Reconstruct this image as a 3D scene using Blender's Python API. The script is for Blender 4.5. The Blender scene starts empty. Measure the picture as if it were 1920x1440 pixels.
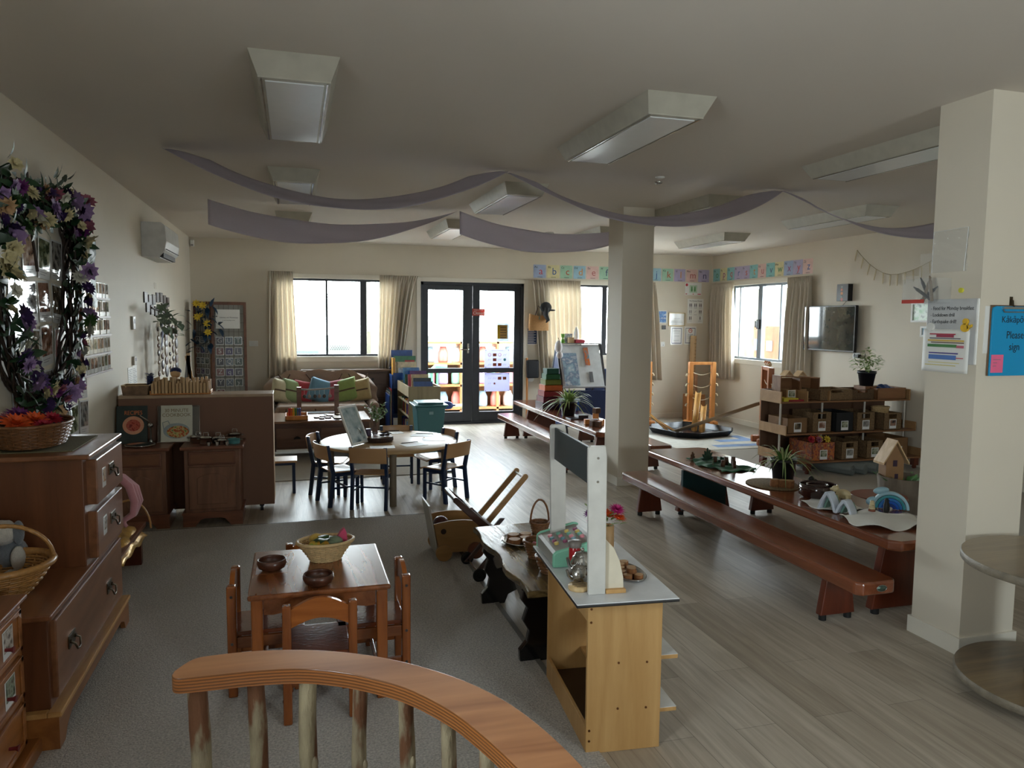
import bpy, bmesh, math, random
from mathutils import Vector, Matrix, Euler
S = bpy.context.scene
C = S.collection
R = math.radians
rnd = random.Random(7)
# ---------------- camera ----------------
CAMH = 1.593
yaw, pitch, roll = R(16.2766), R(4.9655), R(-.57)
cy_, sy_, cp_, sp_, cr_, sr_ = math.cos(yaw), math.sin(yaw), math.cos(pitch), math.sin(pitch), math.cos(roll), math.sin(roll)
fw = Vector((sy_*cp_, cy_*cp_, -sp_)); rt = Vector((cy_, -sy_, 0)); dn = fw.cross(rt)
r2 = cr_*rt + sr_*dn; d2 = -sr_*rt + cr_*dn
cam = bpy.data.cameras.new('camera'); cam.sensor_fit = 'HORIZONTAL'; cam.sensor_width = 36
cam.lens = 1403.5/1920*36; cam.clip_start = .05; cam.clip_end = 200
co = bpy.data.objects.new('camera', cam); C.objects.link(co); S.camera = co
mw = Matrix((r2, -d2, -fw)).transposed().to_4x4(); mw.translation = Vector((0, 0, CAMH)); co.matrix_world = mw
# ---------------- world, portals, exposure ----------------
w = bpy.data.worlds.new('sky'); S.world = w; w.use_nodes = True
bg = w.node_tree.nodes['Background']
nt = w.node_tree
tc = nt.nodes.new('ShaderNodeTexCoord'); sx = nt.nodes.new('ShaderNodeSeparateXYZ'); rp = nt.nodes.new('ShaderNodeValToRGB')
nt.links.new(tc.outputs['Generated'], sx.inputs[0]); nt.links.new(sx.outputs['Z'], rp.inputs[0]); nt.links.new(rp.outputs[0], bg.inputs[0])
rp.color_ramp.elements[0].position = .0; rp.color_ramp.elements[0].color = (.95, .97, 1, 1)
rp.color_ramp.elements[1].position = .6; rp.color_ramp.elements[1].color = (.86, .92, 1, 1)
bg.inputs[1].default_value = 19.5
vs = S.view_settings; vs.view_transform = 'Standard'; vs.look = 'None'; vs.gamma = 1; vs.use_curve_mapping = False
vs.exposure = 0.92
def portal(name, loc, rot, sx, sy):
    l = bpy.data.lights.new(name, 'AREA'); l.shape = 'RECTANGLE'; l.size = sx; l.size_y = sy
    l.cycles.is_portal = True
    o = bpy.data.objects.new(name, l); C.objects.link(o); o.location = loc; o.rotation_euler = rot
portal('window_portal', (.6, 11.12, 1.58), (R(-90), 0, 0), 1.7, 1.2)
portal('door_portal', (2.59, 11.12, 1.1), (R(-90), 0, 0), 1.5, 2.05)
portal('window_portal', (4.58, 11.12, 1.58), (R(-90), 0, 0), 1.7, 1.2)
portal('window_portal', (6.76, 9.7, 1.58), (R(-90), 0, R(-90)), 1.5, 1.2)
portal('window_portal', (2.7, -2.62, 1.6), (R(90), 0, 0), .9, 1.0)  # portal for the window added behind the camera
portal('window_portal', (-1.45, .6, 1.6), (R(-90), 0, R(90)), .9, 1.0)  # portal for the added left window, out of view
# ---------------- helpers ----------------
def lin(c):
    return tuple((x/255/12.92 if x/255 <= .04045 else ((x/255+.055)/1.055)**2.4) for x in c[:3]) + (1,)
class G:
    """mesh collector"""
    def __init__(s): s.v = []; s.f = []; s.m = []; s.s = []; s.k = 0
    def add(s, vs, fs, sm=False, M=None):
        n = len(s.v)
        s.v += [tuple(M @ Vector(p)) if M else tuple(p) for p in vs]
        for f in fs: s.f.append([i+n for i in f]); s.m.append(s.k); s.s.append(sm)
        return s
    def box(s, x0, x1, y0, y1, z0, z1, M=None):
        if x0 > x1: x0, x1 = x1, x0
        if y0 > y1: y0, y1 = y1, y0
        if z0 > z1: z0, z1 = z1, z0
        v = [(x, y, z) for z in (z0, z1) for y in (y0, y1) for x in (x0, x1)]
        return s.add(v, [(0, 2, 3, 1), (4, 5, 7, 6), (0, 1, 5, 4), (2, 6, 7, 3), (0, 4, 6, 2), (1, 3, 7, 5)], False, M)
    def tube(s, pts, r, n=8, closed=False, M=None, flat=1):
        P = [Vector(p) for p in pts]; L = len(P); vs = []; fs = []
        up = None
        for i, p in enumerate(P):
            a = P[(i-1) % L] if (closed or i > 0) else p; b = P[(i+1) % L] if (closed or i < L-1) else p
            t = (b-a); t = t.normalized() if t.length > 1e-9 else Vector((0, 0, 1))
            if up is None: up = Vector((0, 0, 1)) if abs(t.z) < .9 else Vector((1, 0, 0))
            u = (up - t*up.dot(t)); u = u.normalized() if u.length > 1e-6 else t.orthogonal().normalized()
            up = u; w_ = t.cross(u)
            rr = r[i] if isinstance(r, (list, tuple)) else r
            for j in range(n):
                an = 2*math.pi*j/n; vs.append(p + u*rr*math.cos(an)*flat + w_*rr*math.sin(an))
        for i in range(L if closed else L-1):
            for j in range(n):
                a = i*n+j; b = i*n+(j+1) % n; c = ((i+1) % L)*n+(j+1) % n; d = ((i+1) % L)*n+j
                fs.append((a, b, c, d))
        s.add(vs, fs, True, M)
        if not closed: s.add(vs[:n], [tuple(range(n))[::-1]], False, M); s.add(vs[-n:], [tuple(range(n))], False, M)
        return s
    def cyl(s, p, q, r, r2=None, n=20, M=None):
        return s.tube([p, q], [r, r if r2 is None else r2], n, False, M)
    def lathe(s, pr, n=32, c=(0, 0, 0), M=None, ex=1, ey=1, wob=0):
        vs = []; fs = []; L = len(pr)
        for (r, z) in pr:
            for j in range(n):
                a = 2*math.pi*j/n; q = 1+wob*math.sin(3*a+z*20)
                vs.append((c[0]+r*q*math.cos(a)*ex, c[1]+r*q*math.sin(a)*ey, c[2]+z))
        for i in range(L-1):
            for j in range(n): fs.append((i*n+j, i*n+(j+1) % n, (i+1)*n+(j+1) % n, (i+1)*n+j))
        s.add(vs, fs, True, M)
        if pr[0][0] > 1e-6: s.add(vs[:n], [tuple(range(n))[::-1]], False, M)
        if pr[-1][0] > 1e-6 and pr[0][0] > 1e-6: s.add(vs[-n:], [tuple(range(n))], False, M)
        return s
    def prism(s, poly, h0, h1, ax='z', M=None, sm=False):
        """polygon extruded along axis; ax z:(x,y) y:(x,z) x:(y,z)"""
        def m(p, h): return {'z': (p[0], p[1], h), 'y': (p[0], h, p[1]), 'x': (h, p[0], p[1])}[ax]
        n = len(poly); vs = [m(p, h0) for p in poly]+[m(p, h1) for p in poly]
        s.add(vs, [tuple(range(n))[::-1], tuple(range(n, 2*n))], False, M)
        s.add(vs, [(i, (i+1) % n, n+(i+1) % n, n+i) for i in range(n)], sm, M); return s
    def ell(s, c, r, n=16, m=10, M=None, f=None):
        if not isinstance(r, (tuple, list)): r = (r, r, r)
        vs = []; fs = []
        for i in range(m+1):
            t = math.pi*i/m
            for j in range(n):
                a = 2*math.pi*j/n; d = Vector((math.sin(t)*math.cos(a), math.sin(t)*math.sin(a), math.cos(t)))
                k = f(d) if f else 1
                vs.append((c[0]+r[0]*d.x*k, c[1]+r[1]*d.y*k, c[2]+r[2]*d.z*k))
        for i in range(m):
            for j in range(n): fs.append((i*n+j, (i+1)*n+j, (i+1)*n+(j+1) % n, i*n+(j+1) % n))
        return s.add(vs, fs, True, M)
    def grid(s, fn, nu, nv, M=None, th=0):
        vs = [fn(i/nu, j/nv) for j in range(nv+1) for i in range(nu+1)]
        fs = [(j*(nu+1)+i, j*(nu+1)+i+1, (j+1)*(nu+1)+i+1, (j+1)*(nu+1)+i) for j in range(nv) for i in range(nu)]
        s.add(vs, fs, True, M); return s
    def leaf(s, p, d, up, L, W, n=4, droop=.3, fold=.15):
        d = Vector(d).normalized(); up = Vector(up); side = d.cross(up).normalized() if d.cross(up).length > 1e-4 else d.orthogonal().normalized(); up = side.cross(d)
        vs = []; fs = []
        for i in range(n+1):
            t = i/n; q = Vector(p)+d*L*t - up*droop*L*t*t; ww = W*math.sin(math.pi*(.08+.92*t)**.8)*.5 if i < n else 0.0005
            vs += [q-side*ww+up*ww*fold, q, q+side*ww+up*ww*fold]
        for i in range(n):
            a = i*3; fs += [(a, a+1, a+4, a+3), (a+1, a+2, a+5, a+4)]
        return s.add(vs, fs, True)
OFF = {}
def setp(o, label=None, cat=None, group=None, kind=None):
    if label: o['label'] = label
    if cat: o['category'] = cat
    if group: o['group'] = group
    if kind: o['kind'] = kind
    return o
def T(name, label, cat, loc=(0, 0, 0), rz=0, group=None, w=False, M=None):
    o = bpy.data.objects.new(name, None); o.empty_display_size = .1; C.objects.link(o)
    if M is not None: o.matrix_world = M
    else: o.location = loc; o.rotation_euler = (0, 0, rz)
    OFF[o.name] = Vector(loc) if w else Vector((0, 0, 0))
    return setp(o, label, cat, group)
def out(g, name, mt, par=None, bev=0, sub=0, solid=0, off=None, fix=False, seg=2):
    off = off if off is not None else (OFF.get(par.name, Vector((0, 0, 0))) if par else Vector((0, 0, 0)))
    me = bpy.data.meshes.new(name)
    me.from_pydata([tuple(Vector(p)-off) for p in g.v], [], g.f)
    for i, pl in enumerate(me.polygons): pl.use_smooth = g.s[i]; pl.material_index = g.m[i]
    for m_ in (mt if isinstance(mt, (list, tuple)) else [mt]): me.materials.append(m_)
    if fix or solid:
        b = bmesh.new(); b.from_mesh(me)
        bmesh.ops.remove_doubles(b, verts=b.verts, dist=1e-5); bmesh.ops.recalc_face_normals(b, faces=b.faces); b.to_mesh(me); b.free()
    me.update()
    o = bpy.data.objects.new(name, me); C.objects.link(o)
    if par: o.parent = par
    OFF[o.name] = off
    if sub: md = o.modifiers.new('sub', 'SUBSURF'); md.levels = sub; md.render_levels = sub
    if solid: md = o.modifiers.new('solid', 'SOLIDIFY'); md.thickness = solid; md.offset = 0
    if bev:
        md = o.modifiers.new('bev', 'BEVEL'); md.width = bev; md.segments = seg; md.limit_method = 'ANGLE'; md.angle_limit = R(40)
    return o
def one(g, name, mt, label, cat, group=None, **k):
    """a thing that is a single mesh; origin at the middle of its base"""
    xs = [p[0] for p in g.v]; ys = [p[1] for p in g.v]; zs = [p[2] for p in g.v]
    c = Vector(((min(xs)+max(xs))/2, (min(ys)+max(ys))/2, min(zs)))
    o = out(g, name, mt, off=c, **k); o.location = c
    return setp(o, label, cat, group)
def dup(o, loc=None, rz=None, label=None, par=None, group=None, deep=True):
    c = o.copy(); C.objects.link(c); OFF[c.name] = OFF.get(o.name, Vector((0, 0, 0)))
    if par: c.parent = par
    if loc is not None: c.location = loc
    if rz is not None: c.rotation_euler = (0, 0, rz)
    if label: c['label'] = label
    if group: c['group'] = group
    if deep:
        for ch in list(o.children): dup(ch, par=c)
    return c
# frames on walls: local x right, y up, z out of the wall
def WM(wall, u, z, d=0.0):
    """wall B(ack): u=x ; R(ight): u=y ; L(eft): u=y ; or a matrix tuple"""
    if wall == 'B': return Matrix.Translation((u, 11.0-d, z)) @ Euler((R(90), 0, 0)).to_matrix().to_4x4()
    if wall == 'R': return Matrix.Translation((6.62-d, u, z)) @ Euler((R(90), 0, R(-90))).to_matrix().to_4x4()
    if wall == 'L': return Matrix.Translation((-1.33+d, u, z)) @ Euler((R(90), 0, R(90))).to_matrix().to_4x4()
    if wall == 'P': return Matrix.Translation((3.06-d, u, z)) @ Euler((R(90), 0, R(-90))).to_matrix().to_4x4()
    if wall == 'F': return Matrix.Translation((u, 2.74-d, z)) @ Euler((R(90), 0, 0)).to_matrix().to_4x4()
def text(s, size, mt, par, x=0, y=0, z=0, align='CENTER', name='lettering', th=.0004, M=None, sy=1, sx=1):
    cu = bpy.data.curves.new('t', 'FONT'); cu.body = s; cu.size = size; cu.align_x = align; cu.align_y = 'CENTER'; cu.extrude = th; cu.resolution_u = 3
    to = bpy.data.objects.new('t', cu); C.objects.link(to)
    dg = bpy.context.evaluated_depsgraph_get(); dg.update()
    me = bpy.data.meshes.new_from_object(to.evaluated_get(dg)); bpy.data.objects.remove(to)
    me.transform(Matrix.Diagonal((sx, sy, 1, 1)))
    if M is None: M = Matrix.Translation((x, y, z+th))
    me.transform(M); me.materials.clear(); me.materials.append(mt); me.name = name
    o = bpy.data.objects.new(name, me); C.objects.link(o); o.parent = par; OFF[o.name] = OFF.get(par.name, Vector((0, 0, 0)))
    return o
# ---------------- materials ----------------
MATS = {}
def base(name):
    m = bpy.data.materials.new(name); m.use_nodes = True; n = m.node_tree; return m, n, n.nodes['Principled BSDF']
def mat(name, c, r=.5, metal=0, var=.08, ns=12, bump=0, bs=200, coat=0, alpha=1, trans=0, sheen=0, stretch=(1, 1, 1), spec=.5, sss=0, emis=None):
    if name in MATS: return MATS[name]
    m, n, b = base(name); c = lin(c)
    t = n.nodes.new('ShaderNodeTexCoord'); mp = n.nodes.new('ShaderNodeMapping'); mp.inputs['Scale'].default_value = stretch
    n.links.new(t.outputs['Object'], mp.inputs[0])
    no = n.nodes.new('ShaderNodeTexNoise'); no.inputs['Scale'].default_value = ns; no.inputs['Detail'].default_value = 4
    n.links.new(mp.outputs[0], no.inputs[0])
    rp = n.nodes.new('ShaderNodeValToRGB'); n.links.new(no.outputs[0], rp.inputs[0])
    e = rp.color_ramp.elements; e[0].position = .3; e[1].position = .7
    e[0].color = tuple(x*(1-var) for x in c[:3])+(1,); e[1].color = tuple(min(1, x*(1+var)) for x in c[:3])+(1,)
    n.links.new(rp.outputs[0], b.inputs['Base Color'])
    b.inputs['Roughness'].default_value = r; b.inputs['Metallic'].default_value = metal; b.inputs['Coat Weight'].default_value = coat
    b.inputs['Alpha'].default_value = alpha; b.inputs['Transmission Weight'].default_value = trans; b.inputs['Sheen Weight'].default_value = sheen
    b.inputs['Specular IOR Level'].default_value = spec
    if coat: b.inputs['Coat Roughness'].default_value = .12
    if bump:
        n2 = n.nodes.new('ShaderNodeTexNoise'); n2.inputs['Scale'].default_value = bs; n2.inputs['Detail'].default_value = 3; n.links.new(mp.outputs[0], n2.inputs[0])
        bu = n.nodes.new('ShaderNodeBump'); bu.inputs['Strength'].default_value = bump; bu.inputs['Distance'].default_value = .01
        n.links.new(n2.outputs[0], bu.inputs['Height']); n.links.new(bu.outputs[0], b.inputs['Normal'])
    MATS[name] = m; return m
def wood(name, c1, c2, ax='x', sc=6, r=.35, coat=.0, bump=.08, ring=9):
    if name in MATS: return MATS[name]
    m, n, b = base(name); c1 = lin(c1); c2 = lin(c2)
    t = n.nodes.new('ShaderNodeTexCoord'); mp = n.nodes.new('ShaderNodeMapping')
    mp.inputs['Scale'].default_value = {'x': (.12, 1, 1), 'y': (1, .12, 1), 'z': (1, 1, .12)}[ax]
    n.links.new(t.outputs['Object'], mp.inputs[0])
    a = n.nodes.new('ShaderNodeTexNoise'); a.inputs['Scale'].default_value = sc; a.inputs['Detail'].default_value = 3; a.inputs['Distortion'].default_value = .6
    n.links.new(mp.outputs[0], a.inputs[0])
    mu = n.nodes.new('ShaderNodeMath'); mu.operation = 'MULTIPLY'; mu.inputs[1].default_value = ring; n.links.new(a.outputs[0], mu.inputs[0])
    fr = n.nodes.new('ShaderNodeMath'); fr.operation = 'PINGPONG'; fr.inputs[1].default_value = 1; n.links.new(mu.outputs[0], fr.inputs[0])
    f2 = n.nodes.new('ShaderNodeTexNoise'); f2.inputs['Scale'].default_value = sc*22; f2.inputs['Detail'].default_value = 2; n.links.new(mp.outputs[0], f2.inputs[0])
    mx = n.nodes.new('ShaderNodeMath'); mx.operation = 'MULTIPLY_ADD'; mx.inputs[1].default_value = .6; n.links.new(fr.outputs[0], mx.inputs[0]); 
    m3 = n.nodes.new('ShaderNodeMath'); m3.operation = 'MULTIPLY'; m3.inputs[1].default_value = .4; n.links.new(f2.outputs[0], m3.inputs[0]); n.links.new(m3.outputs[0], mx.inputs[2])
    rp = n.nodes.new('ShaderNodeValToRGB'); n.links.new(mx.outputs[0], rp.inputs[0]); e = rp.color_ramp.elements
    e[0].position = .1; e[1].position = .85; e[0].color = c1; e[1].color = c2
    n.links.new(rp.outputs[0], b.inputs['Base Color']); b.inputs['Roughness'].default_value = r; b.inputs['Coat Weight'].default_value = coat; b.inputs['Coat Roughness'].default_value = .15
    if bump:
        bu = n.nodes.new('ShaderNodeBump'); bu.inputs['Strength'].default_value = bump; bu.inputs['Distance'].default_value = .004
        n.links.new(mx.outputs[0], bu.inputs['Height']); n.links.new(bu.outputs[0], b.inputs['Normal'])
    MATS[name] = m; return m
def glass(name='window_glass', tint=(245, 250, 250), gl=.6):
    if name in MATS: return MATS[name]
    m, n, b = base(name); n.nodes.remove(b); o = n.nodes['Material Output']
    a = n.nodes.new('ShaderNodeBsdfTransparent'); a.inputs[0].default_value = lin(tint); g = n.nodes.new('ShaderNodeBsdfGlossy'); g.inputs['Roughness'].default_value = .02
    f = n.nodes.new('ShaderNodeFresnel'); f.inputs[0].default_value = 1.45; mu = n.nodes.new('ShaderNodeMath'); mu.operation = 'MULTIPLY'; mu.inputs[1].default_value = gl
    x = n.nodes.new('ShaderNodeMixShader'); n.links.new(f.outputs[0], mu.inputs[0]); n.links.new(mu.outputs[0], x.inputs[0]); n.links.new(a.outputs[0], x.inputs[1]); n.links.new(g.outputs[0], x.inputs[2]); n.links.new(x.outputs[0], o.inputs[0])
    MATS[name] = m; return m
def transl(name, c, k):
    m, n, b = base(name); o = n['Material Output'] if False else n.nodes['Material Output']
    t = n.nodes.new('ShaderNodeTexCoord'); no = n.nodes.new('ShaderNodeTexNoise'); no.inputs['Scale'].default_value = 60; n.links.new(t.outputs['Object'], no.inputs[0])
    rp = n.nodes.new('ShaderNodeValToRGB'); n.links.new(no.outputs[0], rp.inputs[0]); q = lin(c); rp.color_ramp.elements[0].color = tuple(x*.93 for x in q[:3])+(1,); rp.color_ramp.elements[1].color = q
    tr = n.nodes.new('ShaderNodeBsdfTranslucent'); mx = n.nodes.new('ShaderNodeMixShader'); mx.inputs[0].default_value = k
    n.links.new(rp.outputs[0], b.inputs['Base Color']); n.links.new(rp.outputs[0], tr.inputs[0]); b.inputs['Roughness'].default_value = .9
    n.links.new(b.outputs[0], mx.inputs[1]); n.links.new(tr.outputs[0], mx.inputs[2]); n.links.new(mx.outputs[0], o.inputs[0]); MATS[name] = m; return m
def planks():
    m, n, b = base('vinyl_planks')
    t = n.nodes.new('ShaderNodeTexCoord'); mp = n.nodes.new('ShaderNodeMapping'); mp.inputs['Rotation'].default_value = (0, 0, R(90)); n.links.new(t.outputs['Object'], mp.inputs[0])
    br = n.nodes.new('ShaderNodeTexBrick'); n.links.new(mp.outputs[0], br.inputs[0]); br.offset = .37; br.offset_frequency = 2
    br.inputs['Scale'].default_value = 1; br.inputs['Brick Width'].default_value = 1.22; br.inputs['Row Height'].default_value = .182; br.inputs['Mortar Size'].default_value = .0009; br.inputs['Bias'].default_value = 0
    br.inputs['Color1'].default_value = lin((168, 156, 139)); br.inputs['Color2'].default_value = lin((197, 187, 171)); br.inputs['Mortar'].default_value = lin((112, 104, 94))
    m2 = n.nodes.new('ShaderNodeMapping'); m2.inputs['Scale'].default_value = (5, .35, 1); n.links.new(t.outputs['Object'], m2.inputs[0])
    no = n.nodes.new('ShaderNodeTexNoise'); no.inputs['Scale'].default_value = 5; no.inputs['Detail'].default_value = 6; no.inputs['Distortion'].default_value = 1.2; n.links.new(m2.outputs[0], no.inputs[0])
    rp = n.nodes.new('ShaderNodeValToRGB'); rp.color_ramp.elements[0].position = .35; rp.color_ramp.elements[1].position = .7
    rp.color_ramp.elements[0].color = (.72, .69, .66, 1); rp.color_ramp.elements[1].color = (1.1, 1.1, 1.1, 1); n.links.new(no.outputs[0], rp.inputs[0])
    mx = n.nodes.new('ShaderNodeMix'); mx.data_type = 'RGBA'; mx.blend_type = 'MULTIPLY'; mx.inputs[0].default_value = .8
    n.links.new(br.outputs[0], mx.inputs[6]); n.links.new(rp.outputs[0], mx.inputs[7]); n.links.new(mx.outputs[2], b.inputs['Base Color'])
    b.inputs['Roughness'].default_value = .38; b.inputs['Specular IOR Level'].default_value = .25
    bu = n.nodes.new('ShaderNodeBump'); bu.inputs['Strength'].default_value = .25; bu.inputs['Distance'].default_value = .003
    m4 = n.nodes.new('ShaderNodeMapping'); m4.inputs['Scale'].default_value = (60, 2.2, 1); n.links.new(t.outputs['Object'], m4.inputs[0])
    n3 = n.nodes.new('ShaderNodeTexNoise'); n3.inputs['Scale'].default_value = 3; n3.inputs['Detail'].default_value = 4; n.links.new(m4.outputs[0], n3.inputs[0])
    n.links.new(n3.outputs[0], bu.inputs['Height']); n.links.new(bu.outputs[0], b.inputs['Normal'])
    MATS['planks'] = m; return m
def photo(name, seed, cols, sc=9, r=.12):
    """blotchy picture surface"""
    if name in MATS: return MATS[name]
    m, n, b = base(name); t = n.nodes.new('ShaderNodeTexCoord'); mp = n.nodes.new('ShaderNodeMapping'); mp.inputs['Location'].default_value = (seed*3.1, seed*1.7, seed)
    n.links.new(t.outputs['Object'], mp.inputs[0]); no = n.nodes.new('ShaderNodeTexNoise'); no.inputs['Scale'].default_value = sc; no.inputs['Detail'].default_value = 3; n.links.new(mp.outputs[0], no.inputs[0])
    rp = n.nodes.new('ShaderNodeValToRGB'); n.links.new(no.outputs[0], rp.inputs[0]); e = rp.color_ramp.elements
    k = len(cols); e[0].position = .32; e[0].color = lin(cols[0]); e[1].position = .68; e[1].color = lin(cols[-1])
    for i in range(1, k-1): q = e.new(.32+.36*i/(k-1)); q.color = lin(cols[i])
    n.links.new(rp.outputs[0], b.inputs['Base Color']); b.inputs['Roughness'].default_value = r
    MATS[name] = m; return m
paint = mat('cream_wall_paint', (218, 209, 192), .65, var=.015, ns=3, bump=.05, bs=350)
ceilp = mat('white_ceiling_paint', (216, 208, 198), .8, var=.01, ns=2)
trimp = mat('white_trim_paint', (226, 220, 206), .35, var=.01)
black = mat('black_plastic', (26, 26, 28), .4)
char = mat('charcoal_aluminium', (52, 56, 62), .4, metal=.2)
grey_al = mat('grey_aluminium', (120, 128, 136), .4, metal=.4)
white = mat('white_plastic', (228, 228, 224), .35)
paper = mat('white_paper', (232, 232, 228), .5, var=.01)
lam = mat('laminated_paper', (235, 236, 236), .12, var=.01, coat=.5)
steel = mat('stainless_steel', (190, 190, 188), .18, metal=1)
rubber = mat('black_rubber', (22, 22, 22), .7)
ink = mat('black_ink', (25, 25, 28), .6)
greyink = mat('grey_ink', (120, 120, 125), .6)
WG = glass()
rail_w = wood('varnished_plywood', (168, 96, 42), (206, 136, 70), 'x', 7, .28, .4)
honey = wood('honey_varnished_pine', (136, 82, 38), (166, 106, 56), 'y', 6, .3, .35)
honeyz = wood('honey_varnished_pine_upright', (136, 82, 38), (166, 106, 56), 'z', 6, .3, .35)
dress = wood('dresser_wood', (112, 68, 40), (138, 90, 58), 'y', 6, .32, .3)
dressz = wood('dresser_side_wood', (92, 52, 28), (112, 66, 38), 'z', 5, .4, .15)
redw = wood('red_brown_table_wood', (104, 54, 32), (134, 76, 48), 'y', 4, .22, .5)
redz = wood('red_brown_leg_wood', (84, 34, 18), (112, 50, 28), 'z', 4, .3, .3)
chairw = wood('orange_chair_wood', (120, 62, 24), (154, 88, 40), 'z', 6, .25, .5)
chairx = wood('orange_table_wood', (114, 62, 30), (146, 86, 46), 'y', 6, .25, .5)
birch = wood('birch_plywood', (186, 142, 84), (204, 162, 104), 'z', 5, .5, .0, .03)
cabw = wood('kitchen_cabinet_wood', (106, 70, 50), (132, 90, 66), 'z', 6, .45, .1)
cabx = wood('kitchen_top_wood', (104, 62, 44), (130, 82, 58), 'x', 6, .4, .1)
palew = wood('pale_toy_wood', (196, 160, 116), (218, 186, 142), 'z', 6, .5)
toyw = wood('orange_toy_wood', (196, 122, 58), (222, 152, 84), 'z', 6, .4)
# ================= structure =================
def struct(name, g, m, **k):
    o = out(g, name, m, **k); o['kind'] = 'structure'; return o
LW, RW, BW, FW_, HC = -1.33, 6.62, 11.0, -2.5, 2.65
TH = .16
g = G(); g.box(LW-TH, RW+TH, FW_-TH, BW+TH, -.1, 0); struct('floor', g, planks())
g = G(); g.box(LW-TH, RW+TH, FW_-TH, BW+TH, HC, HC+.1); struct('ceiling', g, ceilp)
def wall(name, axis, c0, c1, a0, a1, holes):
    """wall slab with rectangular holes (u0,u1,z0,z1)"""
    g = G(); us = sorted({a0, a1, *[h[0] for h in holes], *[h[1] for h in holes]})
    for u0, u1 in zip(us, us[1:]):
        hs = sorted([h for h in holes if h[0] <= u0 and h[1] >= u1], key=lambda h: h[2]); z = 0
        segs = []
        for h in hs:
            if h[2] > z: segs.append((z, h[2]))
            z = h[3]
        segs.append((z, HC))
        for z0, z1 in segs:
            if axis == 'y': g.box(u0, u1, c0, c1, z0, z1)
            else: g.box(c0, c1, u0, u1, z0, z1)
    return struct(name, g, paint)
wall('wall_left', 'x', LW-TH, LW, FW_-TH, BW+TH, [(.15, 1.05, 1.1, 2.1)])
wall('wall_back', 'y', BW, BW+TH, LW, RW, [(-.22, 1.42, 1.02, 2.15), (1.8, 3.39, 0, 2.13), (3.75, 5.42, 1.02, 2.15)])
wall('wall_right', 'x', RW, RW+TH, FW_-TH, BW+TH, [(8.98, 10.42, 1.0, 2.16)])
wall('wall_front', 'y', FW_-TH, FW_, LW, RW, [(2.25, 3.15, 1.1, 2.1)])
g = G(); g.box(3.055, 3.385, 2.74, 3.03, 0, HC); struct('column_right', g, paint)
g = G(); g.box(2.98, 3.3, 6.54, 6.87, 0, HC); struct('column_centre', g, paint)
def skirt(name, x0, x1, y0, y1, ax):
    g = G(); 
    g.box(x0, x1, y0, y1, 0, .085)
    struct(name, g, trimp, bev=.004)
skirt('baseboard_left', LW, LW+.014, FW_, BW, 0); skirt('baseboard_right', RW-.014, RW, FW_, BW, 0)
g = G(); 
for a, b_ in ((LW, 1.74), (3.45, RW)): g.box(a, b_, BW-.014, BW, 0, .085)
struct('baseboard_back', g, trimp, bev=.004)
g = G()
for (x0, x1, y0, y1) in ((3.055, 3.385, 2.74, 3.03), (2.98, 3.3, 6.54, 6.87)):
    e = .013; g.box(x0-e, x1+e, y0-e, y0, 0, .085); g.box(x0-e, x1+e, y1, y1+e, 0, .085); g.box(x0-e, x0, y0, y1, 0, .085); g.box(x1, x1+e, y0, y1, 0, .085)
struct('baseboard_columns', g, trimp)
# carpets
cpm = mat('grey_carpet', (182, 176, 168), .95, var=.32, ns=110, bump=.9, bs=150, sheen=.2)
cpm2 = mat('beige_carpet', (168, 160, 146), .95, var=.1, ns=260, bump=.5, bs=420, sheen=.2)
g = G(); g.box(LW+.014, 1.06, -2.4, 5.93, .0, .008); struct('floor_carpet_front', g, cpm)
g = G(); g.box(1.06, 1.085, 2.45, 5.93, .0, .010); g.box(LW+.014, 1.06, 5.93, 5.945, 0, .009); struct('trim_1', g, mat('dull_metal_strip', (120, 116, 108), .45))
g = G(); g.prism([(LW+.02, 7.47), (1.55, 7.5), (1.55, 10.98), (LW+.02, 10.98)], 0, .008); struct('floor_carpet_lounge', g, cpm2)
g = G(); g.prism([(4.2, 10.98), (4.2, 9.9), (4.45, 8.4), (4.75, 6.2), (4.75, 3.3), (6.6, 3.3), (6.6, 10.98)], 0, .008); struct('floor_carpet_nook', g, cpm2)
# windows and door
def window(name, axis, c, u0, u1, z0, z1, mull, mt, hand=None, fr=.045, dark=True):
    """axis y: plane y=c+ ; frame sits in the opening"""
    def bx(g, a0, a1, b0, b1, d0, d1):
        if axis == 'y': g.box(a0, a1, c+d0, c+d1, b0, b1)
        else: g.box(c+d0, c+d1, a0, a1, b0, b1)
    g = G()
    bx(g, u0, u1, z0, z0+fr, .05, .11); bx(g, u0, u1, z1-fr, z1, .05, .11); bx(g, u0, u0+fr, z0+fr, z1-fr, .05, .11); bx(g, u1-fr, u1, z0+fr, z1-fr, .05, .11)
    for (m0, m1) in mull: bx(g, m0, m1, z0+fr, z1-fr, .045, .105)
    root = struct(name, g, mt, bev=.003)
    g = G(); bx(g, u0+fr, u1-fr, z0+fr, z1-fr, .075, .081)
    o = out(g, 'window_pane', WG, root)
    # lining + sill
    g = G(); bx(g, u0, u1, z0-.001, z0+.014, -.02, .05); bx(g, u0, u1, z1-.014, z1+.001, -.012, .05); bx(g, u0-.001, u0+.014, z0, z1, -.012, .05); bx(g, u1-.014, u1+.001, z0, z1, -.012, .05)
    bx(g, u0-.05, u1+.05, z0-.06, z0, -.014, 0); bx(g, u0-.05, u1+.05, z1, z1+.05, -.014, 0); bx(g, u0-.05, u0, z0, z1, -.014, 0); bx(g, u1, u1+.05, z0, z1, -.014, 0)
    out(g, 'window_trim', trimp, root, bev=.002)
    return root
window('window_1', 'y', BW, -.22, 1.42, 1.02, 2.15, [(.445, .475), (.93, 1.02)], char)
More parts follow.
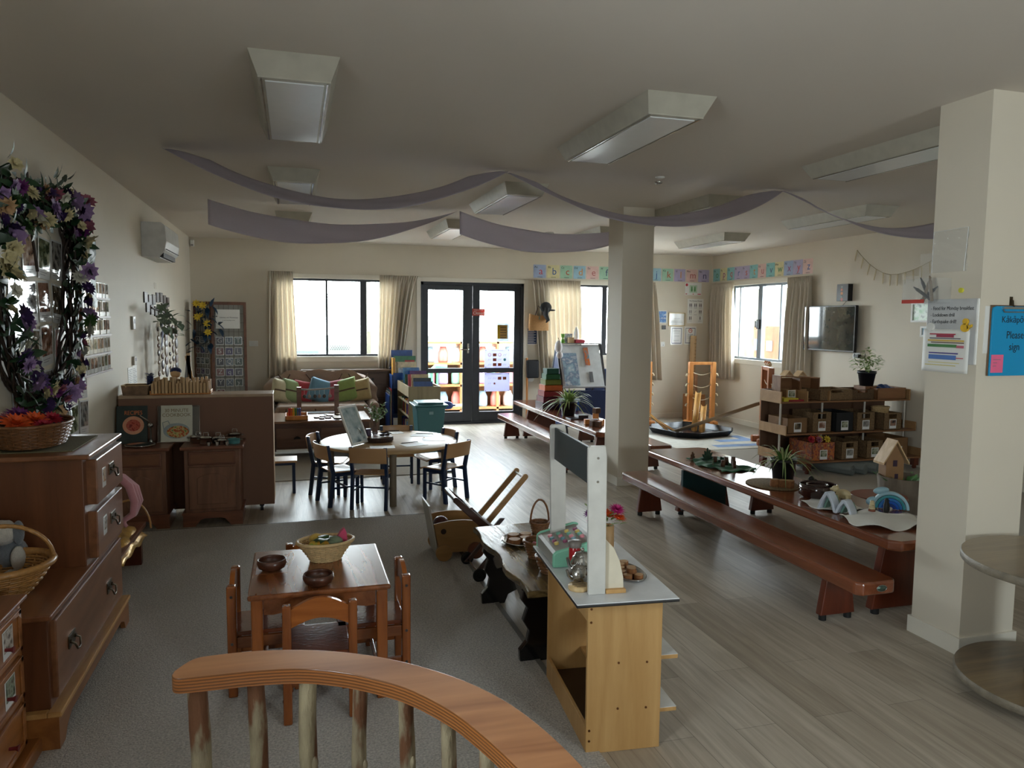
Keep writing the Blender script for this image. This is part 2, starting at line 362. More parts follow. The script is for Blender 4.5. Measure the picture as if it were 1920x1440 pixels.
window('window_2', 'y', BW, 3.75, 5.42, 1.02, 2.15, [(4.2, 4.24), (4.70, 4.78)], char)
w3 = window('window_3', 'x', RW, 8.98, 10.42, 1.0, 2.16, [(9.66, 9.76), (9.2, 9.23), (10.22, 10.25)], grey_al)
g = G(); g.box(RW-.0, RW+.05, 9.70, 9.725, 1.48, 1.62); g.box(RW-.03, RW+.0, 9.70, 9.72, 1.5, 1.6); out(g, 'window_latch', black, w3, bev=.004)
window('window_added_front', 'y', FW_-.15, 2.25, 3.15, 1.1, 2.1, [(2.68, 2.72)], char)  # unseen window added behind the camera to light the foreground
window('window_added_left', 'x', LW-.15, .15, 1.05, 1.1, 2.1, [(.58, .62)], char)  # added out of view, lights the right column's left face and near floor
# glazed double door
d0, d1, dz = 1.8, 3.39, 2.13
g = G(); g.box(d0, d0+.045, BW+.02, BW+.1, 0, dz); g.box(d1-.045, d1, BW+.02, BW+.1, 0, dz); g.box(d0, d1, BW+.02, BW+.1, dz-.045, dz); g.box(d0, d1, BW+.0, BW+.12, 0, .03)
door = struct('door_1', g, char, bev=.003)
for i, (a, b_, ga, gb) in enumerate(((1.845, 2.59, 1.918, 2.443), (2.594, 3.345, 2.703, 3.245))):
    g = G()
    g.box(a, ga, BW+.03, BW+.075, .03, 2.085); g.box(gb, b_, BW+.03, BW+.075, .03, 2.085)
    g.box(ga, gb, BW+.03, BW+.075, .03, .18); g.box(ga, gb, BW+.03, BW+.075, .775, .845); g.box(ga, gb, BW+.03, BW+.075, 2.012, 2.085)
    lf = out(g, 'door_leaf', char, door, bev=.003)
    g = G(); g.box(ga, gb, BW+.05, BW+.056, .18, .775); g.box(ga, gb, BW+.05, BW+.056, .845, 2.012); out(g, 'door_pane', WG, lf)
    if i == 0:
        g = G(); g.box(2.505, 2.535, BW+.01, BW+.03, 1.07, 1.22); g.tube([(2.52, BW+.012, 1.13), (2.52, BW-.035, 1.13), (2.5, BW-.045, 1.13), (2.39, BW-.045, 1.13)], .009, 10)
        out(g, 'door_handle', steel, lf, bev=.003)
g = G(); g.box(d0-.06, d0, BW-.016, BW, 0, dz+.06); g.box(d1, d1+.06, BW-.016, BW, 0, dz+.06); g.box(d0, d1, BW-.016, BW, dz, dz+.06)
struct('trim_2', g, trimp, bev=.002)
# ---- outside ----
g = G(); g.box(-30, 40, 11.2, 45, -.12, -.02); struct('ground', g, mat('pale_concrete_ground', (150, 146, 138), .8))
g = G(); g.box(6.85, 20, -10, 11.2, -.12, -.02); struct('ground_side', g, MATS['pale_concrete_ground'])
# ceiling lights
diff = mat('frosted_diffuser', (225, 228, 230), .3, var=.02, coat=.3)
def light():
    t = T('ceiling_light', '', 'light', (0, 0, HC))
    a, b_, c, d = .18, .62, .145, .56; h = -.085
    v = [(-a, -b_, 0), (a, -b_, 0), (a, b_, 0), (-a, b_, 0), (-c, -d, h), (c, -d, h), (c, d, h), (-c, d, h)]
    g = G(); g.add(v, [(0, 1, 2, 3), (0, 4, 5, 1), (1, 5, 6, 2), (2, 6, 7, 3), (3, 7, 4, 0)]); g.box(-c, c, -d, d, h-.006, h); out(g, 'light_housing', mat('cream_metal', (184, 180, 166), .35), t)
    g = G(); g.box(-.118, .118, -.525, .525, h-.011, h-.005); out(g, 'light_diffuser', diff, t, bev=.002)
    g = G(); g.box(-.135, -.128, -.55, .55, h-.010, h-.006); g.box(.128, .135, -.55, .55, h-.010, h-.006); out(g, 'light_trim', steel, t)
    return t
L0 = light()
xs = [(.02, 'left'), (1.76, 'second from the left'), (3.53, 'third from the left'), (5.13, 'rightmost')]
ys = [(3.85, 'nearest'), (6.28, 'middle'), (8.6, 'farthest')]
first = True
for y, yn in ys:
    for x, xn in xs:
        if y < 4 and x > 5: continue
        lb = 'long white ceiling light in the %s row, %s' % (yn, xn)
        if first: L0.location = (x, y, HC); L0['label'] = lb; L0['group'] = 'ceiling lights'; first = False
        else: dup(L0, (x, y, HC), 0, lb)
def disc(name, label, x, y, r, h, m):
    g = G(); g.lathe([(0, -h), (r*.6, -h), (r, -h*.45), (r, 0)], 20, (x, y, HC)); o = out(g, name, m, off=Vector((x, y, HC))); o.location = (x, y, HC); setp(o, label, 'sensor')
disc('smoke_detector', 'round white smoke detector on the ceiling before the back wall', 3.02, 8.78, .055, .05, white)
disc('ceiling_sensor', 'nearer of two small round ceiling discs right of the big light', 2.62, 5.12, .035, .012, white)
disc('ceiling_sensor', 'farther of two small round ceiling discs right of the big light', 2.70, 5.30, .03, .02, steel)
# swags of cloth
cl = transl('grey_voile', (214, 208, 216), .5)
def swag(x0, x1, y, s0, s1, wv, label, vert=0, wy=.3, z0=2.635, gather0=.03, gather1=.03):
    """x0..x1 span; s0,s1 sag of near & far hem; vert= how vertical the cloth hangs at the left end"""
    def fn(u, v):
        x = x0+(x1-x0)*u; k = 4*u*(1-u)
        wdt = gather0*(1-u)+gather1*u+wy*min(1, k*1.6)**.8
        zn = z0-vert*(1-u)-s0*k; zf = (z0-s1*k) if vert else (z0-s0*k+s1*min(1, 2.4*k)**.7); z = zn*(1-v)+zf*v+.004*math.sin(v*9+u*17)*k
        return (x, y+(v-.5)*wdt*(1-.7*(vert > 0)*(1-u)**1.5), z)
    g = G(); g.grid(fn, 60, 10)
    one(g, 'ceiling_swag', cl, label, 'drape', 'cloth swags on the ceiling', solid=.002)
swag(-.77, 1.48, 5.22, .34, .112, 0, 'grey cloth swag hanging nearest the left wall, front row', wy=.26)
swag(1.48, 3.78, 5.27, .345, .112, 0, 'grey cloth swag in the front row, crossing before the centre column', wy=.26)
swag(3.78, 6.2, 5.28, .345, .13, 0, 'grey cloth swag at the right of the front row, ending by the right column', wy=.3)
swag(-.72, 1.55, 7.3, .25, .155, 0, 'pale grey cloth swag in the back row, left one with an open end', vert=.225, wy=.34)
swag(1.57, 3.75, 7.25, .26, .16, 0, 'pale grey cloth swag in the back row, right one running behind the centre column', vert=.225, wy=.34)
# curtains
cur = transl('beige_curtain_fabric', (226, 217, 202), .4)
def curtain(wall, t0, t1, b0, b1, zt, zb, label, n=9, d=.07, m=cur, seed=0):
    rr = random.Random(seed); ph = rr.random()*6
    def fn(u, v):
        a = t0+(t1-t0)*u; b = b0+(b1-b0)*u; k = min(1, v*1.0)**.8; x = a+(b-a)*k
        amp = (.012+.028*min(1, v*3)) if v > .08 else .014
        nn = n*2.2 if v < .07 else n
        w_ = math.sin(2*math.pi*n*u+ph)+.35*math.sin(2*math.pi*n*.37*u+ph*2+v*1.5)
        if v < .07: w_ = math.sin(2*math.pi*n*2*u)
        dd = d+amp*w_; z = zt+(zb-zt)*v
        return (x, BW-dd, z) if wall == 'B' else (RW-dd, x, z)
    g = G(); g.grid(fn, 110, 26); one(g, 'curtain', m, label, 'curtain', 'beige window curtains', solid=.002)
curtain('B', -.31, -.0, -.34, .05, 2.22, .74, 'beige curtain left of the window above the sofa', 5, seed=1)
curtain('B', 1.2, 1.75, 1.16, 1.5, 2.2, .66, 'beige curtain between the sofa window and the glass door', 8, seed=2)
curtain('B', 3.49, 4.28, 3.64, 4.31, 2.19, .6, 'beige curtain behind the easel, right of the glass door', 10, seed=3)
curtain('B', 5.3, 5.56, 5.36, 5.70, 2.2, .63, 'narrow pale curtain just right of the centre column', 4, seed=7)
curtain('R', 10.88, 10.26, 10.84, 10.15, 2.2, .68, 'beige curtain in the far right corner, left of the side window', 7, seed=4)
curtain('R', 8.92, 8.43, 9.02, 8.4, 2.2, .6, 'beige curtain between the side window and the television', 6, seed=5)
# ================= left side =================
brassy = mat('dark_brass', (92, 84, 70), .3, metal=1)
def pull_handle(par, x, y, z):
    g = G(); g.box(x, x+.004, y-.045, y+.045, z-.022, z+.03); out(g, 'handle', brassy, par, bev=.003)
    g = G(); g.tube([(x+.004, y-.03, z+.005), (x+.022, y-.034, z-.005), (x+.026, y-.02, z-.03), (x+.027, y, z-.034), (x+.026, y+.02, z-.03), (x+.022, y+.034, z-.005), (x+.004, y+.03, z+.005)], .004, 8)
    g.cyl((x, y-.03, z+.005), (x+.01, y-.03, z+.005), .008); g.cyl((x, y+.03, z+.005), (x+.01, y+.03, z+.005), .008)
    out(g, 'bail', brassy, par.children[-1] if par.children else par)
def label_photo(par, x, y, z, wd=.06, h=.085, seed=0):
    g = G(); g.box(x, x+.0015, y-wd/2, y+wd/2, z-h/2, z+h/2); o = out(g, 'photo_label', lam, par)
    g = G(); g.box(x+.0016, x+.002, y-wd/2+.006, y+wd/2-.006, z-h/2+.022, z+h/2-.006); out(g, 'picture', photo('photo_mix_%d' % (seed % 5), seed % 5+3, [[(60, 110, 170), (210, 180, 160), (150, 60, 70)], [(120, 110, 100), (200, 190, 180), (70, 60, 60)], [(60, 80, 60), (150, 160, 140), (90, 70, 60)], [(170, 120, 90), (220, 200, 180), (60, 60, 70)], [(90, 120, 150), (180, 190, 200), (110, 90, 80)]][seed % 5], 30), o)
t = T('stepped_dresser', 'large brown stepped wooden dresser against the left wall', 'dresser', (-1.09, 3.57, 0), w=True)
xw = LW+.02
g = G(); g.box(xw, -.875, 3.0, 4.15, .13, .485); g.box(xw, -.875, 3.55, 4.13, .505, .98); out(g, 'body', dressz, t, bev=.004)
g = G(); g.box(xw, -.858, 2.985, 4.16, .485, .507); out(g, 'step_top', dress, t, bev=.005)
g = G(); g.box(xw, -.842, 3.52, 4.15, .978, 1.0); out(g, 'top', dress, t, bev=.006)
g = G(); p = [(2.97, 0.02), (2.97, .13), (4.17, .13), (4.17, .0), (4.09, .0), (4.06, .05), (4.0, .075), (3.13, .075), (3.07, .05), (3.03, .0), (2.97, .0)]
g.prism([(a, b_) for a, b_ in p], -.865, -.842, 'x'); g.box(xw, -.865, 2.97, 2.99, .0, .13); g.box(xw, -.865, 4.15, 4.17, 0, .13); out(g, 'plinth', honey, t, fix=True)
g = G(); g.box(-.88, -.832, 2.965, 4.175, .13, .15); g.box(xw, -.88, 2.965, 3.0, .13, .15); out(g, 'ledge', wood('pale_ledge_wood', (176, 128, 72), (204, 158, 98), 'y', 6, .35), t, bev=.004)
g = G(); g.lathe([(0, 0), (.025, .0), (.025, .03), (0, .03)], 12, (-1.0, 3.08, 0)); out(g, 'caster', black, t)
for (y0, y1, z0, z1, hs, ph, dx) in ((3.03, 4.12, .175, .472, ((3.214, .32), (3.841, .31)), None, .012), (3.6, 4.1, .525, .735, ((3.88, .636),), (3.73, .64), .03), (3.6, 4.1, .765, .965, ((3.86, .874),), (3.72, .863), .035)):
    g = G(); g.box(-.93, -.868+dx, y0, y1, z0, z1); d = out(g, 'drawer', dress, t, bev=.005)
    for (hy, hz) in hs: pull_handle(d, -.868+dx, hy, hz)
    if ph: label_photo(d, -.868+dx, ph[0], ph[1], seed=int(ph[1]*10))
# small drawer unit in the corner
t = T('small_drawer_unit', 'honey pine drawer unit at bottom left corner with photo labels', 'drawers', (-1.13, 2.6, 0), w=True)
g = G(); g.box(xw, -.945, 2.22, 2.955, .04, .585); out(g, 'body', honeyz, t, bev=.003)
g = G(); g.box(xw, -.925, 2.2, 2.972, .585, .602); out(g, 'top', dress, t, bev=.005)
g = G(); g.box(xw, -.9, 2.2, 2.985, .0, .06); out(g, 'plinth', honey, t, bev=.01)
for i, (z0, z1) in enumerate(((.42, .57), (.25, .4), (.075, .23))):
    for j, yc in enumerate((2.76, 2.42)):
        g = G(); g.box(-.96, -.934, yc-.155, yc+.155, z0, z1); g.box(-.935, -.928, yc-.155, yc-.13, z0, z1); g.box(-.935, -.928, yc+.13, yc+.155, z0, z1); g.box(-.935, -.928, yc-.155, yc+.155, z0, z0+.02); g.box(-.935, -.928, yc-.155, yc+.155, z1-.02, z1)
        d = out(g, 'drawer', honey, t, bev=.003)
        if i < 2: label_photo(d, -.933, yc+.03, (z0+z1)/2+.005, .09, .1, seed=i+j+1)
        g = G(); g.tube([(-.934, yc, (z0+z1)/2-.01), (-.915, yc, (z0+z1)/2-.01), (-.905, yc, (z0+z1)/2-.01)], [.006, .007, .012], 10); out(g, 'knob', mat('red_knob_paint', (110, 30, 34), .3), d)
# baskets
wick = mat('golden_wicker', (176, 128, 70), .45, var=.25, ns=60, coat=.2)
wickd = mat('brown_wicker', (120, 78, 44), .4, var=.3, ns=60, coat=.3)
wickp = mat('pale_wicker', (206, 176, 128), .5, var=.15, ns=60)
def basket(name, label, loc, prof, m, ex=1, ey=1, rz=0, nst=22, rr=.0035, handle=None, rim=.009, group=None, cat='basket'):
    """prof: list (r,z) bottom->top ; woven rings around stakes"""
    t = T(name, label, cat, loc, rz, group)
    g = G(); n = nst*4
    def rad(z):
        for (r0, z0), (r1, z1) in zip(prof, prof[1:]):
            if z <= z1: return r0+(r1-r0)*(z-z0)/(z1-z0)
        return prof[-1][0]
    H = prof[-1][1]; k = max(3, int(H/(rr*1.9)))
    for i in range(k):
        z = rr+i*(H-rr)/k; r = rad(z)
        g.tube([((r+(.55*rr)*math.cos(nst/2*a+math.pi*(i % 2)))*math.cos(a)*ex, (r+(.55*rr)*math.cos(nst/2*a+math.pi*(i % 2)))*math.sin(a)*ey, z) for a in [2*math.pi*j/n for j in range(n)]], rr, 5, True)
    g.lathe([(0, .002), (prof[0][0], .002), (prof[0][0]*.99, .006), (0, .006)], 24, ex=ex, ey=ey)
    out(g, 'basket_body', m, t)
    g = G()
    for j in range(nst):
        a = 2*math.pi*j/nst; g.tube([((r)*math.cos(a)*ex, r*math.sin(a)*ey, z) for r, z in prof], rr*.8, 5)
    out(g, 'stakes', m, t)
    r = prof[-1][0]; g = G(); g.tube([(r*math.cos(a)*ex, r*math.sin(a)*ey, H) for a in [2*math.pi*j/40 for j in range(40)]], rim, 8, True)
    g.tube([((r+rim*.7*math.cos(12*a))*math.cos(a)*ex, (r+rim*.7*math.cos(12*a))*math.sin(a)*ey, H+rim*.6*math.sin(12*a)) for a in [2*math.pi*j/96 for j in range(96)]], rr, 5, True)
    out(g, 'rim', m, t)
    if handle:
        hh, hr = handle; g = G(); pts = [(-r*ex*math.cos(a), 0, H+(hh)*math.sin(a)) for a in [math.pi*j/20 for j in range(21)]]
        g.tube(pts, hr, 8); g.tube([(p[0], hr*1.2*math.cos(q*1.6), p[2]+hr*math.sin(q*1.6)) for q, p in enumerate(pts)], hr*.5, 6); out(g, 'basket_handle', m, t)
    return t
basket('handled_basket', 'golden wicker basket with a tall arched handle on the dresser step', (-1.11, 3.26, .508), [(.10, 0), (.15, .06), (.185, .12)], wick, 1, .95, R(15), 24, .005, (.15, .008), .014)
basket('flower_basket', 'brown wicker basket full of bright flowers on top of the dresser', (-1.135, 3.80, 1.012), [(.14, 0), (.16, .05), (.175, .1)], wickd, .9, 1.25, R(0), 30, .004, None, .007)
# fabric flowers inside
def bloom(g, c, r, n=9, d=(0, 0, 1), cup=.4, layers=2, W=.5):
    d = Vector(d).normalized(); u = d.orthogonal().normalized(); v = d.cross(u)
    for l in range(layers):
        for j in range(n):
            a = 2*math.pi*(j+.5*l)/n; q = u*math.cos(a)+v*math.sin(a)
            g.leaf(Vector(c)+d*.002*l, q*(1-.3*l)+d*(cup+.5*l), d, r*(1-.22*l), r*W, 3, .25, .2)
fcols = {'orange': (214, 84, 24), 'purple': (104, 34, 104), 'red': (168, 24, 50), 'white': (206, 204, 188), 'violet': (74, 50, 104), 'lilac': (160, 130, 176), 'rose': (160, 92, 110), 'peach': (196, 160, 120), 'cream': (206, 194, 150), 'dark violet': (50, 28, 74), 'pink': (224, 150, 168), 'green': (60, 92, 44), 'yellow': (220, 190, 60), 'magenta': (180, 30, 110)}
def fm(c): return mat(c.replace(' ', '_')+'_petals', fcols[c], .6, var=.18, ns=50)
green = mat('leaf_green', (54, 84, 46), .5, var=.3, ns=30)
green_l = mat('light_leaf_green', (120, 150, 70), .5, var=.2, ns=30)
for i, (dx, dy, dz, c, r) in enumerate(((.02, -.02, .1, 'orange', .07), (-.02, -.13, .1, 'orange', .075), (-.06, .04, .12, 'purple', .065), (.06, .08, .1, 'red', .055), (-.08, -.05, .12, 'rose', .05), (.05, .16, .09, 'dark violet', .05), (-.05, .15, .1, 'purple', .05), (.07, -.07, .09, 'red', .05))):
    g = G(); bloom(g, (0, 0, .02), r, 12, (.4, -.3, 1), .5, 3, .4); g.ell((0, 0, .02), r*.2, 8, 6)
    o = one(g, 'fabric_flower', fm(c), '%s fabric flower in the wicker basket on the dresser, %s' % (c, ['in the middle front', 'at the near end', 'standing highest', 'beside the dark one', 'by the wall', 'at the far end', 'at the back', 'at the rim'][i]), 'flower', 'fabric flowers in the dresser basket')
    o.location = (-1.135+dx, 3.80+dy, 1.012+dz-.02)
g = G(); g.box(-1.31, -.93, 3.62, 4.06, 1.0005, 1.004); one(g, 'placemat', mat('woven_olive_mat', (110, 104, 76), .8, var=.3, ns=200), 'olive woven placemat under the flower basket', 'placemat')
# soft toys
fur_g = mat('grey_plush', (110, 116, 124), .95, var=.1, ns=80, bump=.6, bs=300, sheen=.5); fur_w = mat('white_plush', (214, 208, 198), .95, var=.08, ns=80, bump=.8, bs=300, sheen=.5)
t = T('plush_dog', 'grey and white plush dog behind the handled basket', 'soft toy', (-1.13, 3.46, .507), R(-30))
lump = lambda d: 1+.05*math.sin(9*d.x+4*d.z)*math.cos(7*d.y)
g = G(); g.ell((0, 0, .09), (.075, .06, .09), 20, 14, f=lump); out(g, 'torso', fur_g, t)
g = G(); g.ell((0, -.03, .2), (.055, .055, .05), 20, 14, f=lump); g.ell((0, -.085, .185), (.03, .035, .026), 14, 10, f=lump); h = out(g, 'head', fur_w, t)
for s_ in (-1, 1): g = G(); g.ell((.055*s_, -.01, .2), (.018, .025, .05), 12, 10); out(g, 'ear', fur_g, h)
g = G(); g.ell((0, -.118, .192), .008, 10, 8); out(g, 'nose', black, h)
for s_ in (-1, 1): g = G(); g.ell((.022*s_, -.078, .22), .006, 8, 6); out(g, 'eye', black, h)
for sx_ in (-1, 1):
    g = G(); g.ell((.055*sx_, -.05, .03), (.028, .05, .028), 14, 10, f=lump); out(g, 'leg', fur_w, t)
    g = G(); g.ell((.07*sx_, -.03, .1), (.022, .03, .05), 14, 10, f=lump); out(g, 'leg', fur_w, t)
t = T('plush_penguin', 'dark plush toy with a pale pink top standing behind the basket', 'soft toy', (-1.235, 3.42, .507), R(-60))
g = G(); g.ell((0, 0, .11), (.06, .05, .11), 18, 14, f=lump); out(g, 'body', mat('navy_plush', (36, 40, 58), .95, sheen=.5), t)
g = G(); g.ell((0, -.02, .235), (.045, .045, .04), 18, 12); g.ell((0, -.01, .28), (.02, .02, .035), 12, 10); out(g, 'hood', mat('pink_plush', (206, 176, 184), .95, sheen=.5), t)
# bench with gold cloth and pink bag behind the dresser
t = T('low_red_bench', 'low reddish wooden bench behind the dresser by the left wall', 'bench', (-1.08, 4.75, 0), w=True)
g = G(); g.box(-1.27, -.93, 4.35, 5.2, .24, .27); out(g, 'seat', redw, t, bev=.006)
for y in (4.4, 5.12):
    g = G(); g.box(-1.25, -.95, y, y+.05, 0.008, .24); out(g, 'leg', redz, t, bev=.004)
def gf(u, v): x = -1.3+.39*u; return (x, 4.4+.7*v+.03*math.sin(u*7), .278+.012*math.sin(u*13+v*5)+.01*math.sin(v*17)-(.06*max(0, (u-.85)/.15)))
g = G(); g.grid(gf, 24, 30); one(g, 'gold_cloth', mat('gold_shiny_cloth', (196, 154, 76), .3, metal=.35, var=.3, ns=25, bump=.3, bs=60), 'crinkled gold cloth spread over the low red bench', 'cloth', solid=.003)
t = T('pink_fabric_bag', 'dusty pink padded bag hanging beside the dresser', 'bag', (-.90, 4.42, .45))
pk = mat('dusty_pink_fabric', (190, 132, 138), .8, var=.1, sheen=.3)
g = G()
for k in range(3): g.tube([(-.10+.012*k, .0+.02*k, .29), (-.03+.012*k, .02*k, .285-.012*k), (.03+.012*k, .02*k, .22-.01*k), (.055+.008*k, .02*k, .13), (.045, .02*k, .06), (.0, .02*k, .03)], [.016, .02, .022, .021, .018, .012], 10)
out(g, 'bag_body', pk, t)
g = G(); g.tube([(-.01, .02, .04), (0, .02, .0), (.01, .02, -.01)], .01, 8); out(g, 'tassel', pk, t)
g = G(); g.tube([(-.06, -.262, .40), (-.08, -.1, .37), (-.08, .02, .33), (-.03, .02, .28)], .004, 6); out(g, 'strap', mat('cream_cord', (190, 180, 160), .7), t)
g = G(); g.tube([(-.98+.12*math.cos(a), 4.95, .29+.18*math.sin(a)) for a in [math.pi*j/16 for j in range(17)]], .006, 8); one(g, 'cane_hoop', wick, 'thin golden cane hoop standing on the gold cloth', 'hoop')
# ---- kitchen corner: divider, cabinets ----
t = T('room_divider', 'brown panel divider shelf on casters behind the play kitchen', 'divider', (-.75, 6.5, 0), w=True)
g = G(); g.box(LW+.02, -.17, 6.37, 6.39, .055, .945); out(g, 'back_panel', mat('brown_panel', (124, 88, 68), .55, var=.06, ns=4, stretch=(1, 1, .2)), t, bev=.002)
g = G(); g.box(LW+.02, -.168, 6.368, 6.66, .945, .968); out(g, 'top', mat('pale_top_board', (176, 150, 124), .4, var=.1), t, bev=.003)
g = G(); g.box(-.19, -.17, 6.39, 6.66, .055, .945); g.box(LW+.02, LW+.04, 6.39, 6.66, .055, .945); g.box(LW+.04, -.19, 6.39, 6.66, .055, .075); g.box(LW+.04, -.19, 6.39, 6.66, .5, .52); out(g, 'shelf_frame', palew, t)
for x in (-.27, -1.2):
    g = G(); g.cyl((x-.012, 6.4, .028), (x+.012, 6.4, .028), .028); g.box(x-.018, x+.018, 6.385, 6.415, .04, .058); out(g, 'caster', black, t)
def cabinet(x0, x1, label, drawer_side=1):
    t = T('play_cabinet', label, 'cabinet', ((x0+x1)/2, 6.18, 0), w=True, group='play kitchen cabinets')
    g = G(); g.box(x0+.02, x1-.02, 6.02, 6.36, .1, .585); out(g, 'body', cabw, t, bev=.004)
    g = G(); g.box(x0-.005, x1+.01, 5.985, 6.362, .587, .612); out(g, 'top', cabx, t, bev=.008)
    g = G(); g.box(x0+.0, x1+.0, 6.0, 6.36, .09, .108); w_ = x1-x0
    g.prism([(x0+.005, 0), (x0+.005, .09), (x1-.005, .09), (x1-.005, 0), (x1-.09, 0), (x1-.13, .05), (x1-.16, .06), (x0+.16, .06), (x0+.13, .05), (x0+.09, 0)], 6.005, 6.022, 'y')
    g.box(x0+.005, x0+.022, 6.02, 6.35, .0, .09); g.box(x1-.022, x1-.005, 6.02, 6.35, 0, .09); out(g, 'plinth', cabx, t, fix=True)
    a, b_ = x0+.05, x1-.05
    g = G(); g.box(a, b_, 6.004, 6.02, .47, .57); d = out(g, 'drawer', cabx, t, bev=.006)
    g = G(); g.box(a+.015, b_-.015, 6.0, 6.004, .485, .555); out(g, 'drawer_panel', mat('cabinet_panel_wood', (122, 78, 50), .45), d, bev=.002)
    g = G(); g.tube([((a+b_)/2, 6.004, .52), ((a+b_)/2, 5.992, .52), ((a+b_)/2, 5.985, .52)], [.006, .008, .012], 10); out(g, 'knob', cabx, d)
    g = G(); g.box(a, b_, 6.004, 6.02, .13, .455); d = out(g, 'door', cabw, t, bev=.005)
    g = G(); m0, m1 = a+.06, b_-.06; cx = (m0+m1)/2; arc = [(m0+(m1-m0)*k/10, .37+.035*math.sin(math.pi*k/10)) for k in range(11)]
    g.prism([(m1, .17), (m0, .17)]+arc, 5.996, 6.004, 'y'); out(g, 'door_panel', cabw, d, bev=.004, fix=True)
    g = G(); g.tube([(b_-.02, 6.004, .34), (b_-.02, 5.99, .34), (b_-.02, 5.984, .34)], [.005, .007, .011], 10); out(g, 'knob', cabx, d)
    return t
cabinet(-.825, -.39, 'right brown play kitchen cabinet carrying small pots')
cl_ = cabinet(-1.31, -.91, 'left brown play kitchen cabinet with a round sink bowl')
g = G(); g.lathe([(0, .612), (.06, .612), (.085, .617), (.1, .626), (.105, .628), (.105, .622), (.09, .612)], 28, (-1.12, 6.12, .001)); out(g, 'sink', steel, cl_, off=OFF[cl_.name])
g = G(); g.tube([(-1.07, 6.28, .612), (-1.07, 6.28, .74), (-1.07, 6.24, .78), (-1.13, 6.2, .835)], .006, 8); g.lathe([(.016, 0), (.016, .02), (.008, .03)], 14, (-1.07, 6.28, .612)); g.ell((-1.07, 6.27, .75), .022, 12, 8); out(g, 'tap', steel, cl_, off=OFF[cl_.name])
# cook books
def book(name, label, w_, h, th, m, loc, rot, cover=None, cat='book', group=None):
    t = T(name, label, cat, group=group, M=Matrix.Translation(loc) @ Euler(rot).to_matrix().to_4x4())
    g = G(); g.box(-w_/2, w_/2, 0, h, -.0015, 0); g.box(-w_/2, w_/2, 0, h, -th, -th+.0015); g.box(-w_/2, -w_/2+.002, 0, h, -th, 0); out(g, 'cover', m, t)
    g = G(); g.box(-w_/2+.002, w_/2-.004, .003, h-.003, -th+.0015, -.0015); out(g, 'pages', paper, t)
    return t
gold_ink = mat('orange_print', (214, 120, 60), .5)
t = book('recipe_book', 'dark green recipe book with a round dish on its cover, leaning by the sink', .215, .29, .015, mat('dark_green_cover', (44, 56, 52), .4, var=.25), (-1.20, 6.25, .613), (R(80), 0, 0))
g = G(); g.prism([(.01+.075*math.cos(a), .14+.07*math.sin(a)) for a in [2*math.pi*j/32 for j in range(32)]], 0.0, .0008); out(g, 'plate_picture', mat('peach_plate', (214, 150, 116), .4, var=.15), t)
g = G(); g.prism([(.01+.05*math.cos(a), .14+.045*math.sin(a)) for a in [2*math.pi*j/24 for j in range(24)]], 0.0008, .0014); out(g, 'food_picture', photo('food_red', 2, [(150, 50, 40), (200, 100, 80), (120, 40, 40)], 40), t)
text('RECIPES', .045, gold_ink, t, .01, .235, 0, sx=.8)
t = book('cookbook', 'white cookbook titled 30 MINUTE COOKBOOK with a green pan picture', .225, .285, .022, mat('cookbook_cover', (206, 204, 186), .35, var=.05), (-.884, 6.24, .618), (R(78), 0, 0))
text('30 MINUTE', .037, mat('dark_gold_ink', (124, 104, 60), .5), t, .0, .243, 0, sx=.95); text('COOKBOOK', .037, MATS['dark_gold_ink'], t, .0, .208, 0, sx=.95)
g = G(); g.prism([(.095*math.cos(a), .085+.06*math.sin(a)) for a in [2*math.pi*j/32 for j in range(32)]], 0, .0008); out(g, 'pan_picture', mat('pan_grey', (150, 160, 160), .4), t)
g = G(); g.prism([(.01+.08*math.cos(a), .078+.046*math.sin(a)) for a in [2*math.pi*j/32 for j in range(32)]], .0008, .0014); out(g, 'food_picture', photo('food_green', 5, [(70, 110, 50), (200, 190, 120), (190, 70, 40), (90, 120, 60)], 45), t)
g = G(); g.tube([(-.09, .1, .001), (-.1, .15, .001), (-.06, .165, .001), (-.045, .13, .001)], .003, 6); out(g, 'handle_picture', MATS['pan_grey'], t)
t = T('book_stand', 'grey framed cookbook stand with wire edges behind the cookbook', 'stand', M=Matrix.Translation((-.87, 6.272, .613)) @ Euler((R(80), 0, 0)).to_matrix().to_4x4())
g = G(); g.box(-.145, .145, 0, .275, -.006, 0); out(g, 'board', mat('stand_grey', (104, 100, 90), .5), t, bev=.004)
g = G(); g.tube([(-.15, 0, .002), (-.15, .28, .002), (.15, .28, .002), (.15, 0, .002)], .003, 6, True); g.box(-.15, .15, -.004, .002, -.006, .035); out(g, 'wire_frame', steel, t)
# pots
def pot(label, loc, r, h, m, lid=True, handle='side', name='toy_pot'):
    t = T(name, label, 'pot', loc, group='small metal pots on the play kitchen')
    g = G(); g.lathe([(0, 0), (r*.92, 0), (r, h*.2), (r, h), (r*1.04, h), (r*.97, h*.98), (r*.95, h*.25), (r*.85, h*.08), (0, h*.08)], 28); out(g, 'pot_body', m, t)
    if lid:
        g = G(); g.lathe([(r, h), (r*.98, h+.004), (r*.5, h+.012), (0, h+.015)], 28); l = out(g, 'lid', steel, t)
        g = G(); g.tube([(-.018, 0, h+.013), (-.016, 0, h+.035), (.016, 0, h+.035), (.018, 0, h+.013)], .003, 6); out(g, 'lid_knob', steel, l)
    g = G()
    if handle == 'side':
        for s_ in (-1, 1): g.tube([(s_*r, -.015, h*.8), (s_*(r+.018), -.012, h*.8), (s_*(r+.018), .012, h*.8), (s_*r, .015, h*.8)], .0025, 6)
    else: g.tube([(r, 0, h*.8), (r+.09, -.03, h*.95)], .005, 8)
    out(g, 'pot_handle', steel, t)
    return t
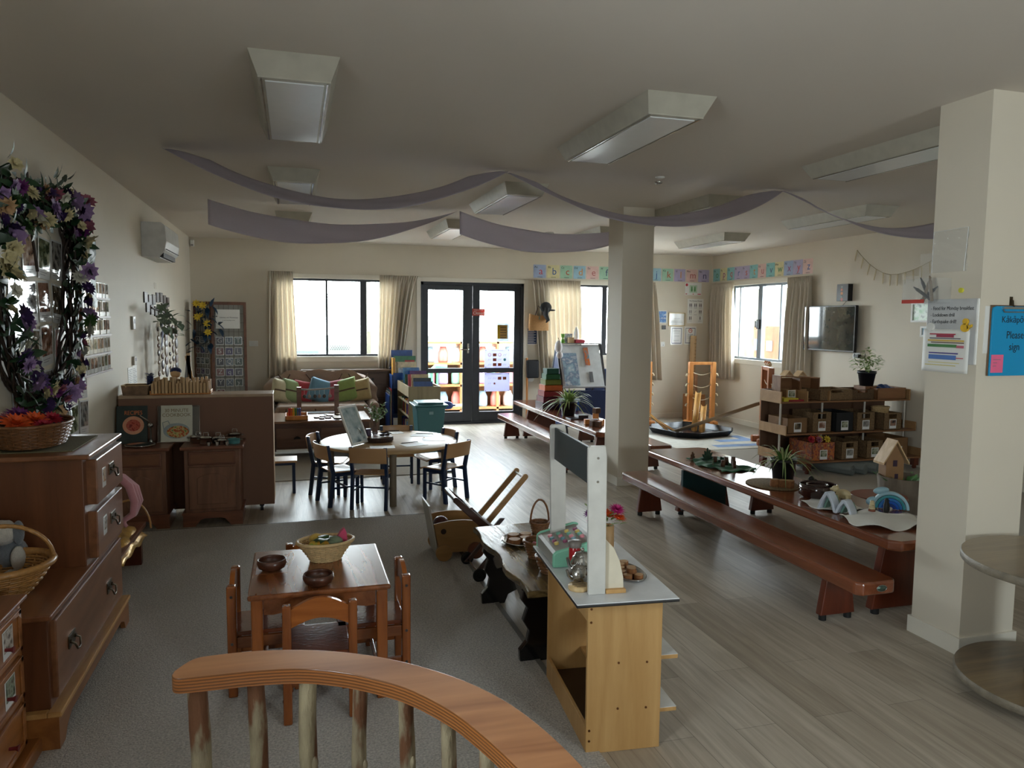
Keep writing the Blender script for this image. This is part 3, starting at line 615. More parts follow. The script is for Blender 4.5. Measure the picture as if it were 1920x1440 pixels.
pot('wide low steel pan standing nearest the cookbook', (-.72, 6.2, .613), .062, .05, steel)
pot('steel pot with a lid in front of the cookbook corner', (-.655, 6.1, .613), .045, .055, steel)
pot('small dark saucepan between the steel pots', (-.575, 6.18, .613), .045, .04, mat('dark_steel', (70, 72, 76), .3, metal=.9), True, 'long')
pot('tall steel pot with a looped lid knob at the back right', (-.46, 6.26, .613), .05, .055, steel)
pot('round teal tin at the right end of the kitchen top', (-.455, 6.1, .613), .045, .035, mat('teal_tin', (90, 150, 150), .4), False)
pot('little steel pot beside the teal tin', (-.54, 6.07, .613), .035, .035, steel)
for i, x in enumerate((-.63, -.57, -.5)):
    g = G(); g.cyl((x, 6.03, .613), (x, 6.03, .64), .014); one(g, 'stove_knob', steel, '%s small steel stove knob at the front of the right play cabinet' % ['leftmost', 'middle', 'rightmost'][i], 'knob', 'stove knobs')
# on top of divider
t = T('woven_tray_basket', 'brown rectangular woven basket at the wall end of the divider top', 'basket', (-1.2, 6.5, .969))
wv = mat('printed_woven_basket', (126, 100, 76), .6, var=.35, ns=20, bump=.5, bs=120)
g = G(); a, b_, h = .095, .07, .075; g.add([(-a*.9, -b_, 0), (a*.9, -b_, 0), (a*.9, b_, 0), (-a*.9, b_, 0), (-a, -b_*1.1, h), (a, -b_*1.1, h), (a, b_*1.1, h), (-a, b_*1.1, h)], [(0, 3, 2, 1), (0, 1, 5, 4), (1, 2, 6, 5), (2, 3, 7, 6), (3, 0, 4, 7)]); out(g, 'basket_body', wv, t, solid=.006)
g = G(); g.tube([(-a, -b_*1.1, h), (a, -b_*1.1, h), (a, b_*1.1, h), (-a, b_*1.1, h)], .004, 6, True); out(g, 'rim', wickp, t)
blk = [palew, mat('block_wood_b', (206, 172, 128), .5), mat('block_wood_c', (180, 144, 100), .5)]
t = T('block_tray', 'shallow wooden tray holding rows of upright pale blocks', 'tray', (-.87, 6.5, .969))
g = G(); g.box(-.225, .225, -.075, .085, 0, .008); g.box(-.225, .225, .078, .085, 0, .03); g.box(-.225, -.218, -.075, .085, 0, .03); g.box(.218, .225, -.075, .085, 0, .03); out(g, 'tray_base', toyw, t, bev=.002)
ordn = ['first', 'second', 'third', 'fourth', 'fifth', 'sixth', 'seventh', 'eighth', 'ninth', 'tenth', 'eleventh', 'twelfth', 'thirteenth', 'fourteenth', 'fifteenth', 'sixteenth', 'seventeenth', 'eighteenth']
protos = []
for j in range(4):
    for i in range(17):
        h = .075+.045*rnd.random()+.012*j; x = -1.075+.0255*i+(.006 if j % 2 else 0); y = 6.44+.033*j
        if not protos or len(protos) < 6:
            g = G(); hh = [.08, .095, .105, .115, .125, .09][len(protos)]; g.box(-.0095, .0095, -.011, .011, 0, hh); o = out(g, 'wooden_block', blk[len(protos) % 3], None, bev=.0015, seg=1); protos.append(o); c = o
        else: c = protos[rnd.randrange(6)].copy(); C.objects.link(c)
        c.location = (x, y, .9775); c.rotation_euler = (0, 0, 0)
        setp(c, 'upright pale wooden block in the tray, %s from the left in the %s row' % (ordn[i], ['front', 'second', 'third', 'back'][j]), 'block', 'upright wooden blocks on the divider')
for i, (x, y, z, c, rx) in enumerate(((-1.11, 6.56, .969, 'navy feather duster with a wooden ball standing left of the blocks', 0), (-.93, 6.62, .969, 'round wooden doll with a dark blue cap behind the blocks', 1))):
    t = T('wooden_ball_toy', c, 'toy', (x, y, z))
    nb = mat('navy_felt', (24, 36, 84), .9, sheen=.3)
    if i == 0:
        g = G()
        for q in range(80):
            a = rnd.random()*6.28; e = rnd.random(); g.leaf((0, 0, .06+.09*e), (math.cos(a), math.sin(a), .7), (0, 0, 1), .05, .014, 3, .2)
        g.cyl((0, 0, 0), (0, 0, .14), .025); out(g, 'felt_fringe', nb, t); g = G(); g.ell((.045, -.03, .05), .032, 16, 12); out(g, 'ball', palew, t)
    else:
        g = G(); g.lathe([(0, 0), (.03, 0), (.04, .05), (.03, .11), (0, .12)], 20); out(g, 'body', palew, t); g = G(); g.ell((0, 0, .155), .04, 16, 12); out(g, 'head', palew, t); g = G(); g.ell((.0, .01, .172), (.045, .045, .032), 16, 10); out(g, 'cap', nb, t)
for i, (x, a, h) in enumerate(((-.86, 6, .30), (-.82, -2, .32), (-.79, -10, .30))):
    g = G(); g.box(-.014, .014, -.006, .006, 0, h, Matrix.Translation((x, 6.625, .97)) @ Euler((0, R(a), 0)).to_matrix().to_4x4()); one(g, 'wooden_ruler', palew if i else mat('grey_ruler', (130, 132, 136), .5), '%s long flat stick standing behind the blocks' % ['grey leftmost', 'pale middle', 'pale leaning'][i], 'stick')
# ================= small wooden table set =================
t = T('kids_table', 'small square orange varnished table on the grey carpet', 'table', (.09, 3.31, 0), w=True)
g = G(); g.box(-.19, .37, 3.015, 3.605, .478, .5); out(g, 'tabletop', chairx, t, bev=.009, seg=3)
g = G()
def apron(a0, a1, c, ax):
    p = [(a0, .476), (a0, .41)]+[(a0+(a1-a0)*k/12, .405+.03*math.sin(math.pi*k/12)**2) for k in range(1, 12)]+[(a1, .41), (a1, .476)]
    g.prism(p, c, c+.018, ax)
apron(-.13, .31, 3.045, 'y'); apron(-.13, .31, 3.555, 'y'); apron(3.07, 3.55, -.165, 'x'); apron(3.07, 3.55, .327, 'x'); out(g, 'apron', chairx, t, fix=True)
for x in (-.178, .313):
    for y in (3.03, 3.545):
        g = G(); g.box(x, x+.045, y, y+.045, .008, .478); out(g, 'leg', chairw, t, bev=.006)
def kchair(loc, rz, label, first=[None]):
    if first[0]: return dup(first[0], loc, rz, label)
    t = T('kids_chair', label, 'chair', loc, rz, 'orange kids chairs around the small table'); first[0] = t
    seatm = mat('glossy_seat_wood', (112, 54, 28), .14, var=.2, ns=12, bump=.12, bs=60, coat=.8)
    for s_ in (-1, 1):
        g = G(); g.box(s_*.125-.017, s_*.125+.017, -.02, .018, 0.008, .485); out(g, 'leg', chairw, t, bev=.006)
        g = G(); g.box(s_*.122-.016, s_*.122+.016, .245, .275, 0.008, .265); out(g, 'leg', chairw, t, bev=.005)
        g = G(); g.box(s_*.124-.01, s_*.124+.01, .018, .245, .215, .262); g2 = out(g, 'side_rail', chairx, t, bev=.003)
        g = G(); g.box(s_*.124-.008, s_*.124+.008, .018, .245, .09, .12); out(g, 'stretcher', chairw, t, bev=.003)
        for z in (.44, .24, .1):
            g = G(); g.cyl((s_*.1425, -.001, z), (s_*.1445, -.001, z), .006, n=10); out(g, 'screw_cap', mat('dark_screw', (60, 50, 44), .4), t)
    g = G(); g.box(-.118, .118, .0, .29, .262, .28); out(g, 'seat', seatm, t, bev=.004)
    g = G(); g.box(-.11, .11, .25, .265, .215, .262); g.box(-.11, .11, .12, .135, .09, .115); out(g, 'cross_rail', chairx, t, bev=.003)
    p = [(-.108, .395)]+[(-.108+.216*k/14, .395+.032*math.sin(math.pi*k/14)) for k in range(1, 14)]+[(.108, .395), (.108, .468)]+[(.108-.216*k/14, .468+.04*math.sin(math.pi*k/14)) for k in range(1, 14)]+[(-.108, .468)]
    g = G(); g.prism(p, -.011, .009, 'y'); out(g, 'backrest', wood('orange_back_wood', (150, 80, 28), (186, 108, 44), 'x', 6, .25, .5), t, fix=True)
    return t
kchair((.083, 2.93, 0), 0, 'orange wooden kids chair nearest the camera, pushed to the near table side')
kchair((-.262, 3.335, 0), R(-90), 'orange wooden kids chair on the left side of the small table')
kchair((.452, 3.29, 0), R(90), 'orange wooden kids chair on the right side of the small table')
kchair((.09, 3.75, 0), R(180), 'orange wooden kids chair on the far side, mostly hidden by the small table')
bw = wood('dark_bowl_wood', (58, 30, 20), (92, 52, 34), 'x', 14, .35, .2)
for (x, y, lb, c) in ((-.105, 3.325, 'dark wooden bowl at the back left of the small table', 1), (.083, 3.085, 'dark wooden bowl at the near edge of the small table', 0)):
    g = G(); g.lathe([(0, 0), (.035, 0), (.055, .012), (.063, .03), (.06, .046), (.056, .048), (.055, .04), (.057, .03), (.048, .015), (0, .009)], 36, (x, y, .501)); one(g, 'wooden_bowl', bw, lb, 'bowl', 'dark bowls on the small table')
g = G(); g.box(-.17, -.04, 3.27, 3.37, .5003, .5008); one(g, 'place_card', mat('brown_card', (126, 76, 44), .4), 'thin brown card lying under the back left bowl', 'card')
basket('fruit_basket', 'oval pale wicker basket of fabric fruit on the small table', (.125, 3.405, .501), [(.055, 0), (.07, .03), (.092, .065), (.105, .088)], wickp, 1.18, .85, R(8), 26, .0035, None, .008)
def fruit(fn, label, name, m, loc):
    g = G(); fn(g); o = one(g, name, m, label, 'toy fruit', 'fabric fruit in the oval basket'); o.location = loc; return o
fruit(lambda g: g.ell((0, 0, .03), (.033, .03, .03)), 'yellow round toy fruit at the back of the oval basket', 'toy_lemon', mat('mustard_felt', (196, 160, 70), .9, var=.15, ns=30, sheen=.3), (.085, 3.44, .555))
fruit(lambda g: g.ell((0, 0, .03), (.062, .035, .028), f=lambda d: 1+.05*math.sin(8*d.x)), 'green and orange toy squash lying at the front of the oval basket', 'toy_squash', photo('squash_felt', 3, [(70, 100, 40), (150, 160, 60), (214, 150, 50), (110, 130, 50)], 22, .8), (.105, 3.375, .545))
fruit(lambda g: [g.leaf((0, 0, .02), (math.cos(a), math.sin(a)*.6, .5), (0, 0, 1), .055, .05, 4, .8) for a in (0, .9, 1.8, 2.7, 3.6, 4.5, 5.4)], 'dark green fabric leaves in the middle of the oval basket', 'fabric_leaves', green, (.125, 3.385, .585))
fruit(lambda g: g.ell((0, 0, .025), (.035, .03, .025)), 'grey green toy avocado right of the leaves in the oval basket', 'toy_avocado', mat('grey_green_felt', (120, 130, 104), .9), (.165, 3.375, .565))
fruit(lambda g: g.prism([(-.03, 0), (-.027, .03), (-.012, .07), (0, .085), (.013, .065), (.024, .03), (.024, 0)], -.012, .012, 'y', M=Euler((0, R(12), R(10))).to_matrix().to_4x4()), 'pink toy watermelon slice standing at the right of the oval basket', 'toy_melon_slice', mat('pink_felt', (196, 70, 104), .85, sheen=.3), (.19, 3.40, .555))
# ================= curved railing =================
far = [(-.285, 1.87), (-.25, 1.925), (-.204, 1.937), (-.103, 1.935), (.001, 1.914), (.104, 1.874), (.204, 1.813), (.297, 1.731), (.38, 1.632), (.448, 1.508), (.494, 1.359), (.52, 1.2), (.53, 1.0), (.53, .7)]
nearp = [(-.287, 1.85), (-.27, 1.828), (-.193, 1.824), (-.098, 1.821), (0, 1.806), (.073, 1.775), (.145, 1.728), (.234, 1.645), (.309, 1.527), (.353, 1.418), (.388, 1.303), (.41, 1.2), (.42, 1.0), (.42, .7)]
def cat(P, k=5):
    P = [Vector(p) for p in P]; o = []
    for i in range(len(P)-1):
        a, b_, c, d = P[max(0, i-1)], P[i], P[i+1], P[min(len(P)-1, i+2)]
        for j in range(k):
            t_ = j/k; o.append(.5*((2*b_)+(c-a)*t_+(2*a-5*b_+4*c-d)*t_*t_+(3*b_-a-3*c+d)*t_**3))
    return o+[P[-1]]
A = cat(far); B_ = cat(nearp)
t = T('curved_railing', 'curved plywood handrail on tree branch posts in the foreground', 'railing', (.12, 1.75, 0), w=True)
ply, pn, pb = base('plywood_edge'); tc = pn.nodes.new('ShaderNodeTexCoord'); wvn = pn.nodes.new('ShaderNodeTexWave'); wvn.bands_direction = 'Z'; wvn.inputs['Scale'].default_value = 42; wvn.inputs['Distortion'].default_value = .6
pn.links.new(tc.outputs['Object'], wvn.inputs[0]); rr_ = pn.nodes.new('ShaderNodeValToRGB'); rr_.color_ramp.elements[0].color = lin((92, 54, 26)); rr_.color_ramp.elements[1].color = lin((150, 92, 46)); pn.links.new(wvn.outputs[1], rr_.inputs[0]); pn.links.new(rr_.outputs[0], pb.inputs['Base Color']); pb.inputs['Roughness'].default_value = .3; pb.inputs['Coat Weight'].default_value = .4
g = G(); n = len(A); zt, zb = .75, .712
vs = [(p.x, p.y, zt) for p in A]+[(p.x, p.y, zt) for p in B_]; g.add(vs, [(i, n+i, n+i+1, i+1) for i in range(n-1)])
vs = [(p.x, p.y, zb) for p in A]+[(p.x, p.y, zb) for p in B_]; g.add(vs, [(i+1, n+i+1, n+i, i) for i in range(n-1)])
g.k = 1
loop = A[::-1]+B_; m_ = len(loop); vs = [(p.x, p.y, zb) for p in loop]+[(p.x, p.y, zt) for p in loop]
g.add(vs, [(i, (i+1) % m_, m_+(i+1) % m_, m_+i) for i in range(m_)], True)
o = out(g, 'handrail', [wood('handrail_top', (150, 96, 60), (188, 132, 88), 'x', 3.2, .3, .3, .04, 16), ply], t, bev=.007, fix=True, seg=3)
bark, bn, bb = base('tree_bark'); tc = bn.nodes.new('ShaderNodeTexCoord'); mp = bn.nodes.new('ShaderNodeMapping'); mp.inputs['Scale'].default_value = (1.6, 1.6, .5); bn.links.new(tc.outputs['Object'], mp.inputs[0])
n1 = bn.nodes.new('ShaderNodeTexNoise'); n1.inputs['Scale'].default_value = 13; n1.inputs['Detail'].default_value = 5; bn.links.new(mp.outputs[0], n1.inputs[0]); r1 = bn.nodes.new('ShaderNodeValToRGB'); bn.links.new(n1.outputs[0], r1.inputs[0])
r1.color_ramp.elements[0].position = .44; r1.color_ramp.elements[0].color = lin((96, 58, 30)); r1.color_ramp.elements[1].position = .52; r1.color_ramp.elements[1].color = lin((126, 112, 88)); q = r1.color_ramp.elements.new(.7); q.color = lin((156, 142, 112))
n2 = bn.nodes.new('ShaderNodeTexNoise'); n2.inputs['Scale'].default_value = 60; n2.inputs['Detail'].default_value = 6; bn.links.new(mp.outputs[0], n2.inputs[0]); b2 = bn.nodes.new('ShaderNodeBump'); b2.inputs['Strength'].default_value = 1.0; b2.inputs['Distance'].default_value = .006
bn.links.new(n2.outputs[0], b2.inputs['Height']); bn.links.new(b2.outputs[0], bb.inputs['Normal']); bn.links.new(r1.outputs[0], bb.inputs['Base Color']); bb.inputs['Roughness'].default_value = .7
for i, (x, y, r) in enumerate(((-.233, 1.872, .0245), (-.1, 1.872, .022), (.022, 1.85, .022), (.142, 1.79, .018), (.245, 1.70, .019), (.325, 1.60, .018), (.385, 1.475, .017), (.43, 1.3, .018), (.465, 1.1, .02))):
    rq = random.Random(i+3); g = G(); K = 18; ph = rq.random()*6
    g.tube([(x+.003*math.sin(k*.5+ph), y+.003*math.cos(k*.4+ph), .008+(.706)*k/K) for k in range(K+1)], [r*(1.08-.12*k/K+.06*math.sin(k*1.7+ph)*rq.random()) for k in range(K+1)], 14)
    g.ell((x+r*.6, y-r*.8, .3+.25*rq.random()), (r*.4, r*.4, r*.8), 8, 6); out(g, 'branch_post', bark, t)
# ================= round table =================
bluem = mat('navy_blue_chair_paint', (22, 44, 78), .3, var=.05, coat=.2)
tabm = wood('pale_laminate', (176, 142, 96), (196, 164, 116), 'x', 3, .36, .0, .02, 5)
t = T('round_table', 'round pale wood kids table with grey legs near the sofa', 'table', (.82, 6.79, 0))
g = G(); g.lathe([(0, .456), (.605, .456), (.615, .462), (.615, .476), (.605, .482), (0, .482)], 72); out(g, 'tabletop', tabm, t)
for (x, y) in ((-.03, -.52), (.5, -.06), (-.52, -.1), (.02, .48)):
    g = G(); g.cyl((x, y, .0), (x, y, .456), .03, n=18); out(g, 'leg', mat('taupe_leg_paint', (120, 108, 90), .4), t)
plyb = mat('plywood_back', (190, 148, 104), .35, var=.06, ns=5, stretch=(.3, 1, 4), coat=.2)
def bchair(loc, ang, label, first=[None]):
    """ang: direction the sitter faces, degrees from +x"""
    rz = R(ang-90)
    if first[0]: return dup(first[0], loc, rz, label)
    t = T('blue_legged_chair', label, 'chair', loc, rz, 'navy legged chairs around the round table'); first[0] = t
    for s_ in (-1, 1):
        g = G(); g.prism([(-.05, .0), (-.015, .0), (.018, .28), (-.01, .40), (-.035, .53), (-.062, .53), (-.042, .4), (-.018, .28)], s_*.145-.014, s_*.145+.014, 'x'); out(g, 'leg', bluem, t, bev=.005, fix=True)
        g = G(); g.box(s_*.135-.012, s_*.135+.012, .205, .235, 0.0, .285); out(g, 'leg', bluem, t, bev=.006)
        g = G(); g.box(s_*.138-.009, s_*.138+.009, .0, .22, .255, .285); g.box(s_*.138-.006, s_*.138+.006, .0, .22, .15, .165); out(g, 'side_rail', bluem, t, bev=.003)
    g = G(); g.box(-.135, .135, .212, .229, .262, .285); g.box(-.135, .135, .115, .13, .15, .165); out(g, 'cross_rail', bluem, t, bev=.003)
    def sf(u, v): x = -.155+.31*u; y = -.0+.265*v; k = math.sin(math.pi*u); return (x*(1-.08*(1-v)), y, .293-.012*k*math.sin(math.pi*min(1, v*1.1))-(.02*max(0, v-.85)/.15))
    g = G(); g.grid(sf, 16, 14); out(g, 'seat', plyb, t, solid=.009, bev=.002)
    def bf(u, v): x = -.157+.314*u; return (x, -.062-.028*math.sin(math.pi*u)+.022*(1-v), .395+.13*v+.004*math.sin(math.pi*u))
    g = G(); g.grid(bf, 16, 6); out(g, 'backrest', plyb, t, solid=.009, bev=.002)
    return t
bchair((.255, 6.49, 0), 19, 'navy legged plywood chair at the near left of the round table')
bchair((.59, 6.21, 0), 68, 'navy legged plywood chair nearest the camera at the round table')
bchair((1.33, 6.34, 0), 128, 'navy legged plywood chair at the near right of the round table')
bchair((1.38, 6.98, 0), 195, 'navy legged plywood chair at the far right of the round table')
bchair((.96, 7.33, 0), 265, 'navy legged plywood chair at the far side of the round table')
bchair((.20, 6.98, 0), -18, 'navy legged plywood chair at the far left of the round table')
# on the table
Z = .483
t = T('wood_slab', 'dark round log slab in the middle of the round table', 'slab', (.72, 6.77, Z))
g = G(); g.lathe([(.13, 0), (.138, .01), (.135, .038), (.13, .042)], 36, wob=.02); out(g, 'bark', mat('dark_bark', (62, 42, 30), .8, var=.3, ns=40, bump=.6, bs=60), t); g = G(); g.lathe([(0, .043), (.13, .0425)], 36, wob=.02); out(g, 'cut_face', mat('log_face', (120, 84, 56), .5, var=.2), t)
t = T('glass_vase', 'small clear vase with green sprigs on the log slab', 'vase', (.70, 6.84, Z+.044))
g = G(); g.lathe([(.018, 0), (.026, .02), (.024, .06), (.016, .1), (.02, .13), (.022, .135)], 20); out(g, 'vase_glass', mat('smoky_glass', (120, 90, 80), .08, var=.02, alpha=.55), t, solid=.002)
sp = mat('sprig_green', (96, 132, 60), .5, var=.3)
for k in range(9):
    rq = random.Random(k); a = rq.random()*6.28; g = G(); e = .25+.5*rq.random(); L = .16+.1*rq.random()
    pts = [(math.cos(a)*e*L*q*q, math.sin(a)*e*L*q*q, .05+L*q) for q in (0, .3, .6, .8, 1)]; g.tube(pts, .0025, 5)
    for q in range(16):
        s_ = .45+.55*q/16; i = min(3, int(s_*4)); p = Vector(pts[4])*s_+Vector(pts[0])*(1-s_); g.leaf((math.cos(a)*e*L*s_*s_, math.sin(a)*e*L*s_*s_, .05+L*s_), (rq.uniform(-1, 1), rq.uniform(-1, 1), rq.uniform(0, 1)), (0, 0, 1), .045, .018, 3)
    out(g, 'sprig', sp, t)
t = T('pillar_candle', 'short dark purple candle on the log slab', 'candle', (.637, 6.80, Z+.044))
g = G(); g.lathe([(0, 0), (.024, 0), (.025, .003), (.025, .062), (.022, .065), (0, .063)], 24); out(g, 'wax', mat('dark_purple_wax', (62, 46, 74), .4), t); g = G(); g.cyl((0, 0, .063), (0, 0, .075), .0012, n=6); out(g, 'wick', black, t)
for i, (x, y, a) in enumerate(((.755, 6.74, 0), (.80, 6.745, 1))):
    g = G(); g.ell((x, y, Z+.057), (.026-.004*a, .018, .013), 16, 10, f=lambda d: 1+.08*math.sin(6*d.x+3*d.y)); one(g, 'dark_stone', mat('dark_pebble', (40, 36, 34), .25), '%s dark pebble on the log slab' % ['left', 'right'][i], 'stone', 'pebbles on the log slab')
t = T('framed_picture', 'white framed nature picture standing on a small stand on the round table', 'picture', M=Matrix.Translation((.55, 6.60, Z+.006)) @ Euler((R(66), 0, R(50))).to_matrix().to_4x4())
g = G(); w_, h = .25, .36
g.box(-w_/2, w_/2, 0, .02, -.008, .008); g.box(-w_/2, w_/2, h-.02, h, -.008, .008); g.box(-w_/2, -w_/2+.02, .02, h-.02, -.008, .008); g.box(w_/2-.02, w_/2, .02, h-.02, -.008, .008); out(g, 'frame', white, t, bev=.003)
g = G(); g.box(-w_/2+.02, w_/2-.02, .02, h-.02, -.004, 0); out(g, 'picture', photo('misty_picture', 4, [(60, 80, 90), (160, 180, 186), (200, 214, 216), (110, 130, 136)], 7, .08), t)
g = G(); g.box(-w_/2+.01, w_/2-.01, .01, h-.01, -.012, -.008); out(g, 'backing', mat('dark_backing', (60, 58, 54), .6), t)
t = T('frame_stand', 'pale wire stand holding the picture frame upright', 'stand', (.50, 6.66, Z))
g = G(); g.tube([(0, 0, .003), (.05, .01, .003), (.06, .012, .1), (.03, 0, .14)], .004, 8); g.tube([(0, .03, .003), (.05, .03, .003), (.055, .03, .09)], .004, 8); out(g, 'wire', steel, t)
for i, (x, y, a) in enumerate(((.90, 7.22, 5), (.78, 7.2, 12), (1.16, 6.99, -20), (1.22, 6.73, -4), (1.0, 6.5, 20), (.72, 6.43, -3))):
    g = G(); c, s_ = math.cos(R(a)), math.sin(R(a)); Mx = Matrix.Translation((x, y, Z)) @ Matrix.Rotation(R(a), 4, 'Z'); g.box(-.105, .105, -.075, .075, .0005, .0015, Mx)
    one(g, 'paper_sheet', paper, 'white paper on the round table, %s' % ['at the far edge on the right of a pair', 'at the far edge, left of a pair', 'third clockwise from the far edge', 'at the right edge', 'at the near right', 'at the near edge beside the front chair'][i], 'paper', 'paper sheets on the round table')
    g = G(); g.tube([(.09 if i != 3 else -.09, .085, .006), (-.07, .085, .006), (-.085, .085, .006)], [.0038, .0038, .0005], 6, M=Mx); one(g, 'pencil', [black, mat('pencil_tan', (180, 140, 90), .4)][i % 2], '%s pencil lying beside the %s paper' % (['black', 'tan'][i % 2], ['far right-hand', 'far left-hand', 'third', 'right edge', 'near right', 'near edge'][i]), 'pencil', 'pencils on the round table')
# stool behind the divider
t = T('blue_legged_stool', 'low plywood stool with navy legs poking out behind the divider', 'stool', (-.14, 7.05, 0))
g = G(); g.box(-.2, .155, -.13, .13, .285, .305); out(g, 'seat', plyb, t, bev=.008)
for x in (-.18, .11):
    for y in (-.1, .1):
        g = G(); g.box(x-.0, x+.028, y-.014, y+.014, 0, .262); out(g, 'leg', bluem, t, bev=.005)
g = G(); g.box(-.18, .138, -.114, -.09, .262, .285); g.box(-.18, .138, .09, .114, .262, .285); g.box(.112, .138, -.1, .1, .262, .285); out(g, 'apron', bluem, t)
# ================= sofa corner =================
sb = wood('sideboard_wood', (88, 60, 48), (116, 84, 68), 'x', 5, .35, .2)
t = T('low_sideboard', 'low brown drawer chest in front of the sofa', 'sideboard', (.3, 8.75, 0), w=True)
g = G(); g.box(-.3, .82, 8.44, 9.22, .43, .456); out(g, 'top', wood('sideboard_top_wood', (120, 84, 64), (150, 112, 90), 'x', 5, .25, .4), t, bev=.005)
g = G(); g.box(-.27, .79, 8.49, 9.17, .14, .43); out(g, 'body', sb, t, bev=.003)
for x in (-.28, .735):
    for y in (8.455, 9.135):
        g = G(); g.box(x, x+.065, y, y+.065, .008, .43); out(g, 'leg', sb, t, bev=.004)
for x0 in (-.2, .275):
    g = G(); g.box(x0, x0+.445, 8.474, 8.49, .165, .375); d = out(g, 'drawer', sb, t, bev=.004)
    g = G(); g.prism([(x0+.18, .255), (x0+.265, .255), (x0+.25, .275), (x0+.222, .285), (x0+.195, .275)], 8.458, 8.474, 'y'); out(g, 'cup_handle', mat('dark_iron', (46, 42, 40), .5, metal=.6), d, bev=.003, fix=True)
sofam = mat('tan_quilted_cover', (150, 124, 104), .9, var=.06, ns=8, bump=.25, bs=30, sheen=.2); lined = mat('dark_brown_ribbon', (92, 68, 54), .9)
t = T('sofa', 'small tan quilted sofa with dark crossing lines below the window', 'sofa', (.38, 10.2, 0), w=True)
def sofab(u, v):
    a = math.pi*(u); x = .35-.68*math.cos(a) if False else -.33+1.36*u; e = abs(2*u-1); z = .46+(.40-.17*e**5)*v
    y = 10.38+.10*v-.18*e**6; return (x, y+.015*math.sin(u*23)*math.sin(v*9), z)
g = G(); g.grid(sofab, 40, 12); out(g, 'sofa_back', sofam, t, solid=.16, bev=.03)
g = G()
for x in (-.2, .86):
    for y in (9.78, 10.36):
        g = G(); g.cyl((x, y, .008), (x, y, .11), .03); out(g, 'leg', sb, t)
g = G(); g.box(-.25, .95, 9.72, 10.4, .1, .44); out(g, 'seat_base', sofam, t, bev=.05, seg=4)
g = G(); g.box(-.22, .92, 9.70, 10.36, .38, .475); out(g, 'seat_cushion', sofam, t, bev=.04, seg=4)
for s_, x in ((-1, -.31), (1, 1.0)):
    g = G(); g.box(x-.06, x+.06, 9.74, 10.4, .06, .50); out(g, 'armrest', sofam, t, bev=.05, seg=4)
for (a, b_) in ((-.2, .05), (.15, .42), (.62, .42), (.7, .95), (-.05, -.25), (.95, .8)):
    g = G(); g.tube([(a+(b_-a)*k/6, 10.29+.10*(k/6)-.09*abs(2*((a+(b_-a)*k/6+.33)/1.36)-1)**6*2, .86-.38*k/6-.02) for k in range(7)], .008, 6); out(g, 'ribbon', lined, t)
for (a, b_) in ((.25, .33), (.55, .5), (-.1, -.16)):
    g = G(); g.tube([(a+(b_-a)*k/4, 9.695, .44-.3*k/4) for k in range(5)], .008, 6); out(g, 'ribbon', lined, t)
def cushion(x, y, z, s, m, label, rx=-12, rz=0, ry=0, stripe=None, hw=1):
    M_ = Matrix.Translation((x, y, z)) @ Euler((R(rx), R(ry), R(rz))).to_matrix().to_4x4()
    t = T('throw_cushion', label, 'cushion', M=M_, group='cushions along the sofa')
    def f(sg):
        def fn(u, v):
            a, b_ = 2*u-1, 2*v-1; k = (max(0, 1-a**4)*max(0, 1-b_**4))**.6; p = 1-.07*(1-abs(a*b_))*(a*a+b_*b_)/2
            return (a*s*hw*p, sg*.055*k, (b_*p+1)*s)
        return fn
    g = G(); g.grid(f(-1), 14, 14); g.grid(f(1), 14, 14); out(g, 'cushion_cover', m, t, fix=True)
    if stripe:
        g = G()
        def st(u, v): a = 2*u-1; b_ = -.1+.14*v; k = (max(0, 1-a**4)*max(0, 1-b_**4))**.6; return (a*s*hw*.95, -.055*k-.002, (b_*.95+1)*s)
        g.grid(st, 14, 2); out(g, 'stripe', stripe, t)
fab = lambda n_, c: mat(n_, c, .9, var=.08, ns=20, bump=.1, bs=200, sheen=.3)
cg = fab('cream_cushion_fabric', (190, 180, 148)); lg = fab('lime_cushion_fabric', (140, 160, 92)); rd = fab('red_cushion_fabric', (176, 62, 70)); bl = fab('blue_cushion_fabric', (104, 146, 170)); pkf = fab('pink_cushion_fabric', (168, 84, 96)); tn = fab('tan_cushion_fabric', (176, 156, 110)); sg = fab('sage_cushion_fabric', (150, 168, 120)); brn = fab('brown_band_fabric', (88, 70, 54))
cushion(-.17, 10.12, .478, .155, cg, 'cream cushion with a brown band, leftmost on the sofa', rz=25, ry=14, stripe=brn)
cushion(-.05, 10.16, .478, .15, sg, 'sage green cushion with a brown band, second from the left', rz=15, ry=14, stripe=brn)
cushion(.08, 10.2, .478, .14, rd, 'red cushion between the sage and blue ones', rz=8, ry=12)
cushion(.28, 10.17, .478, .155, bl, 'light blue cushion in the middle of the sofa', ry=18)
cushion(.53, 10.18, .478, .14, pkf, 'dusty red cushion right of the blue one', rz=-6, ry=-10)
cushion(.69, 10.14, .478, .155, lg, 'lime green cushion with a brown band, second from the right', rz=-10, ry=-14, stripe=brn)
cushion(.86, 10.12, .478, .15, tn, 'tan cushion with a brown band, rightmost on the sofa', rz=-20, ry=-12, stripe=brn)
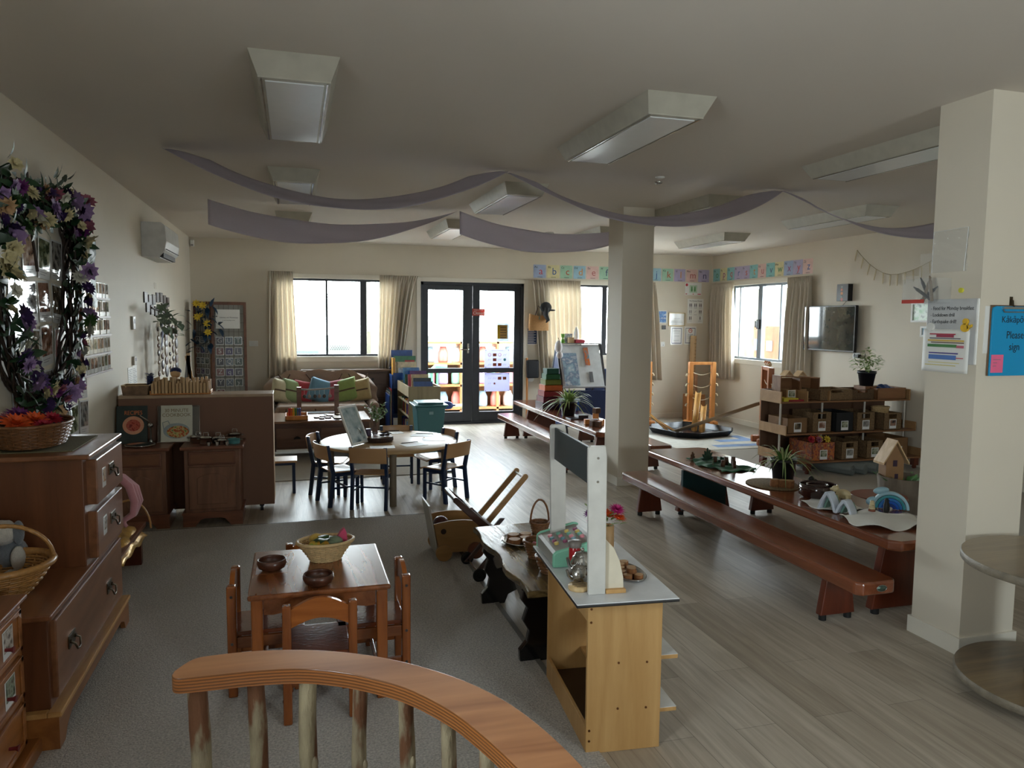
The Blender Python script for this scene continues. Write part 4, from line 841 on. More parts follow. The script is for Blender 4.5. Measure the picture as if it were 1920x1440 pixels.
# things on the sideboard
t = T('hanging_stone_frame', 'wooden frame with a driftwood bar and hanging stones in front of the sofa', 'frame', (.25, 8.98, .457))
for x in (-.2, .225):
    g = G(); g.box(x-.026, x+.026, -.03, .03, 0, .325+.02*(x > 0)); out(g, 'post', sb, t, bev=.003)
g = G(); g.tube([(-.19, 0, .30), (-.1, 0, .292), (0, 0, .295), (.1, 0, .3), (.21, 0, .315)], [.012, .01, .011, .009, .011], 8); out(g, 'driftwood_bar', mat('driftwood', (150, 146, 140), .7), t)
for i, x in enumerate((-.14, -.085, -.02, .03, .085, .15)):
    g = G(); g.ell((x, 0, .215), (.02, .008, .022), 16, 10); s_ = out(g, 'stone', mat('hanging_stone_a', (60, 52, 48), .4) if i % 2 == 0 else mat('hanging_stone_b', (140, 130, 124), .4), t)
    g = G(); g.cyl((x, 0, .235), (x, 0, .295), .0012, n=5); out(g, 'cord', paper, s_)
t = T('toy_box_tray', 'shallow wooden box with coloured pegs on the sideboard', 'box', (.02, 8.68, .457))
g = G(); w_, d, h = .12, .17, .05
g.box(-w_, w_, -d, -d+.01, 0, h); g.box(-w_, w_, d-.01, d, 0, h); g.box(-w_, -w_+.01, -d, d, 0, h); g.box(w_-.01, w_, -d, d, 0, h); g.box(-w_, w_, -d, d, 0, .006); out(g, 'box_body', toyw, t, bev=.002)
for i, c in enumerate(((190, 40, 40), (214, 100, 40), (226, 190, 60), (70, 150, 70), (40, 110, 170), (60, 70, 150))):
    g = G(); g.cyl((-.08+.023*i, .02, .006), (-.08+.023*i, .02, .1), .009, n=12); g.ell((-.08+.023*i, .02, .105), .012, 10, 8); out(g, 'peg', mat('peg_%d' % i, c, .35), t)
k = 0
for (x, y, r) in ((.24, 8.68, .035), (.31, 8.76, .04), (.36, 8.64, .035), (.40, 8.82, .045), (.46, 8.7, .05), (.29, 8.58, .03), (.47, 8.58, .055), (.36, 8.9, .035), (.5, 8.9, .04), (.56, 8.77, .04)):
    t = T('log_slice', 'small dark rimmed log slice on the sideboard, %s counting from the box' % ordn[k], 'wood slice', (x, y, .457), group='log slices on the sideboard'); k += 1
    g = G(); g.lathe([(0, 0), (r, 0), (r, .012), (r*.9, .0125)], 20, wob=.04); out(g, 'bark', MATS['dark_bark'], t); g = G(); g.lathe([(0, .0128), (r*.93, .0126)], 20, wob=.04); out(g, 'cut_face', mat('pale_log_face', (196, 170, 136), .35, var=.1), t)
t = T('mirror_board', 'long flat white board lying at the back of the sideboard', 'board', (.33, 9.12, .457))
g = G(); g.box(-.22, .24, -.07, .06, 0, .012); out(g, 'board', mat('mirror_white', (214, 218, 222), .1, metal=.4), t, bev=.003)
# drawer cabinet behind sofa
t = T('drawer_cabinet', 'dark brown drawer cabinet against the wall behind the sofa', 'cabinet', (.72, 10.86, 0), w=True)
cb = wood('taupe_cabinet_wood', (84, 66, 54), (108, 88, 74), 'x', 4, .5, .0)
g = G(); g.box(.12, 1.33, 10.76, 10.97, .05, .83); out(g, 'body', cb, t, bev=.004); g = G(); g.box(.09, 1.36, 10.72, 10.98, .83, .86); out(g, 'top', cb, t, bev=.004)
for z in (.1, .28, .46, .64):
    g = G(); g.box(1.0, 1.31, 10.745, 10.76, z, z+.16); d = out(g, 'drawer', cb, t, bev=.003)
    g = G(); g.tube([(1.07, 10.745, z+.08), (1.07, 10.725, z+.08)], [.012, .02], 12); out(g, 'knob', mat('dark_knob', (40, 32, 28), .4), d)
# ---- bookshelf, bin ----
t = T('book_display_shelf', 'pale birch book browser shelf beside the glass door', 'bookshelf', (1.57, 9.85, 0), w=True)
bsh = wood('bookshelf_ply', (150, 132, 98), (172, 152, 116), 'z', 4, .5, .0, .03)
g = G(); g.box(1.37, 1.775, 9.3, 9.318, .0+.01, .735); out(g, 'end_panel', bsh, t, bev=.003)
g = G(); g.box(1.37, 1.775, 10.33, 10.348, .01, .735); out(g, 'end_panel', bsh, t, bev=.003)
g = G(); g.box(1.37, 1.386, 9.318, 10.33, .60, .735); g.box(1.76, 1.775, 9.318, 10.33, .60, .735); g.box(1.386, 1.76, 9.318, 10.33, .59, .602); out(g, 'browser_box', bsh, t)
for z in (.06, .33, .5):
    g = G(); g.box(1.38, 1.765, 9.318, 10.33, z, z+.014); out(g, 'shelf', bsh, t)
g = G(); g.box(1.755, 1.765, 9.318, 10.33, .07, .59); out(g, 'back_panel', bsh, t)
bcol = [(170, 50, 50), (40, 80, 150), (210, 190, 150), (60, 120, 80), (220, 160, 60), (90, 60, 120), (200, 200, 200), (50, 60, 70), (190, 100, 120), (100, 150, 190)]
bm = [mat('book_cover_%d' % i, c, .35, var=.2, ns=25) for i, c in enumerate(bcol)]
cn = ['red', 'blue', 'cream', 'green', 'yellow orange', 'violet', 'pale grey', 'dark grey', 'rose', 'sky blue']
def flatbook(x, y, z, w_, h, th, ci, label, rx=0, rz=0, group='picture books', name='picture_book'):
    t = T(name, label, 'book', M=Matrix.Translation((x, y, z)) @ Euler((R(rx), 0, R(rz))).to_matrix().to_4x4(), group=group)
    g = G(); g.box(-w_/2, w_/2, -th/2, -th/2+.002, 0, h); g.box(-w_/2, w_/2, th/2-.002, th/2, 0, h); g.box(-w_/2, -w_/2+.002, -th/2, th/2, 0, h); out(g, 'cover', bm[ci], t)
    g = G(); g.box(-w_/2+.002, w_/2-.003, -th/2+.002, th/2-.002, .003, h-.003); out(g, 'pages', paper, t); return t
for i in range(9):
    y = 9.37+.105*i; flatbook(1.57+.03*math.sin(i*3), y, .603, .24-.01*(i % 3), .19+.03*(i % 3)+.008*i, .02, [1, 7, 2, 0, 8, 5, 3, 1, 9][i], '%s picture book standing in the birch browser, %s from the front' % (cn[[1, 7, 2, 0, 8, 5, 3, 1, 9][i]], ordn[i]), rx=-8, group='picture books in the birch browser')
for lv, z in enumerate((.075, .345)):
    for i in range(8):
        y = 9.36+.11*i; ci = (i*3+lv*2) % 10
        flatbook(1.50, y, z, .2, .17+.02*((i*7) % 3), .03, ci, '%s book on the %s shelf of the birch bookshelf, %s from the door end' % (cn[ci], ['lowest', 'middle'][lv], ordn[i]), group='books inside the birch bookshelf')
# blue book rack behind it
t = T('blue_book_rack', 'tall blue book rack behind the birch bookshelf', 'rack', (1.5, 10.62, 0), w=True)
nv = mat('strong_blue_paint', (30, 66, 128), .4)
g = G(); g.box(1.30, 1.32, 10.42, 10.8, 0.01, .80); g.box(1.68, 1.70, 10.42, 10.8, 0.01, .8); g.box(1.32, 1.68, 10.40, 10.415, .62, .83); g.box(1.32, 1.68, 10.415, 10.8, .60, .615); g.box(1.32, 1.68, 10.415, 10.8, .2, .215); g.box(1.32, 1.68, 10.78, 10.8, .2, .9); out(g, 'rack_body', nv, t, bev=.003)
for i, (w_, h, dz, ci, dx, lb) in enumerate(((.30, .28, 0, 6, .05, 'white picture book with a dark twig in the blue rack, front'), (.33, .36, .0, 2, .0, 'brown patterned flat book in the blue rack, second row'), (.31, .44, 0, 3, .01, 'green picture book with a red patch in the blue rack'), (.3, .52, 0, 1, -.02, 'tall dark blue book at the back of the blue rack'))):
    b_ = flatbook(1.5+dx, 10.45+.075*i, .616, w_, h, .025, ci, lb, rx=-4, group='books in the blue rack')
    if i == 2: g = G(); g.box(.0, .14, -.0145, -.013, .28, .38); out(g, 'red_patch', bm[0], b_)
flatbook(1.345, 10.6, .616, .03, .42, .2, 4, 'orange book standing at the left end of the blue rack', rz=0, group='books in the blue rack')
flatbook(1.40, 10.52, .616, .03, .36, .12, 2, 'pale yellow book right of the orange one in the blue rack', group='books in the blue rack')
for i in range(6):
    g = G(); g.box(1.225+.012*i, 1.234+.012*i, 10.1+.05*i, 10.55+.03*i, .008, .55+.03*(i % 3)); one(g, 'folded_board', [nv, MATS['stand_grey'], MATS['dark_green_cover'], steel, palew, bm[0]][i], '%s flat board standing on edge left of the birch bookshelf' % ['leftmost blue', 'grey', 'dark green', 'silver', 'pale wooden', 'rightmost red'][i], 'board', 'boards stacked beside the bookshelf')
t = T('wheelie_bin', 'teal plastic wheelie bin in front of the bookshelf by the door', 'bin', (1.49, 8.55, 0))
teal = mat('teal_plastic', (70, 124, 130), .35, var=.02)
g = G(); b_, tp = .125, .165; v = [(-b_, -b_*1.1, .03), (b_, -b_*1.1, .03), (b_, b_*1.1, .03), (-b_, b_*1.1, .03), (-tp, -tp*1.1, .58), (tp, -tp*1.1, .58), (tp, tp*1.1, .58), (-tp, tp*1.1, .58)]
g.add(v, [(0, 3, 2, 1), (4, 5, 6, 7), (0, 1, 5, 4), (1, 2, 6, 5), (2, 3, 7, 6), (3, 0, 4, 7)]); g.box(-.178, .178, -.195, .195, .565, .59); out(g, 'bin_body', teal, t, bev=.012, seg=3)
g = G(); g.box(-.195, .195, -.215, .21, .592, .612); g.box(-.15, .15, -.16, .17, .612, .635); out(g, 'lid', teal, t, bev=.012, seg=3)
g = G(); g.box(-.08, .05, -.185, -.15, .626, .64); out(g, 'lid_grip', teal, t, bev=.006); g = G(); g.box(-.025, .025, -.185, -.178, .50, .535); out(g, 'latch', mat('pale_teal', (140, 180, 184), .4), t, bev=.003)
for x in (-.11, .11):
    g = G(); g.cyl((x-.015, .12, .035), (x+.015, .12, .035), .035); out(g, 'wheel', rubber, t)
g = G(); g.box(-.13, -.129, -.06, .03, .1, .3); out(g, 'sticker', paper, t)
t = T('blue_dustpan', 'blue dustpan resting behind the teal bin', 'dustpan', (1.74, 8.72, .46))
g = G(); g.ell((0, 0, .1), (.08, .06, .05), 16, 10); g.box(.02, .1, -.02, .02, .09, .11); out(g, 'pan', mat('bright_blue', (60, 90, 170), .4), t)
# ================= push cart, doll stroller, dark bench =================
t = T('push_cart', 'pale wooden push cart with a round hole and upright handle', 'cart', (1.03, 4.87, 0), w=True)
pc = wood('cart_ply', (150, 112, 66), (176, 134, 84), 'x', 4, .45, .0, .03)
for y in (4.74, 5.0):
    arc = [(.86+.36*k/12, .235+.035*math.sin(math.pi*(.15+.8*k/12))) for k in range(13)]
    g = G(); g.prism([(1.2, .055), (.9, .055)]+arc, y-.006, y+.006, 'y'); sd = out(g, 'side_panel', pc, t, fix=True, bev=.002)
    if y < 4.8:
        g = G(); g.cyl((.925, y-.0065, .2), (.925, y-.008, .2), .018, n=24); out(g, 'hole', mat('dark_hole', (50, 30, 20), .7), sd)
g = G(); g.box(.9, 1.2, 4.746, 4.994, .055, .068); g.box(1.2, 1.212, 4.746, 4.994, .055, .22); out(g, 'cart_box', pc, t)
g = G(); g.prism([(.885, .03), (.895, .03), (.835, .375), (.825, .375)], 4.73, 5.01, 'y'); out(g, 'front_panel', mat('pale_grey_panel', (170, 166, 156), .4), t, fix=True)
for y in (4.765, 4.975):
    g = G(); d = Vector((.30, 0, .34)).normalized(); nrm = Vector((-d.z, 0, d.x)); a = Vector((1.19, y, .19)); L = .455
    pts = [(a+nrm*.019), (a-nrm*.019)]+[a+d*L+(nrm*(-math.cos(q))+d*math.sin(q))*.019 for q in [math.pi*k/8 for k in range(9)]]
    g.prism([(p.x, p.z) for p in pts], y-.007, y+.007, 'y'); out(g, 'handle_bar', pc, t, fix=True)
g = G(); e = a+d*(L-.01); g.cyl((e.x, 4.772, e.z), (e.x, 4.968, e.z), .009); out(g, 'grip_rod', mat('pale_rod', (206, 200, 190), .35), t)
for x in (.925, 1.14):
    for y in (4.72, 5.02):
        g = G(); g.cyl((x, y-.012, .062), (x, y+.012, .062), .054, n=36); g.cyl((x, y-.014, .062), (x, y-.012, .062), .012, n=12); out(g, 'wheel', pc if x < 1 else mat('brown_wheel', (106, 58, 36), .4), t, bev=.003)
g = G(); g.ell((.925, 4.83, .225), .055, 24, 16); one(g, 'wooden_ball', mat('brown_ball', (70, 28, 22), .35), 'dark brown ball in the front corner of the push cart', 'ball')
t = T('doll_stroller', 'dark brown wooden doll stroller leaning behind the push cart', 'stroller', (1.1, 4.42, 0), w=True)
dk = wood('dark_stroller_wood', (50, 28, 20), (78, 46, 32), 'x', 5, .3, .3)
for y in (4.33, 4.58):
    g = G(); g.prism([(.90, .50), (.925, .525), (1.29, .2), (1.33, .12), (1.29, .1), (1.2, .2)], y-.012, y+.012, 'y'); out(g, 'side_rail', dk, t, bev=.006, fix=True)
    g = G(); g.prism([(1.27, .3), (1.305, .3), (1.07, .03), (1.035, .03)], y-.011+.025, y+.011+.025, 'y'); out(g, 'leg', dk, t, bev=.004, fix=True)
g = G(); g.cyl((.915, 4.31, .512), (.915, 4.6, .512), .014); out(g, 'grip', dk, t)
g = G(); g.cyl((1.02, 4.345, .44), (1.02, 4.57, .44), .012); out(g, 'crossbar', dk, t)
g = G(); g.prism([(1.06, .36), (1.08, .39), (1.27, .22), (1.25, .19)], 4.345, 4.568, 'y'); out(g, 'seat', dk, t, fix=True)
for x in (1.06, 1.31):
    g = G(); g.cyl((x, 4.30, .045), (x, 4.63, .045), .006); ax_ = out(g, 'axle', steel, t)
    for y in (4.29, 4.625):
        g = G(); g.tube([(x+.03*math.cos(q), y, .045+.03*math.sin(q)) for q in [2*math.pi*k/24 for k in range(24)]], .012, 10, True); g.cyl((x, y-.006, .045), (x, y+.006, .045), .03); out(g, 'wheel', rubber, t)
t = T('dark_bench_table', 'low dark carved bench table with scalloped black ends beside the counter', 'table', (1.2, 3.65, 0), w=True)
slabm = wood('dark_gold_slab', (66, 54, 38), (128, 108, 70), 'y', 5, .2, .5, .6, 14)
rq = random.Random(4); L_ = [(.985+.014*math.sin(k*1.1)+.008*rq.random(), 3.10+1.08*k/14) for k in range(15)]; R_ = [(1.40+.012*math.sin(k*.9), 4.2-1.1*k/14) for k in range(15)]
g = G(); g.prism(L_[::-1][::-1]+R_, .345, .378, 'z'); out(g, 'tabletop', slabm, t, bev=.006, fix=True)
dkb = mat('black_gloss_wood', (18, 16, 18), .15, coat=.6)
for y in (3.22, 3.95):
    prof = [(1.0, .345), (.99, .30), (1.02, .26), (1.0, .2), (1.03, .15), (1.02, .1), (.985, .06), (.99, .0), (1.12, .0), (1.14, .05), (1.2, .075), (1.26, .05), (1.28, .0), (1.41, 0), (1.415, .06), (1.38, .1), (1.37, .15), (1.4, .2), (1.38, .26), (1.41, .3), (1.4, .345)]
    g = G(); g.prism(prof, y-.016, y+.016, 'y'); out(g, 'end_board', dkb, t, bev=.004, fix=True)
g = G(); g.prism([(3.24, .345), (3.93, .345), (3.93, .26), (3.8, .25), (3.7, .29), (3.585, .27), (3.47, .29), (3.37, .25), (3.24, .26)], 1.035, 1.055, 'x'); out(g, 'apron', dkb, t, fix=True)
t = T('silver_tray', 'oval silver tray with wood slices on the dark bench table', 'tray', (1.17, 3.83, .3785))
g = G(); g.lathe([(0, 0), (.075, 0), (.095, .012), (.1, .013), (.096, .018), (.074, .005), (0, .005)], 36, ex=1, ey=1.2); out(g, 'tray_body', steel, t)
def rough_slice(loc, r, h, label, group, name='wood_slice', top='log_face'):
    t = T(name, label, 'wood slice', loc, group=group); g = G(); g.lathe([(r*.95, 0), (r, h*.1), (r, h*.9), (r*.95, h)], 20, wob=.05); out(g, 'bark', mat('tan_bark', (140, 92, 54), .8, var=.3, ns=60), t)
    g = G(); g.lathe([(0, h+.0003), (r*.94, h+.0003)], 20, wob=.05); out(g, 'cut_face', mat('light_cut_face', (190, 150, 104), .6, var=.15, ns=30), t)
for i, (x, y, z) in enumerate(((1.13, 3.79, 0), (1.2, 3.81, 0), (1.15, 3.88, 0), (1.22, 3.88, 0))):
    rough_slice((x, y, .384), .033, .026, 'round wood slice on the silver tray of the dark bench, %s' % ['near left', 'near right', 'far left', 'far right'][i], 'wood slices on the silver tray')
basket('small_basket', 'brown wicker basket with a pink cloth at the middle of the dark bench', (1.2, 3.56, .3785), [(.055, 0), (.07, .05), (.078, .085)], wickd, 1.1, 1, 0, 20, .0035, None, .007)
g = G(); g.grid(lambda u, v: (1.155+.09*u, 3.50+.07*v, .455+.012*math.sin(u*6+v*4)), 10, 8); one(g, 'pink_cloth', mat('pink_felt', (196, 70, 104), .85), 'pink cloth tucked in the brown basket on the dark bench', 'cloth', solid=.006)
basket('dark_wicker_basket', 'dark wicker basket nearest the counter on the dark bench', (1.19, 3.33, .3785), [(.06, 0), (.075, .04), (.085, .075)], wickd, 1, 1, 0, 20, .004, None, .007)
basket('arch_handle_basket', 'small wicker basket with a tall arched handle at the far end of the dark bench', (1.335, 3.98, .3785), [(.04, 0), (.05, .04), (.055, .06)], wickd, 1, 1, R(0), 16, .0035, (.13, .006), .006)
# ================= counter =================
CR = R(-5)
t = T('play_shop_counter', 'birch play shop counter with white top and upright posts', 'counter', (1.008, 2.44, 0), CR)
ct = t
g = G(); g.box(0, .287, 0, .016, .0, .592); e1 = out(g, 'end_panel', birch, t, bev=.002)
for (x, z) in ((.012, .55), (.012, .5), (.012, .09), (.012, .05), (.12, .34), (.23, .335), (.12, .165), (.23, .16), (.26, .57)):
    g = G(); g.cyl((x, -.0005, z), (x, -.002, z), .0045, n=12); out(g, 'screw', mat('brass_screw', (110, 70, 40), .3, metal=.8), e1)
g = G(); g.box(0, .287, .585, .601, .0, .592); out(g, 'end_panel', birch, t, bev=.002)
g = G(); g.box(0, .014, .016, .585, .0, .10); out(g, 'kickboard', birch, t, bev=.002)
g = G(); g.box(0, .014, .016, .585, .50, .592); out(g, 'top_rail', birch, t, bev=.002)
for z in (.33, .125):
    g = G(); g.box(.15, .36, .0 if z == .9 else .018, .583, z, z+.016); o = out(g, 'shelf', birch, t, bev=.002); g = G(); g.box(.27, .36, .018, .583, z+.016, z+.0175); out(g, 'shelf_laminate', white, o)
g = G(); g.box(.014, .287, .016, .585, .03, .042); out(g, 'bottom_board', mat('dark_bottom', (70, 50, 34), .5), t)
g = G(); g.box(-.07, .312, -.092, .602, .5925, .6025); out(g, 'top_edge', mat('black_edge', (30, 26, 26), .4), t, bev=.003)
g = G(); g.box(-.069, .311, -.091, .601, .6025, .6065); out(g, 'countertop', mat('white_laminate', (222, 224, 226), .28), t, bev=.002)
wpost = mat('white_post_paint', (206, 204, 198), .4)
for y, x0 in ((-.012, 0), (.535, 0)):
    g = G(); g.prism([(x0-.004, .607), (x0+.060, .607), (x0+.056, 1.11), (x0+.05, 1.148), (x0-.006, 1.148), (x0-.014, 1.14), (x0-.014, 1.1)], y, y+.018, 'y'); p_ = out(g, 'post', wpost, t, bev=.003, fix=True)
    if y < 0:
        for z in (1.105, 1.02):
            g = G(); g.cyl((.022, y-.0005, z), (.022, y-.0022, z), .0045, n=12); out(g, 'screw', steel, p_)
g = G(); g.box(.004, .014, .006, .535, 1.0, 1.135); out(g, 'chalkboard', mat('dark_green_chalkboard', (34, 48, 52), .35), t, bev=.002)
g = G(); g.prism([(.062, .607), (.135, .607), (.132, .66), (.118, .72), (.095, .77), (.062, .805)], .004, .016, 'y'); out(g, 'bracket', mat('cream_bracket', (222, 212, 190), .4), t, bev=.002, fix=True)
g = G(); g.box(.062, .138, -.012, .03, .607, .622); out(g, 'bracket_foot', birch, t, bev=.002)
ZC = .6072
def onc(x, y, z=ZC):
    c, s = math.cos(CR), math.sin(CR); return (1.008+x*c-y*s, 2.44+x*s+y*c, z)
# cash register
t = T('toy_cash_register', 'mint green toy cash register with coloured buttons on the counter', 'cash register', onc(.035, .44), R(-5))
mint = mat('mint_green_paint', (132, 196, 168), .4); rg = mat('register_grey', (150, 148, 140), .4)
prof = [(-.12, 0), (.12, 0), (.12, .125), (.09, .13), (-.1, .085), (-.12, .07)]
for x in (-.14, .14):
    g = G(); g.prism([(p[0]*.78, p[1]*.8) for p in prof], x-.009, x+.009, 'x', M=None); out(g, 'side_panel', mint, t, bev=.008, fix=True)
g = G(); g.prism([(-.09, .004), (.09, .004), (.09, .094), (.07, .097), (-.078, .062), (-.09, .053)], -.131, .131, 'x'); b_ = out(g, 'register_body', rg, t, fix=True)
bc = [(226, 140, 150), (226, 200, 110), (110, 150, 160), (120, 180, 160), (150, 80, 110)]
for i in range(4):
    for j in range(4):
        y = -.055+.036*j; z = .0625+(y+.078)/.148*.035; g = G(); g.cyl((-.05+.036*i, y, z+.001), (-.05+.036*i, y-.002, z+.010), .0095, n=14); out(g, 'button', mat('button_%d' % ((i*2+j*3) % 5), bc[(i*2+j*3) % 5], .4), b_)
t.rotation_euler = (0, 0, R(-95))
# kettle
def kettle(loc, s, label):
    t = T('steel_teapot', label, 'teapot', loc, R(200), 'steel teapots on the counter')
    g = G(); g.lathe([(0, 0), (.03*s, 0), (.042*s, .02*s), (.044*s, .045*s), (.036*s, .07*s), (.028*s, .076*s)], 28); out(g, 'pot_body', steel, t)
    g = G(); g.lathe([(.03*s, .076*s), (.026*s, .084*s), (0, .09*s)], 24); g.ell((0, 0, .096*s), .007*s, 10, 8); out(g, 'lid', steel, t)
    g = G(); g.tube([(.04*s, 0, .03*s), (.062*s, 0, .05*s), (.072*s, 0, .078*s)], [.011*s, .008*s, .006*s], 10); out(g, 'spout', steel, t)
    g = G(); g.tube([(-.036*s, 0, .068*s), (-.068*s, 0, .066*s), (-.074*s, 0, .04*s), (-.043*s, 0, .022*s)], .0035*s, 8); out(g, 'teapot_handle', steel, t)
kettle(onc(.035, .20), 1.05, 'larger steel teapot beside the cash register'); kettle(onc(-.005, .115), .8, 'smaller steel teapot just behind the near post')
t = T('red_lidded_jar', 'clear jar with a red content and grey lid behind the near post', 'jar', onc(.03, .29))
g = G(); g.lathe([(0, 0), (.022, 0), (.024, .01), (.024, .075), (.02, .085)], 20); out(g, 'jar_glass', mat('red_jar', (170, 34, 40), .15), t); g = G(); g.lathe([(.026, .085), (.027, .09), (.027, .108), (0, .11)], 20); out(g, 'lid', mat('grey_lid', (120, 112, 106), .4), t)
t = T('round_trivet', 'round wooden trivet with dark slots at the foot of the near post', 'trivet', onc(-.02, .055))
g = G(); g.lathe([(0, 0), (.038, 0), (.04, .004), (.04, .016), (0, .017)], 28); out(g, 'trivet_body', wickp, t)
for k in range(5):
    g = G(); g.box(-.026+.004*abs(k-2), .026-.004*abs(k-2), -.024+.012*k-.0015, -.024+.012*k+.0015, .017, .0178); out(g, 'slot', mat('dark_slot', (60, 40, 26), .6), t)
t = T('flower_vase', 'tan vase with magenta and orange flowers behind the posts', 'vase', onc(.245, .52))
g = G(); g.lathe([(0, 0), (.026, 0), (.028, .01), (.027, .1), (.024, .1), (.024, .01), (0, .008)], 24); out(g, 'vase_body', mat('tan_wood_vase', (178, 142, 98), .5), t)
for i, (dx, dy, dz, c, r) in enumerate(((.03, -.02, .165, 'magenta', .04), (-.05, .0, .13, 'magenta', .036), (-.01, .01, .15, 'orange', .03), (.05, .0, .125, 'orange', .036), (.02, .03, .13, 'orange', .028), (-.085, .0, .15, 'purple', .03), (-.06, .03, .11, 'magenta', .028))):
    g = G(); bloom(g, (dx, dy, dz), r, 14, (dx*4, dy*4-.4, 1), .5, 3, .3); g.ell((dx, dy, dz+.003), r*.2, 8, 6); out(g, 'flower', fm(c), t)
g = G()
for k in range(40):
    rq = random.Random(k); a = rq.random()*6.28; e = .02+.07*rq.random(); g.leaf((e*.6*math.cos(a), e*.6*math.sin(a), .1+.06*rq.random()), (math.cos(a), math.sin(a), .5), (0, 0, 1), .035, .016, 3)
g.tube([(0, 0, .09), (-.07, 0, .17), (-.11, 0, .2)], .002, 5); out(g, 'foliage', green_l, t)
t = T('oval_steel_tray', 'oval steel tray of wooden biscuits at the right of the counter', 'tray', onc(.21, .19), R(0))
g = G(); g.lathe([(0, 0), (.05, 0), (.064, .008), (.068, .009), (.064, .012), (.05, .004), (0, .004)], 36, ex=1, ey=1.75, M=None); out(g, 'tray_body', steel, t)
k = 0
for (x, y, z) in ((-.02, -.075, .004), (.022, -.08, .004), (-.03, -.03, .004), (.012, -.038, .004), (-.02, .012, .004), (.025, .01, .004), (-.005, .052, .004), (.02, .08, .004), (.0, -.06, .0235)):
    q = onc(.21+x, .19+y); rough_slice((q[0], q[1], ZC+z), .0185, .018, 'small wooden biscuit on the oval steel tray, %s from the near end' % ordn[k], 'wooden biscuits on the steel tray', 'wooden_biscuit'); k += 1
g = G(); g.ell((0, 0, 0), (.004, .03, .03), 16, 12); o = one(g, 'mint_disc', mint, 'mint green disc lying inside the open back of the counter', 'disc'); o.location = onc(.02, .1, .20)
o.location = onc(.05, .09, .0425)
# ================= long benches and tables =================
bench_first = {}
def bench(x0, y0, y1, label, w_=.245, h=.305, th=.068, key='b', ov=.3):
    ln = y1-y0
    t = T('long_bench', label, 'bench', (x0+w_/2, (y0+y1)/2, 0), w=True, group='long red brown benches')
    g = G(); c = .03; g.prism([(x0+c, y0), (x0+w_-c, y0), (x0+w_, y0+c), (x0+w_, y1-c), (x0+w_-c, y1), (x0+c, y1), (x0, y1-c), (x0, y0+c)], h-th, h); out(g, 'seat', redw, t, bev=.012, seg=3, fix=True)
    for y in (y0+ov, y1-ov):
        g = G(); cx = x0+w_/2; g.prism([(cx-.078, h-th), (cx+.078, h-th), (cx+.11, .03), (cx-.11, .03)], y-.022, y+.022, 'y'); l = out(g, 'leg', redz, t, bev=.006, fix=True)
        for s_ in (-1, 1):
            g = G(); g.cyl((cx+s_*.08, y, .0), (cx+s_*.08, y, .03), .02, n=16); out(g, 'foot', rubber, l)
    return t
def ltable(x0, x1, y0, y1, label, h=.46, th=.055, ov=(.2, .5)):
    t = T('long_table', label, 'table', ((x0+x1)/2, (y0+y1)/2, 0), w=True, group='long red brown tables')
    g = G(); c = .05; g.prism([(x0+c, y0), (x1-c, y0), (x1, y0+c), (x1, y1-c), (x1-c, y1), (x0+c, y1), (x0, y1-c), (x0, y0+c)], h-th, h); out(g, 'tabletop', redw, t, bev=.012, seg=3, fix=True)
    for y in (y0+ov[0], y1-ov[1]):
        cx = (x0+x1)/2; g = G(); g.prism([(cx-.17, h-th), (cx+.17, h-th), (cx+.245, .03), (cx-.245, .03)], y-.025, y+.025, 'y'); l = out(g, 'leg', redz, t, bev=.006, fix=True)
        for s_ in (-1, 1):
            g = G(); g.cyl((cx+s_*.2, y, .0), (cx+s_*.2, y, .03), .022, n=16); out(g, 'foot', rubber, l)
    return t
b1 = bench(2.662, 2.972, 5.785, 'long red brown bench in front of the right table, nearest the camera')
g = G(); g.lathe([(0, 0), (.026, 0), (.024, .004), (0, .005)], 32, ex=1.15, ey=.62, M=Matrix.Translation((2.8, 2.972, .272)) @ Euler((R(90), 0, 0)).to_matrix().to_4x4()); pl_ = out(g, 'oval_plate', mat('green_metal_plate', (90, 110, 100), .3, metal=.8), b1)
g = G(); g.tube([(2.8+.03*math.cos(a), 2.969, .272+.016*math.sin(a)) for a in [2*math.pi*k/32 for k in range(32)]], .0018, 6, True); out(g, 'plate_rim', steel, pl_)
ltable(2.965, 3.53, 3.075, 5.93, 'long red brown table on the right with the leafy plant and snow scene')
bench(3.6, 3.3, 5.6, 'long red brown bench mostly hidden behind the right table')
bench(2.66, 6.93, 9.83, 'long red brown bench in the farther set, left of its table')
ltable(2.93, 3.42, 6.93, 10.0, 'long red brown table in the farther set with the rainbow boxes')
bench(3.52, 6.9, 9.3, 'long red brown bench behind the farther table, end showing right of the centre column')
g = G(); g.box(3.02, 3.42, 5.36, 5.39, .05, .38); one(g, 'teal_board', mat('dark_teal_board', (14, 60, 66), .5), 'dark teal board standing under the right table', 'board')
